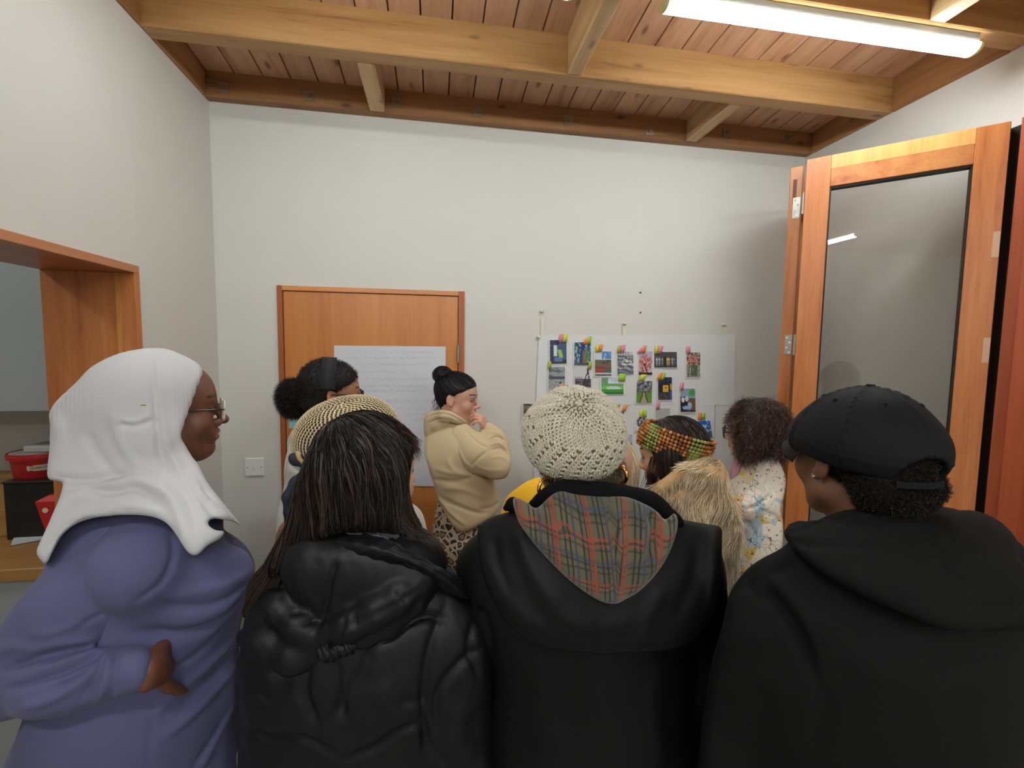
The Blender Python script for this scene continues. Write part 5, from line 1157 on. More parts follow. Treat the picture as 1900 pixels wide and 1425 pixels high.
    hairmesh('hair_curls', J, curls(p0, n0, .006, 5, .0014, 1.3, .0, .5), .0006, (38, 30, 26), .35, parent=o)
    # cap crown of six stitched panels with the opening at the back
    CAP = plain('black_cotton_twill', (20, 20, 22), .75, bscale=600, bstr=.3, bdist=.0006, spec=.2)
    cc = W(0, -.012, .030); R3 = (.091, .106, .090)
    S = [ell(cc, R3, fr, .01), cap(W(0, -.03, .02), W(0, .03, .02), .082, k=.04, flat=fr[2], q=.6), halfspace(W(0, 0, -.001), -fr[2]+fr[1]*.10, .006), ell(W(0, -.012, .022), (.082, .098, .080), fr, .004, 's'), ell(W(0, -.115, -.004), (.038, .05, .032), fr, .005, 's')]
    Vc, Qc = body_mesh(S, .0036, 2); L = (Vc-cc) @ fr.T; az = np.arctan2(L[:, 0], L[:, 1]); seam = np.zeros(len(Vc)); rad = np.linalg.norm(L[:, :2], axis=1); out = np.linalg.norm(L/np.array(R3), axis=1) > .95
    for a in np.radians([0, 60, 120, 180, -60, -120]):
        da = np.abs((az-a+np.pi) % (2*np.pi)-np.pi)*rad; seam += .0022*np.exp(-((da-.0025)/.0014)**2)-.0022*np.exp(-(da/.0009)**2)
    zl = (Vc-W(0, 0, 0)) @ fr[2]; Nn = normals(Vc, Qc); Vc = Vc+Nn*((seam+.0012*nz3(Vc, 38, 5)+.0012*np.exp(-((zl-.024-.1*((Vc-head) @ fr[1]))/.002)**2))*out)[:, None]
    cp = npmesh('cap_crown', Vc, Qc, CAP, root)
    MB().cyl(W(0, -.012, .121), W(0, -.012, .127), .008, 14, .006).build('cap_button', CAP, cp, smooth=True)
    for a in np.radians([30, -30, 90, -90, 150, -150]):
        q = np.array([math.sin(a)*.66*R3[0], math.cos(a)*.66*R3[1], .752*R3[2]]); pc = cc+q @ fr; nn = nrm((q/np.array(R3)**2) @ fr); torus('eyelet', cp, pc+nn*.0012, nn, .0028, .0011, CAP, 14, 6, up=fr[1])
    # back strap under the opening, brim
    a = np.linspace(-.42, .42, 16); pts = [W(.097*math.sin(x)*.98, -.012-.108*math.cos(x), -.014) for x in a]; mm = MB()
    for q in range(15):
        p_, p2 = pts[q], pts[q+1]; h2 = fr[2]*.005; o_ = nrm((p_-head)*[1, 1, 0])*.0025
        mm.raw([p_-h2, p2-h2, p2+h2, p_+h2, p_-h2+o_, p2-h2+o_, p2+h2+o_, p_+h2+o_], BOXF.tolist())
    mm.build('back_strap', CAP, cp, smooth=True)
    nu, nv = 26, 14; Vb = []
    for s_ in (0, 1):
        for j in range(nv):
            for i in range(nu):
                u = -1+2*i/(nu-1); v = j/(nv-1); x = u*.083; y0 = -.012+.105*math.sqrt(max(0, 1-(x/.0965)**2)); y = y0+v*.060*math.sqrt(max(0, 1-(abs(u)**2.6)*.96)); z = .016-.020*u*u-.018*v+.10*y*.10
                Vb.append(W(x, y-.004, z-.003*s_))
    i = np.arange(nu*nv).reshape(nv, nu); Qf = np.stack([i[:-1, :-1], i[:-1, 1:], i[1:, 1:], i[1:, :-1]], -1).reshape(-1, 4); n = nu*nv; rim = np.concatenate([i[0, :], i[1:, -1], i[-1, -2::-1], i[-2:0:-1, 0]]); r2 = np.roll(rim, -1)
    npmesh('brim', np.array(Vb), np.vstack([Qf, Qf[:, ::-1]+n, np.stack([rim, rim+n, r2+n, r2], 1)]), CAP, cp)
    ev = W(-.082, -.002, -.034); torus('stud_earring', root, ev, fr[0], .0020, .0016, plain('bright_silver', (230, 230, 230), .1, 1.0), 12, 6)
h_cap()
# ================================================================== PERSON: beige hoodie, hand at mouth
def z_(X, Y, x0, y0, s): return (x0+X/s, y0+Y/s)
def h_hoodie():
    d = 2.0; head = P(849, 738, d); b = dirv(72)
    wr = P(908, 796, 1.93)
    arms = dict(shR=P(858, 822, 1.90), elR=P(932, 868, 1.86), wrR=wr, shL=P(850, 815, 2.14), elL=P(875, 880, 2.14), wrL=P(890, 910, 2.06))
    J = person('black-haired person with a bun in a beige hoodie and leopard trousers, hand held to mouth', head, hd(110), hd(66), s=.87, base=P(856, 950, 2.0), pitch=-.10, roll=0, skin=(205, 158, 134), sw=.17, hip=.165, depth=.15, fh=.0026, lips=(176, 104, 98), blush=.16,
               trousers=(150, 130, 110), arms=arms, hands=dict(R=dict(w=P(905, 797, 1.925), f=P(887, 770, 1.895)-P(905, 797, 1.925), n=-AX_R*.95-AX_D*.1+AX_F*.1, side=-1, s=.74, curl=(.75, .8, .85, .9), thumb=.5)), tmat=None)
    root = J['root']
    for o in root.children:
        if o.name.startswith('trousers'):
            m, nt, bb = newmat('leopard_print'); vo = nt.nodes.new('ShaderNodeTexVoronoi'); vo.feature = 'DISTANCE_TO_EDGE'; vo.inputs['Scale'].default_value = 34; nt.links.new(coords(nt), vo.inputs['Vector'])
            v2 = nt.nodes.new('ShaderNodeTexVoronoi'); v2.inputs['Scale'].default_value = 34; nt.links.new(coords(nt), v2.inputs['Vector'])
            c = ramp(nt, vo.outputs[0], [(.0, (205, 186, 160)), (.10, (205, 186, 160)), (.14, (48, 38, 34)), (.24, (48, 38, 34)), (.30, (168, 134, 104))]); nt.links.new(c, bb.inputs['Base Color']); bb.inputs['Roughness'].default_value = .8; o.data.materials[0] = m
    HOOD = plain('beige_sweatshirt', (202, 180, 142), .9, bscale=400, bstr=.25, bdist=.0008, sheen=.15)
    S = [ell(P(845, 850, 2.0), (.16, .165, .16), frame(b), .05), cap(P(842, 870, 2.0), P(862, 950, 2.0), .155, .165, .06, flat=b, q=1.0), cap(P(850, 830, 1.92), P(848, 820, 2.12), .085, k=.05), cap(P(845, 790, 2.0), P(845, 820, 2.0), .075, .12, .04)]
    S.append(polyclip([(790, 800), (800, 775), (836, 768), (872, 790), (893, 805), (915, 815), (935, 840), (940, 870), (936, 912), (934, 926), (925, 945), (910, 962), (862, 987), (836, 970), (815, 932), (805, 900), (800, 878), (789, 842)], .012))
    f = [([(878, 885), (845, 893), (806, 890)], -.010, .008), ([(935, 925), (915, 940), (890, 945)], -.006, .008), ([(812, 920), (840, 935), (880, 950), (905, 952)], -.008, .008), ([(808, 915), (830, 945), (862, 975)], .006, .008), ([(830, 850), (840, 870), (870, 882)], .006, .010), ([(808, 870), (840, 878), (880, 885)], .005, .008), ([(820, 905), (860, 908), (900, 925)], .005, .010), ([(816, 930), (836, 960), (862, 978)], -.004, .004)]
    garment('hoodie', J, S, .006, HOOD, f, disp=lambda V: .0018*nz3(V, 22, 4))
    S = [cap(P(858, 818, 1.915), P(885, 842, 1.89), .075, .075, .04), cap(P(885, 842, 1.89), P(932, 866, 1.87), .075, .058, .04), cap(P(932, 866, 1.87), P(924, 820, 1.90), .055, .048, .04), cap(P(924, 820, 1.90), P(906, 795, 1.925), .048, .030, .03)]
    S.append(polyclip([(842, 790), (868, 786), (890, 802), (888, 794), (898, 786), (912, 784), (930, 797), (942, 815), (947, 840), (948, 862), (942, 882), (930, 889), (900, 890), (868, 880), (845, 862), (832, 830)], .010))
    f = [([(872, 866), (888, 850), (902, 838)], -.006, .004), ([(903, 820), (920, 810), (938, 818)], -.008, .005), ([(900, 812), (915, 802), (932, 808)], .005, .005), ([(905, 828), (925, 822), (942, 835)], .005, .005), ([(908, 836), (930, 832), (945, 848)], -.007, .005), ([(898, 800), (912, 796), (922, 800)], -.004, .003), ([(865, 800), (885, 820), (903, 830)], -.006, .005), ([(850, 830), (862, 855), (880, 870)], .005, .006), ([(912, 850), (930, 848), (944, 858)], .004, .005), ([(880, 862), (905, 872), (935, 872)], .003, .007)]
    garment('sleeve', J, S, .0045, HOOD, f, it=2); S = [cap(J['shL'], J['elL'], .075, .06, .05), cap(J['elL'], J['wrL'], .058, .035, .03)]; garment('sleeve', J, S, .010, HOOD)
    S = tubes([P(868, 786, 1.94), P(850, 775, 1.90), P(825, 770, 1.90), P(804, 775, 1.95), P(798, 776, 2.03), P(815, 768, 2.10), P(845, 772, 2.1)], [.014, .022, .026, .028, .026, .024, .02], .02) + [ell(P(808, 795, 1.98), (.055, .06, .06), None, .03), ell(P(798, 806, 2.0), (.028, .04, .03), None, .02), cap(P(850, 784, 1.95), P(815, 790, 1.93), .02, .03, .02)]
    S.append(polyclip([(787, 775), (796, 766), (812, 761), (836, 763), (858, 776), (876, 788), (870, 792), (845, 788), (822, 796), (808, 812), (800, 821), (791, 816), (786, 795)], .006))
    garment('hood', J, S, .0045, HOOD, [([(790, 775), (810, 768), (835, 770), (862, 786)], -.006, .003), ([(794, 785), (815, 778), (840, 780)], -.005, .003), ([(800, 795), (815, 788), (838, 786)], .003, .004)], it=2)
    fr = J['fr']; s = J['s']; W = xf(head, fr, s); HM = plain('black_hair_mass', (20, 17, 18), .42)
    S = [ell(W(0, -.024, .040), (.083*s, .100*s, .090*s), fr, .02), cap(W(0, -.06, -.02), W(0, -.05, -.06), .045*s, .03*s, .02), ell(W(0, .008, .050), (.074*s, .084*s, .068*s), fr, .02), halfspace(W(0, .077, .052), fr[1]-fr[2]*.75, .008)]
    S.append(ell(W(.085, .05, -.02), (.05*s, .06*s, .062*s), fr, .01, 's')); S.append(ell(W(-.085, .05, -.02), (.05*s, .06*s, .062*s), fr, .01, 's')); S.append(ell(W(.09, -.012, -.028), (.03*s, .028*s, .045*s), fr, .01, 's'))
    o, V, Q = garment('hair', J, S, .0038, HM); bun = P(821, 696, 2.0)
    p = comb(V, Q, 2600, .010, 8, lambda q: nrm2(bun-q), (.0005, .0025), jitter=.06); hairmesh('hair_strands', J, p, .0012, (30, 26, 28), .3, parent=o)
    S = [ell(bun, (.040, .038, .034), None, .02), cap(bun, W(0, -.075, .075), .026, .03, .02)]; o2, V, Q = garment('hair_bun', J, S, .004, HM)
    p = comb(V, Q, 900, .008, 9, lambda q: np.cross(q-bun, AX_F+.4*UZ)*8+.3, (.001, .006), jitter=.25); hairmesh('bun_strands', J, p, .0012, (30, 26, 28), .3, parent=o2)
    n = 70; b0 = np.array([P(812+RNG.uniform(-5, 8), 745+RNG.uniform(-8, 10), 2.0) for _ in range(n)]); hairmesh('loose_curls', J, curls(b0, np.tile(-AX_R*.5-UZ*.8, (n, 1)), .035, 10, .004, 1.4, .4, .3), .0009, (26, 22, 24), .2, parent=o)
h_hoodie()

# ================================================================== PERSON: afro puff, headband, white sweater
def h_afro():
    d = 1.72; head = P(619, 730, d); b = dirv(60)
    J = person('person with a curly afro puff, dark headband and white sweater by the door', head, hd(74), hd(60), s=.94, pitch=-.05, skin=(172, 120, 88), sw=.175, hip=.16, depth=.13, fh=.0032, trousers=(60, 66, 84))
    root = J['root']; fr = J['fr']; s = J['s']; W = xf(head, fr, s)
    KN = plain('off_white_knit', (222, 216, 206), .95, bscale=260, bstr=.4, bdist=.001, sheen=.3)
    S = upper_prims(J, .028, (.068, .06, .05)); cl = [(500, 1600), (502, 1100), (503, 1000), (505, 940), (510, 880), (520, 843), (533, 812), (560, 785), (620, 780), (700, 830), (720, 900), (720, 1600)]; S.append(polyclip(cl, .012))
    garment('sweater', J, S, .0065, KN, [([(545, 830), (530, 880), (525, 960)], -.006, .008), ([(535, 860), (552, 872), (570, 870)], -.006, .007), ([(510, 900), (520, 960), (515, 1020)], .004, .012)], disp=lambda V: .002*nz3(V, 20, 3))
    HM = plain('black_afro_mass', (20, 17, 16), .7)
    S = [ell(W(0, -.028, .042), (.086*s, .104*s, .094*s), fr, .02), ell(W(0, -.085, -.03), (.05*s, .04*s, .04*s), fr, .02), ell(W(0, .008, .050), (.076*s, .086*s, .070*s), fr, .02), halfspace(W(0, .072, .052), fr[1]-fr[2]*.65, .008), ell(W(.085, .055, -.03), (.05*s, .06*s, .07*s), fr, .01, 's'), ell(W(.09, -.012, -.030), (.03*s, .028*s, .045*s), fr, .01, 's')]
    o, V, Q = garment('hair', J, S, .004, HM); p0, n0 = sample_surface(V, Q, 5000); hairmesh('hair_curls', J, curls(p0, n0, .010, 6, .0022, 1.5, .0, .6), .0010, (34, 28, 26), .3, parent=o)
    pc = P(543, 737, 1.74); S = [ell(pc, (.050, .050, .062), None, .02), cap(pc, W(0, -.09, .02), .035, .04, .02), ell(P(549, 755, 1.74), (.04, .045, .035), None, .02)]; o, V, Q = garment('hair_puff', J, S, .005, HM); p0, n0 = sample_surface(V, Q, 9000)
    hairmesh('puff_curls', J, curls(p0, n0, .022, 8, .0035, 2.0, .1, .7), .0009, (40, 32, 28), .35, parent=o)
    # headband over the crown
    th = np.linspace(-1.75, 1.75, 40); mm = []; 
    for a in th:
        for k in range(2):
            q = np.array([math.sin(a)*.0895, (-.018+.026*(1-2*k))-.01*abs(math.sin(a)), .042+math.cos(a)*.0985]); mm.append(W(*q))
    mm = np.array(mm); out = nrm2(mm-W(0, -.02, .03)); m2 = mm-out*.004; n = len(mm); i = np.arange(0, n-2, 2)
    Q = np.vstack([np.stack([i, i+1, i+3, i+2], 1), np.stack([i, i+2, i+3, i+1], 1)+n, np.stack([i, i+2, i+2+n, i+n], 1), np.stack([i+1, i+1+n, i+3+n, i+3], 1)])
    npmesh('headband', np.vstack([mm+out*.004, m2]), Q, plain('charcoal_jersey_band', (34, 33, 35), .8), root)
    glasses(J, plain('dark_plum_rim', (48, 34, 44), .3), rr=.0026, R=.024, lens=LENS, y=.110, round_=False, z=-.002, sq=.8)
h_afro()

# ================================================================== PERSON: woven flat hat, partly hidden
def h_hat():
    d = 1.25; head = P(648, 838, d); b = dirv(10)
    J = person('person in a beige woven hat with a navy knot, mostly hidden behind long dark hair', head, hd(25), hd(10), s=.95, skin=(150, 108, 84), sw=.15, hip=.15, depth=.12, fh=.006, has_eyes=False, trousers=(50, 54, 66))
    root = J['root']; fr = J['fr']
    COAT = plain('pale_grey_teddy', (196, 192, 186), .95, bscale=150, bstr=.6, bdist=.003, sheen=.4); NAVY = plain('navy_trim', (36, 42, 60), .7)
    S = upper_prims(J, .02, (.058, .052, .045)); S.append(polyclip([(522, 1500), (520, 1060), (524, 1000), (532, 960), (531, 925), (541, 902), (562, 882), (640, 872), (740, 880), (790, 960), (800, 1500)], .010))
    garment('teddy_coat', J, S, .0065, COAT, disp=lambda V: .002*nz3(V, 60, 3))
    L = tubes([P(566, 878, 1.16), P(548, 895, 1.14), P(534, 922, 1.13), P(534, 950, 1.13), P(530, 975, 1.14)], [.012, .013, .013, .009, .005], .01); garment('navy_collar', J, L, .0045, NAVY)
    S = [ell(P(655, 850, 1.25), (.074, .088, .09), fr, .03)]; garment('hair', J, S, .006, plain('dark_hair_under_hat', (28, 22, 20), .7))
    c = P(645, 808, d); ax = nrm(UZ*.92-AX_F*.30-AX_R*.12); u0 = nrm(np.cross(ax, AX_F)); v0 = np.cross(ax, u0); RA, RB = .137, .105
    th = np.linspace(.02, 2.5, 40); ph = np.linspace(0, 2*np.pi, 80, endpoint=False); TH, PH = np.meshgrid(th, ph, indexing='ij')
    def pt(T, F, k=1.0):
        r_ = RA*np.sin(np.minimum(T, 1.6))**.9*np.where(T > 1.6, np.cos((T-1.6)*.95), 1)*(1+.03*np.sin(2*F+.5)); z = RB*np.cos(T)*np.where(T > 1.6, .85, 1)*(1-.1*np.exp(-(T/.5)**2)); return c+k*(r_[..., None]*(np.cos(F)[..., None]*u0+np.sin(F)[..., None]*v0)+z[..., None]*ax)
    G = pt(TH, PH, .985).reshape(-1, 3); i = np.arange(39*80).reshape(39, 80); j = np.roll(i, -1, 1); Q = np.stack([i, i+80, j+80, j], -1).reshape(-1, 4)
    npmesh('hat_lining', G, Q, plain('dark_hat_lining', (48, 36, 28), .9), root)
    P0, A0, N0, S0, C0 = [], [], [], [], []; t = .06; k = 0; cr = np.array(lin((222, 200, 160))[:3]); dk = np.array(lin((84, 62, 42))[:3])
    while t < 2.45:
        r_ = RA*math.sin(min(t, 1.6))**.9*(math.cos((t-1.6)*.95) if t > 1.6 else 1); n = max(8, int(2*np.pi*r_/.0112))
        for q in range(n):
            p_ = 2*np.pi*(q+.33*k)/n; a = pt(np.array(t), np.array(p_)); b_ = pt(np.array(t+.04), np.array(p_)); s_ = pt(np.array(t), np.array(p_+.04)); al = nrm(b_-a); sd = nrm(s_-a); nn = nrm(np.cross(al, sd)); nn = nn if nn@(a-c) > 0 else -nn
            P0 += [a+nn*.0002, a-al*.0036+nn*.0008]; A0 += [al*.9+sd*.35, sd]; N0 += [nn, nn]; S0 += [(.0030, .0016, .0040), (.0013, .0015, .0052)]; C0 += [cr*RNG.uniform(.88, 1.05), cr*RNG.uniform(.8, 1.0)]
        t += .0096/RA; k += 1
    o = blobs('woven_straw', root, np.array(P0), np.array(A0), np.array(N0), np.array(S0), vcol('straw_fibre', .7), np.array(C0)); o['kind'] = 'stuff'
    S = [ell(P(549, 853, 1.12), (.016, .013, .016), None, .008), cap(P(544, 848, 1.12), P(562, 863, 1.12), .010, .008, .008)]; garment('navy_knot', J, S, .003, NAVY); 
    MB().tube([P(551, 838, 1.105), P(555, 850, 1.10), P(562, 858, 1.105)], .005, 8).build('gold_knot', plain('tan_gold_cord', (196, 160, 104), .5), root, smooth=True)
h_hat()

# ================================================================== PERSON: yellow top, pale blond hair
def h_yellow():
    head = P(1126, 878, 1.26)
    J = person('person with pale blond hair in a bright yellow top behind the beret', head, hd(20), hd(12), s=.92, pitch=-.2, skin=(214, 170, 148), base=P(1085, 930, 1.30), sw=.13, hip=.12, depth=.13, fh=.006, has_eyes=False, lean=.05, trousers=(56, 60, 76))
    S = upper_prims(J, .02, (.056, .05, .045)); S += [cap(P(1000, 935, 1.27), P(1110, 945, 1.30), .085, .10, .05), cap(P(985, 945, 1.27), P(950, 1010, 1.25), .07, .06, .04)]
    S.append(polyclip([(900, 1500), (902, 1060), (908, 985), (918, 955), (934, 928), (960, 905), (988, 889), (1016, 888), (1120, 920), (1190, 935), (1205, 1000), (1205, 1500)], .010))
    garment('yellow_top', J, S, .0065, plain('bright_yellow_knit', (246, 184, 30), .85, bscale=300, bstr=.2))
    S = [ell(P(1122, 868, 1.30), (.088, .10, .10), J['fr'], .03), cap(P(1130, 880, 1.27), P(1140, 930, 1.25), .07, .055, .03)]; o, V, Q = garment('hair', J, S, .005, plain('blond_hair_mass', (214, 194, 156), .6))
    cr = P(1120, 800, 1.3); p = comb(V, Q, 2500, .016, 8, lambda q: nrm2(q-cr)*.5+np.array([0, 0, -1.]), (.0005, .006)); hairmesh('hair_strands', J, p, .0012, (232, 214, 180), .2, parent=o)
h_yellow()

# ================================================================== PERSON: crocheted headband, fur coat
def h_fur():
    d = 1.46; head = P(1246, 841, d); b = dirv(5)
    J = person('dark-haired person in an orange and green crocheted headband and a tan fur coat', head, hd(-46), hd(-5), s=.95, pitch=-.26, roll=.10, skin=(208, 158, 130), sw=.17, hip=.16, depth=.14, fh=.0028, lips=(172, 86, 84), blush=.16, trousers=(44, 44, 52))
    root = J['root']; fr = J['fr']; s = J['s']; W = xf(head, fr, s)
    S = upper_prims(J, .04, (.075, .07, .06)); S += [cap(P(1215, 925, 1.36), P(1335, 905, 1.36), .085, .085, .05), cap(P(1225, 985, 1.40), P(1320, 985, 1.40), .13, .13, .06), ell(P(1300, 880, 1.36), (.09, .08, .05), None, .03)]
    poly = [(1185, 1700), (1185, 1200), (1182, 1000), (1188, 930), (1200, 915), (1225, 892), (1262, 868), (1298, 852), (1322, 846), (1340, 858), (1348, 880), (1350, 905), (1360, 935), (1369, 962), (1372, 993), (1369, 1028), (1360, 1060), (1352, 1110), (1352, 1250), (1352, 1700)]
    S.append(polyclip(poly, .012)); UF = plain('tan_underfur', (200, 160, 112), .95)
    o, V, Q = garment('fur_coat', J, S, .006, UF, [([(1352, 905), (1310, 905), (1270, 900), (1225, 925)], -.016, .009), ([(1240, 890), (1290, 875), (1340, 890)], .006, .02), ([(1290, 1000), (1300, 1080), (1300, 1200)], -.006, .02)])
    p0, n0 = sample_surface(V, Q, 42000, lambda c: ((c[:, 2] > .95)*1.0+.04)*(((c-CAM) @ AX_F < d+.12)*1.+.15)); n = len(p0)
    fl = .8*np.sin(p0[:, 0]*46+p0[:, 2]*30)+.6*np.sin(p0[:, 2]*70-p0[:, 0]*35+1.5*np.sin(p0[:, 1]*40)); gd = nrm2(np.stack([-.35+.45*fl, np.full(n, -.1), -1+.2*np.cos(p0[:, 0]*60)], 1)+(p0[:, 2:3] > 1.36)*np.array([-.9, 0, .45])+RNG.normal(size=(n, 3))*.16)
    m = 5; t = np.linspace(0, 1, m)[None, :, None]; L = RNG.uniform(.020, .036, n)[:, None, None]; paths = p0[:, None]+L*(n0[:, None]*t*.42*(1-.35*t)+gd[:, None]*(t**1.25)*.95)
    k = (.86+.42*nz3(p0, 34, 5)+RNG.normal(size=n)*.14).clip(.25, 1.35)[:, None, None]; c0 = np.array(lin((214, 170, 114))[:3]); c1 = np.array(lin((255, 244, 214))[:3]); C = (c0*(1-t**.8)+c1*t**.8)*k*np.ones((n, m, 1))
    Vr, Qr, Cr = ribbons(paths, RNG.uniform(.0009, .0017, n), C); npmesh('fur', Vr, Qr, vcol('fur_strands', .6, spec=.3), o, col=Cr)
    # hair
    HM = plain('dark_brown_mass', (32, 25, 22), .5)
    S = [ell(W(0, -.020, .038), (.086*s, .098*s, .083*s), fr, .02), cap(W(-.06, -.01, .01), W(-.072, .015, -.10), .030, .024, .03), cap(W(.06, .0, .01), W(.072, .03, -.10), .030, .02, .03), cap(W(0, -.06, .0), W(0, -.055, -.08), .056, .045, .04), cap(W(-.075, -.02, -.01), W(-.07, -.03, -.10), .03, .03, .03), ell(W(0, .105, -.03), (.05, .06, .12), fr, .01, 's'), halfspace(W(0, .072, .05), fr[1]-fr[2]*.4, .008)]
    o, V, Q = garment('hair', J, S, .0042, HM); cr = W(0, .01, .125); p = comb(V, Q, 4200, .013, 9, lambda q: nrm2(q-cr)*.6+np.array([0, 0, -1.])*np.clip((cr[2]-q[:, 2:3])/.08, 0, 1.3), (.0005, .004), jitter=.1); hairmesh('hair_strands', J, p, .0012, (52, 40, 35), .35, parent=o, hue=((104, 84, 72), .08))
    n = 160; A = np.array([W(-.060+RNG.uniform(-.012, .012), .030+RNG.uniform(-.02, .02), .0) for _ in range(n)]); Bm = A+np.array([0, 0, -.06])+fr[1]*.01+RNG.normal(size=(n, 3))*.006; Ce = A+np.array([-.01, 0, -.13])+fr[1]*.015+RNG.normal(size=(n, 3))*.012; t = np.linspace(0, 1, 10)[None, :, None]
    hairmesh('front_lock', J, A[:, None]*(1-t)**2+2*Bm[:, None]*t*(1-t)+Ce[:, None]*t**2, .0012, (46, 36, 32), .3, parent=o)
    n = 40; b0 = np.array([P(1298+RNG.uniform(-8, 8), 815+RNG.uniform(-12, 20), 1.42) for _ in range(n)]); hairmesh('loose_curls', J, curls(b0, np.tile(AX_R*1.0-UZ*.1, (n, 1)), .035, 14, .006, 1.3, .6, .35), .0009, (50, 38, 32), .2, parent=o)
    # headband of popcorn stitches: rows around an ellipse tilted on the head
    P0, A0, N0, S0, C0 = [], [], [], [], []; rows = 8; cols = 62; col = {0: (190, 120, 60), 1: (138, 82, 40), 2: (160, 164, 88), 3: (110, 114, 54), 4: (214, 150, 86)}
    def bp(a, v, k=1.0):   # a around, v across (-1..1)
        dl = np.array([math.sin(a), math.cos(a), .62*math.cos(a)+v*.44-.05]); rr_ = np.array([.102, .124, .103])*s*k; t_ = 1/math.sqrt(((dl/rr_)**2).sum())
        return W(0, -.020, .042)+t_*(dl @ fr)
    for i in range(cols):
        for j in range(rows):
            a = 2*np.pi*(i+.5*(j % 2))/cols; v = -1+2*j/(rows-1); c = bp(a, v); c2 = bp(a+.02, v); c3 = bp(a, v+.04); nn = nrm(np.cross(nrm(c2-c), nrm(c3-c))); nn = nn if nn@(c-head) > 0 else -nn
            g = math.sin(a*5+.9+.6*v); kk = (2 if RNG.random() < .85 else 3) if g > .55 else (0 if RNG.random() < .6 else (1 if RNG.random() < .7 else 4)); P0.append(c+nn*RNG.uniform(0, .0012)); A0.append(nrm(c3-c)+nrm(c2-c)*.5); N0.append(nn); S0.append((.0060, .0056, .0058)); C0.append(np.array(lin(col[kk])[:3])*RNG.uniform(.8, 1.1))
    o = blobs('crochet_headband', root, np.array(P0), np.array(A0), np.array(N0), np.array(S0), vcol('crochet_wool', .9, bscale=700, bstr=.5, bdist=.0006), np.array(C0)); o['kind'] = 'stuff'
    G = np.array([bp(2*np.pi*i/48, v, .975) for v in np.linspace(-1, 1, 6) for i in range(48)]); i = np.arange(5*48).reshape(5, 48); j = np.roll(i, -1, 1); npmesh('headband_lining', G, np.vstack([np.stack([i, j, j+48, i+48], -1).reshape(-1, 4), np.stack([i, i+48, j+48, j], -1).reshape(-1, 4)]), plain('rust_wool', (92, 58, 34), .95), root)
h_fur()

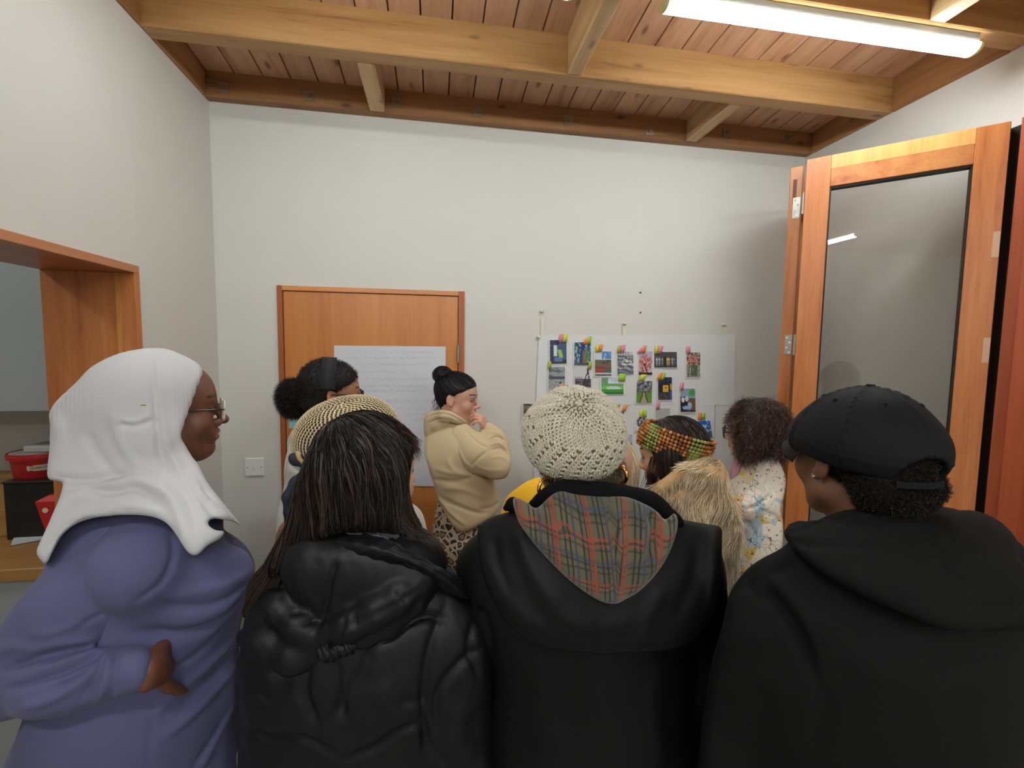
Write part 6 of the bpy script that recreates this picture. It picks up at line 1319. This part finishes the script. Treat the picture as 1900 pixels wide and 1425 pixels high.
# ================================================================== PERSON: curly dark hair, printed jacket
def h_curly():
    d = 1.85; head = P(1396, 798, d); b = dirv(-40)
    J = person('curly dark-haired person with round glasses in a pale printed jacket beside the folding door', head, hd(-50), hd(-48), s=.90, pitch=-.12, skin=(212, 168, 145), sw=.135, hip=.14, depth=.125, fh=.0032, blush=.14, trousers=(120, 122, 128),
               arms=dict(elL=P(1428, 925, 1.84), wrL=P(1385, 940, 1.76), shL=P(1422, 872, 1.84)))
    root = J['root']; fr = J['fr']; s = J['s']; W = xf(head, fr, s)
    m, nt, bb = newmat('printed_cotton'); v = coords(nt); vo = nt.nodes.new('ShaderNodeTexVoronoi'); vo.inputs['Scale'].default_value = 24; nt.links.new(v, vo.inputs['Vector'])
    sp = nt.nodes.new('ShaderNodeSeparateColor'); nt.links.new(vo.outputs['Color'], sp.inputs[0])
    c = ramp(nt, sp.outputs[0], [(.0, (226, 216, 198)), (.42, (226, 216, 198)), (.44, (176, 190, 198)), (.60, (176, 190, 198)), (.62, (222, 190, 172)), (.84, (226, 216, 198)), (.92, (212, 178, 96))]); nt.nodes[-1].name = nt.nodes[-1].name
    n1 = noise(nt, v, 75, 3, .7); dk = ramp(nt, n1, [(.60, (1, 1, 1, 1)), (.65, (.10, .10, .12, 1))]); v3 = nt.nodes.new('ShaderNodeTexVoronoi'); v3.feature = 'DISTANCE_TO_EDGE'; v3.inputs['Scale'].default_value = 36; nt.links.new(v, v3.inputs['Vector']); e = ramp(nt, v3.outputs[0], [(.01, (.32, .32, .34, 1)), (.035, (1, 1, 1, 1))])
    n2 = noise(nt, v, 7, 2); g = ramp(nt, n2, [(.48, (0, 0, 0, 1)), (.56, (1, 1, 1, 1))]); c = mixc(nt, g, c, mixc(nt, 1.0, c, e, 'MULTIPLY')); c = mixc(nt, .9, c, dk, 'MULTIPLY')
    nt.links.new(c, bb.inputs['Base Color']); bb.inputs['Roughness'].default_value = .85
    S = upper_prims(J, .024, (.064, .062, .055), hem=J['pel']-UZ*.16); S += [cap(J['shL'], J['elL'], .072, .065, .04)]
    S.append(polyclip([(1330, 1500), (1332, 1050), (1336, 980), (1340, 900), (1346, 868), (1356, 850), (1366, 836), (1385, 836), (1410, 832), (1432, 834), (1446, 858), (1458, 887), (1456, 915), (1448, 948), (1452, 970), (1451, 1020), (1448, 1060), (1444, 1500)], .010))
    f = [([(1384, 945), (1410, 935), (1432, 915)], -.010, .006), ([(1410, 945), (1430, 955), (1450, 965)], -.008, .006), ([(1370, 915), (1400, 910), (1425, 880)], .006, .008), ([(1380, 960), (1400, 990), (1395, 1030)], -.004, .008), ([(1430, 860), (1425, 890), (1440, 920)], -.005, .006), ([(1375, 842), (1372, 870), (1360, 900)], -.005, .004)]
    garment('printed_jacket', J, S, .006, m, f, disp=lambda V: .002*nz3(V, 24, 3))
    S = upper_prims(J, .028, (.064, .062, .055)); S.append(polyclip([(1386, 832), (1366, 846), (1346, 863), (1350, 880), (1356, 892), (1366, 884), (1378, 864)], .004, smooth=False)); garment('pink_shirt', J, S, .0045, plain('pink_tee', (196, 142, 158), .85))
    HM = plain('dark_curly_mass', (38, 29, 25), .7)
    S = [ell(W(0, -.026, .040), (.098*s, .112*s, .098*s), fr, .02), ell(W(0, -.055, -.035), (.105*s, .085*s, .085*s), fr, .04), cap(W(-.085, .0, .01), W(-.088, .02, -.075), .032, .032, .03), cap(W(.085, .0, .01), W(.088, .02, -.075), .032, .032, .03), ell(W(0, .12, -.03), (.062, .075, .10), fr, .01, 's')]
    o, V, Q = garment('hair', J, S, .005, HM, disp=lambda V: .004*nz3(V, 70, 3)); p0, n0 = sample_surface(V, Q, 8000)
    hairmesh('hair_curls', J, curls(p0, n0-UZ*1.1+.5*np.stack([nz3(p0, 60, 1), nz3(p0, 60, 2), nz3(p0, 60, 3)], 1), .040, 12, .0060, 1.3, .3, .25), .0012, (80, 58, 46), .5, parent=o)
    glasses(J, plain('black_wire_rim', (22, 20, 20), .3), rr=.0020, R=.023, lens=LENS, y=.118, round_=True, z=-.004, sq=1)
h_curly()
# ================================================================== photo display on the back wall
SHEET = plain('white_poster_paper', (222, 221, 220), .65, bscale=8, bstr=.3, bdist=.004)
YP = YB-.006
sheet('poster_sheet', [(1000, 622), (1364, 621), (1362, 752), (994, 750)], YP, SHEET, 'wide upper white poster sheet of the photo display taped to the wall', 'poster', wav=.003, nu=44, nv=18, seed=3)
sheet('poster_sheet', [(992, 752), (1326, 748), (1322, 935), (990, 935)], YP+.001, SHEET, 'lower white poster sheet of the photo display, below the wide upper one', 'poster', wav=.003, nu=36, nv=20, seed=4)
sheet('poster_sheet', [(1328, 746), (1362, 744), (1360, 935), (1324, 935)], YP+.002, SHEET, 'narrow blank white sheet at the right edge of the photo display', 'poster', wav=.002, nu=8, nv=18, seed=5)
WHB = plain('white_print_border', (226, 226, 224), .5); PRINT = vcol('photo_print', .35)
def fbm(X, Y, s, seed): 
    r = np.random.default_rng(seed); o = 0*X; a = 1
    for k in range(5):
        for q in range(3):
            th = r.uniform(0, 6.28); f = s*(1.9**k); o = o+a*np.sin(f*(X*math.cos(th)+Y*math.sin(th))+r.uniform(0, 6.28)+1.2*np.sin(f*.6*(Y*math.cos(th)-X*math.sin(th))))/3
        a *= .62
    return o/1.6
def L3(c): return np.array(lin(c)[:3])
def paint(kind, U, V):
    """U,V in 0..1 (V down); returns linear colours"""
    def mix(m, c): 
        nonlocal C; m = np.clip(m, 0, 1)[:, None]; C = C*(1-m)+(L3(c) if isinstance(c, tuple) else c)*m
    C = np.zeros((len(U), 3)); n = fbm(U*6, V*8, 1.5, hash(kind) % 97 if False else sum(map(ord, kind)))
    if kind == 'blue_plaque':
        C[:] = L3((58, 84, 120)); mix((n > .3)*.3, (40, 58, 90)); mix((V < .2)*(U < .65)*(n > -.1), (24, 36, 60)); mix((V > .82)*1., (36, 32, 40)); mix((U < .25)*(V > .25), (34, 46, 70)); mix((U > .22)*(U < .42)*(V > .22)*(V < .68), (216, 222, 226)); mix((U > .48+.3*(V-.5))*(U < .72+.3*(V-.5))*(V > .42)*(V < .75), (150, 190, 90)); mix((U > .25)*(U < .75)*(V > .75)*(V < .93), (80, 120, 166))
    elif kind == 'blue_tree':
        C[:] = L3((52, 84, 104)); m = fbm(U*10, V*14, 2, 4); mix(m > .2, (150, 190, 196)); mix(m < -.45, (18, 34, 60)); mix((np.abs(U-.42-.12*(1-V)) < .13), (30, 46, 116)); mix((np.abs(U-.62) < .10)*(V > .35), (120, 90, 60)); mix(((U-.75)**2/.03+(V-.62)**2/.06 < 1)*(m > -.2), (84, 140, 66)); mix(V > .93, (60, 70, 60))
    elif kind == 'park_bench':
        C[:] = L3((206, 214, 220)); mix((V < .33)*(U > .4)*(n > -.3), (80, 140, 206)); mix((V > .36)*(V < .62), (110, 96, 76)); mix((V > .36)*(V < .5)*(n > .1), (64, 50, 40)); mix((V > .62)*(V < .68)*1., (150, 84, 54)); mix((V > .66)*(V < .90)*(U < .6), (168, 76, 56)); mix((V > .66)*(V < .9)*(U >= .6), (90, 96, 92)); mix(((V*30).astype(int) % 4 == 0)*(V > .66)*(V < .88)*(U < .6), (110, 46, 34)); mix(V > .9, (196, 200, 200)); mix((V > .95), (40, 40, 44))
    elif kind == 'grey_puddle':
        m = fbm(U*6, V*18, 2, 8); C[:] = L3((120, 124, 124)); mix(m > .25, (176, 182, 186)); mix(m < -.35, (70, 70, 70)); mix(V < .18, (196, 202, 204)); mix((V < .22)*(np.sin(U*40) > .85), (90, 90, 90)); mix((V > .35)*(V < .6)*(m > .05)*(U > .3), (214, 218, 222)); mix((V > .8)*.6, (84, 98, 120))
    elif kind == 'pink_tree':
        C[:] = L3((190, 176, 200)); mix((V > .25)*.5, (210, 180, 170)); m = fbm(U*9, V*11, 2.2, 5); mix((m > -.15)*((U-.5)**2/.25+(V-.5)**2/.13 < 1), (200, 110, 100)); mix((m > .35)*((U-.5)**2/.25+(V-.5)**2/.13 < 1), (120, 56, 56)); mix((np.abs(U-.55-.1*np.sin(V*8)) < .035)*(V > .5), (50, 34, 40)); mix((np.abs(U-.55-(V-.75)*.9) < .03)*(V > .5)*(V < .8), (60, 36, 40)); mix(V > .88, (46, 34, 34)); mix((V > .82)*(V < .88)*(U < .4), (170, 120, 80))
    elif kind == 'night_quay':
        C[:] = L3((78, 76, 80)); mix((V > .42)*1., (44, 44, 50)); mix((V > .36)*(V < .48), (30, 30, 34))
        for x, c in ((.1, (230, 235, 240)), (.22, (210, 220, 226)), (.58, (250, 220, 150)), (.66, (236, 200, 120)), (.9, (120, 150, 220)), (.35, (180, 180, 170)), (.8, (220, 200, 160))): mix(np.exp(-((U-x)/.03)**2-((V-.48)/.09)**2)*1.2, c); mix(np.exp(-((U-x)/.025)**2-((V-.72)/.16)**2)*.8, c)
    elif kind == 'rose_bouquet':
        C[:] = L3((140, 142, 130)); m = fbm(U*8, V*9, 2, 6); mix(m > .2, (196, 194, 180)); mix((V < .5)*(m < -.1), (60, 70, 52)); 
        for x, y in ((.3, .2), (.55, .14), (.75, .25), (.35, .42), (.6, .33), (.8, .42), (.2, .32)): mix(((U-x)**2+(V-y)**2*1.6 < .012), (222, 130, 116)); mix(((U-x-.02)**2+(V-y)**2*1.6 < .003), (176, 70, 70))
        mix((V > .5)*(V < .95)*(np.abs(U-.55) < .24)*(m > -.5), (96, 104, 76)); mix((np.abs(U-.1-(1-V)*.3) < .03)*(V > .5), (60, 54, 44))
    elif kind == 'grey_sea':
        C[:] = L3((150, 156, 160)); m = fbm(U*3, V*14, 1.5, 9); mix((m > .1)*(V < .5), (100, 106, 110)); mix((V > .42)*(V < .54), (70, 80, 92)); mix(V > .55, (170, 172, 170)); m2 = fbm(U*16, V*20, 2, 2); mix((V > .55)*(m2 > .1), (120, 120, 118)); mix(((U-.72)**2+(V-.68)**2 < .002), (14, 14, 16))
    elif kind == 'anchor':
        C[:] = L3((206, 206, 210)); mix(V > .52, (110, 98, 104)); mix((V > .55)*(n > 0), (62, 54, 62)); dx = U-.8; mix((np.abs(dx+(V-.2)*.52) < .035)*(V > .15)*(V < .85), (28, 26, 32)); mix((np.abs(dx-(V-.2)*.22) < .035)*(V > .15)*(V < .75), (28, 26, 32)); mix(((U-.8)**2+(V-.13)**2*.6 < .004), (24, 22, 28)); mix((V > .45)*(V < .56)*(np.sin(U*50) > .2)*(U < .5), (50, 46, 52)); mix((np.abs(V-.85) < .05)*(U > .3), (40, 36, 42))
    elif kind == 'golf_green':
        C[:] = L3((186, 206, 216)); m = fbm(U*6, V*6, 1.5, 12); mix((m > .1)*(V < .35), (226, 232, 236)); mix((V > .38)*(V < .5), (120, 160, 96)); mix((U < .3)*(V < .5)*(m > -.6), (110, 160, 110)); mix(V > .5, (112, 196, 76)); mix(((U-.55)**2/.12+(V-.64)**2/.012 < 1), (206, 216, 214)); mix((V > .72), (60, 150, 56)); mix(V > .9, (40, 116, 44))
    elif kind == 'tree_path':
        C[:] = L3((150, 166, 184)); m = fbm(U*9, V*12, 2, 3); mix((m > -.2)*(V < .5), (108, 104, 100)); mix((m > .3)*(V < .4), (60, 56, 56)); mix((V > .46)*(V < .56), (96, 100, 60)); mix(V > .52, (104, 146, 60)); mix((V > .52)*(np.abs(U-.48) < .04+.42*(V-.5)), (176, 158, 122)); mix((V > .5)*(np.abs(np.abs(U-.48)-.04-.44*(V-.5)) < .035), (62, 66, 44)); mix((np.abs(U-.46) < .02)*(np.abs(V-.57) < .04), (230, 230, 230))
    elif kind == 'yellow_hydrant':
        C[:] = L3((34, 36, 44)); m = fbm(U*8, V*8, 2, 7); mix((V < .3)*(m > 0), (40, 60, 96)); mix((V > .65)*1., (58, 58, 60)); mix((V > .65)*(m > .2), (84, 84, 84)); mix((U > .34)*(U < .76)*(V > .34)*(V < .66), (222, 176, 50)); mix((U > .48)*(U < .64)*(V > .44)*(V < .5), (120, 84, 30)); mix((U > .86)*(V > .3)*(V < .55), (200, 160, 60)); mix((U > .85)*(V > .6)*1., (60, 90, 170))
    elif kind == 'shoes_bag':
        C[:] = L3((150, 164, 180)); mix(V > .42, (120, 90, 70)); mix((V > .36)*(U < .5)*1., (40, 42, 52)); mix(((U-.75)**2/.05+(V-.2)**2/.018 < 1), (70, 170, 90)); mix(((U-.75)**2/.012+(V-.08)**2/.01 < 1)*((U-.75)**2/.012+(V-.08)**2/.01 > .4), (50, 140, 70)); mix(((U-.17)**2/.012+(V-.48)**2/.012 < 1), (226, 228, 230)); mix(((U-.42)**2/.012+(V-.44)**2/.014 < 1), (212, 216, 224)); mix(((U-.45+.4*(V-.8))**2/.10+(V-.82)**2/.008 < 1), (150, 180, 214)); mix(((U-.62)**2/.02+(V-.7)**2/.012 < 1), (166, 192, 222)); mix((V > .93)*(U > .6), (70, 50, 44))
    elif kind == 'blue_harbour':
        C[:] = L3((46, 104, 196)); m = fbm(U*5, V*6, 1.6, 15); mix((m > .25)*(V < .6), (190, 212, 236)); mix((V > .5)*(V < .62), (170, 190, 200)); mix((V > .58)*(V < .7)*(m > -.3), (96, 90, 86)); mix((np.abs(U-.85) < .02)*(V > .35)*(V < .65), (70, 74, 84)); mix(V > .7, (52, 84, 120)); mix((V > .75)*(m > .2), (90, 124, 150))
    elif kind == 'dark_plant':
        C[:] = L3((216, 216, 216)); m = fbm(U*9, V*9, 2, 17); mix((m > -.1)*((U-.5)**2/.2+(V-.4)**2/.12 < 1), (56, 66, 84)); mix((np.abs(U-.5) < .08)*(V > .5), (70, 74, 84))
    elif kind == 'blank_grey': C[:] = L3((178, 178, 172))
    elif kind == 'dark_corner': C[:] = L3((88, 56, 50)); mix(n > 0, (170, 160, 170))
    elif kind == 'side_street': C[:] = L3((120, 112, 104)); mix(n > .1, (66, 62, 60)); mix(V > .7, (176, 172, 166))
    elif kind == 'misty_bay': C[:] = L3((168, 184, 196)); mix((V > .4)*(V < .6), (96, 116, 134)); mix(V > .75, (120, 128, 134))
    return C
def photo(kind, corners, label, border=.06, name='photo_print', dy=0):
    px = np.array(corners, float); c = px.mean(0); y0 = YP-.006-dy; C4 = [onY(x, y, y0) for x, y in px]
    t = thing('photo_print', np.mean(C4, 0), label, 'photo', 'photos pinned on the display'); w_, h_ = 26, 34
    k = 1+border*2; out = [np.mean(C4, 0)+(q-np.mean(C4, 0))*np.array([k+.02, 1, k]) for q in C4]
    nb = 5; V = []
    for j in range(nb):
        for i in range(nb):
            u, v = i/(nb-1), j/(nb-1); p = (out[0]*(1-u)+out[1]*u)*(1-v)+(out[3]*(1-u)+out[2]*u)*v; V.append(p+[0, .0015-.006*v*v*RNG.uniform(.2, .5), 0])
    V = np.array(V); idx = np.arange(nb*nb).reshape(nb, nb); Q = np.stack([idx[:-1, :-1], idx[1:, :-1], idx[1:, 1:], idx[:-1, 1:]], -1).reshape(-1, 4); n = len(V)
    npmesh('print_paper', np.vstack([V, V+[0, .0006, 0]]), np.vstack([Q, Q[:, ::-1]+n]), WHB, t)
    U, Vv = np.meshgrid(np.linspace(0, 1, w_), np.linspace(0, 1, h_)); U = U.ravel(); Vv = Vv.ravel()
    W = ((C4[0]*(1-U[:, None])+C4[1]*U[:, None])*(1-Vv[:, None])+(C4[3]*(1-U[:, None])+C4[2]*U[:, None])*Vv[:, None]); W[:, 1] -= .0035*Vv*Vv+.0006
    idx = np.arange(w_*h_).reshape(h_, w_); Q = np.stack([idx[:-1, :-1], idx[1:, :-1], idx[1:, 1:], idx[:-1, 1:]], -1).reshape(-1, 4)
    npmesh('picture', W, Q, PRINT, t, col=paint(kind, U, Vv)); return t
def r4(x0, y0, x1, y1, sk=0, sy=0): return [(x0+sk, y0), (x1+sk, y0+sy), (x1-sk, y1+sy), (x0-sk, y1)]
for kind, c, lab in [
    ('blue_plaque', r4(1020.5, 631, 1051, 674.5), 'photo of a white plaque on blue beside green leaves, top left of the display'),
    ('blue_tree', r4(1065.5, 635, 1096, 677.5, .5), 'photo of a blue-lit tree, second from the left in the top row'),
    ('park_bench', r4(1104, 652, 1134, 696.5), 'photo of a red park bench under blue sky'),
    ('grey_puddle', r4(1145.5, 652.5, 1175, 694.5), 'photo of grey puddles on stony ground'),
    ('pink_tree', r4(1185, 652, 1210, 695.5, .5), 'photo of a pink blossom tree at dusk'),
    ('night_quay', r4(1214, 653, 1255.5, 681.5, .3), 'wide photo of quayside lights at night'),
    ('rose_bouquet', r4(1274, 654, 1299, 699.5, .5), 'photo of pink roses, rightmost in the top row'),
    ('grey_sea', r4(1018, 680.5, 1048, 724, .3), 'photo of a grey sea with a tiny dark figure'),
    ('anchor', r4(1067, 681, 1096.5, 721.5, .3), 'photo of a dark anchor-shaped frame against pale sky'),
    ('golf_green', r4(1116, 700.5, 1156.5, 731, 0), 'wide photo of a bright green field with water'),
    ('tree_path', r4(1181, 707, 1209.5, 747, .8), 'photo of a straight path between trees and grass'),
    ('yellow_hydrant', r4(1221, 700, 1246.5, 741.5, .2), 'photo of a yellow object against a dark street'),
    ('shoes_bag', r4(1262.5, 721, 1290, 764, .3), 'photo of pale blue shoes and a green bag'),
    ('blue_harbour', [(1288, 783), (1317, 778.5), (1322, 813), (1293, 820)], 'tilted photo of a harbour under deep blue sky'),
    ('dark_plant', r4(1179, 772, 1199, 799, 1), 'small photo of a dark plant on white above the crocheted headband'),
    ('blank_grey', r4(1216.5, 757.5, 1243, 792), 'plain grey print above the crocheted headband'),
    ('dark_corner', r4(1134, 762, 1156, 790, 1.5), 'dark reddish photo half hidden behind the cream beret'),
    ('side_street', r4(971, 749, 1000, 777), 'grey photo stuck left of the lower sheet beside the beret'),
    ('misty_bay', r4(1150, 806, 1173, 845), 'pale blue-grey photo right of the beret')]: photo(kind, c, lab)
FLAGC = dict(pink=(236, 138, 164), yellow=(214, 220, 70), orange=(246, 142, 62), lime=(160, 208, 60), olive=(176, 180, 70))
for i, (col, x, y, w, h, sk, lab) in enumerate([
    ('pink', 1041, 627.5, 7, 15, 1, 'pink sticky flag above the blue plaque photo'), ('yellow', 1049, 627, 8, 15, 1, 'yellow sticky flag beside the pink one above the plaque photo'),
    ('orange', 1088, 633, 8, 11, 3, 'orange sticky flag above the blue-lit tree photo'), ('lime', 1094, 631, 6, 14, 1, 'lime sticky flag above the blue-lit tree photo'),
    ('yellow', 1108.5, 646, 6, 14, 1, 'yellow sticky flag above the park bench photo'), ('orange', 1115, 646, 6, 14, 1.5, 'orange sticky flag above the park bench photo'),
    ('olive', 1149, 648, 6, 13, 1, 'olive sticky flag above the grey puddle photo'), ('pink', 1156, 647, 7, 14, 1, 'pink sticky flag above the grey puddle photo'),
    ('pink', 1189, 650, 8, 10, 3, 'pink sticky flag above the blossom tree photo'), ('orange', 1195.5, 648.5, 6, 14, 1.5, 'orange sticky flag above the blossom tree photo'),
    ('yellow', 1218.5, 648.5, 6, 15, 1, 'yellow sticky flag above the night lights photo'), ('pink', 1225.5, 649, 7, 14, 2, 'pink sticky flag above the night lights photo'),
    ('pink', 1277.5, 649, 7, 13, 0, 'pink sticky flag above the roses photo'), ('olive', 1020, 677.5, 6, 14, 0, 'olive sticky flag above the grey sea photo'),
    ('olive', 1095, 678, 6, 14, 1, 'olive sticky flag at the corner of the anchor photo'), ('orange', 1043.5, 717, 6, 8, 0, 'orange sticky flag below the grey sea photo'), ('olive', 1051.5, 717, 5, 6, 0, 'olive sticky flag below the grey sea photo'),
    ('lime', 1154.5, 700.5, 12, 15, 1, 'broad lime sticky flag on the green field photo'), ('yellow', 1193, 699.5, 11, 13, 4, 'yellow sticky flag above the path photo'),
    ('orange', 1224.5, 699, 7, 13, 2, 'orange sticky flag above the dark street photo'), ('lime', 1231, 698, 6, 13, 2, 'lime sticky flag above the dark street photo'),
    ('pink', 1265.5, 717, 6, 14, .5, 'pink sticky flag above the shoes and bag photo'), ('olive', 1146.5, 753.5, 7, 8, 1, 'olive sticky flag near the right edge of the beret'), ('orange', 1159, 758, 7, 12, 3, 'orange sticky flag near the right edge of the beret'),
    ('pink', 1221.5, 752.5, 6, 14, 1, 'pink sticky flag above the plain grey print'), ('yellow', 1190.5, 767.5, 6, 15, 0, 'yellow sticky flag above the dark plant photo'), ('lime', 1197, 767.5, 5, 14, 0, 'lime sticky flag above the dark plant photo'),
    ('orange', 1299, 773, 6, 14, 0, 'orange sticky flag above the tilted harbour photo'), ('lime', 1305.5, 772.5, 6, 12, 0, 'lime sticky flag above the tilted harbour photo')]):
    C4 = [onY(x-w/2+sk, y-h/2, YP-.0095-.0004*(i % 2)), onY(x+w/2+sk, y-h/2, YP-.0095-.0004*(i % 2)), onY(x+w/2-sk, y+h/2, YP-.013), onY(x-w/2-sk, y+h/2, YP-.013)]
    V = np.array(C4); V = np.vstack([V, V+[0, .0004, 0]]); o = npmesh('sticky_flag', V, np.array([[0, 3, 2, 1], [4, 5, 6, 7], [0, 1, 5, 4], [1, 2, 6, 5], [2, 3, 7, 6], [3, 0, 4, 7]]), plain('flag_'+col, FLAGC[col], .6), smooth=False); tag(o, lab, 'sticky flag', 'sticky flags on the display')
for px, lab in (([(1004, 590), (1010, 590), (1009, 625), (1003, 625)], 'strip of masking tape above the upper left corner of the poster'), ([(1155, 602), (1161, 602), (1161, 622), (1155, 622)], 'strip of masking tape at the top middle of the poster'), ([(1342, 603), (1348, 603), (1348, 622), (1342, 622)], 'strip of masking tape near the upper right corner of the poster')):
    sheet('tape_strip', px, YP-.001, TAPE, lab, 'tape', 'tape strips over the poster', nu=3, nv=5, wav=.0004)
for px, lab in (((1005, 579), 'crumpled tape end above the left side of the poster'), ((999, 627), 'rolled tape at the upper left corner of the poster'), ((1159, 602), 'curled tape end above the middle of the poster'), ((1344, 603), 'curled tape end above the right side of the poster')):
    c = onY(px[0], px[1], YB-.012); m = MB(); m.tube([c+[-.010, .006, 0], c+[-.004, -.002, .006], c+[.004, -.003, .001], c+[.010, .004, .005]], [.003, .006, .006, .003], 8); tag(m.build('tape_curl', TAPE, smooth=True), lab, 'tape', 'tape curls over the poster')
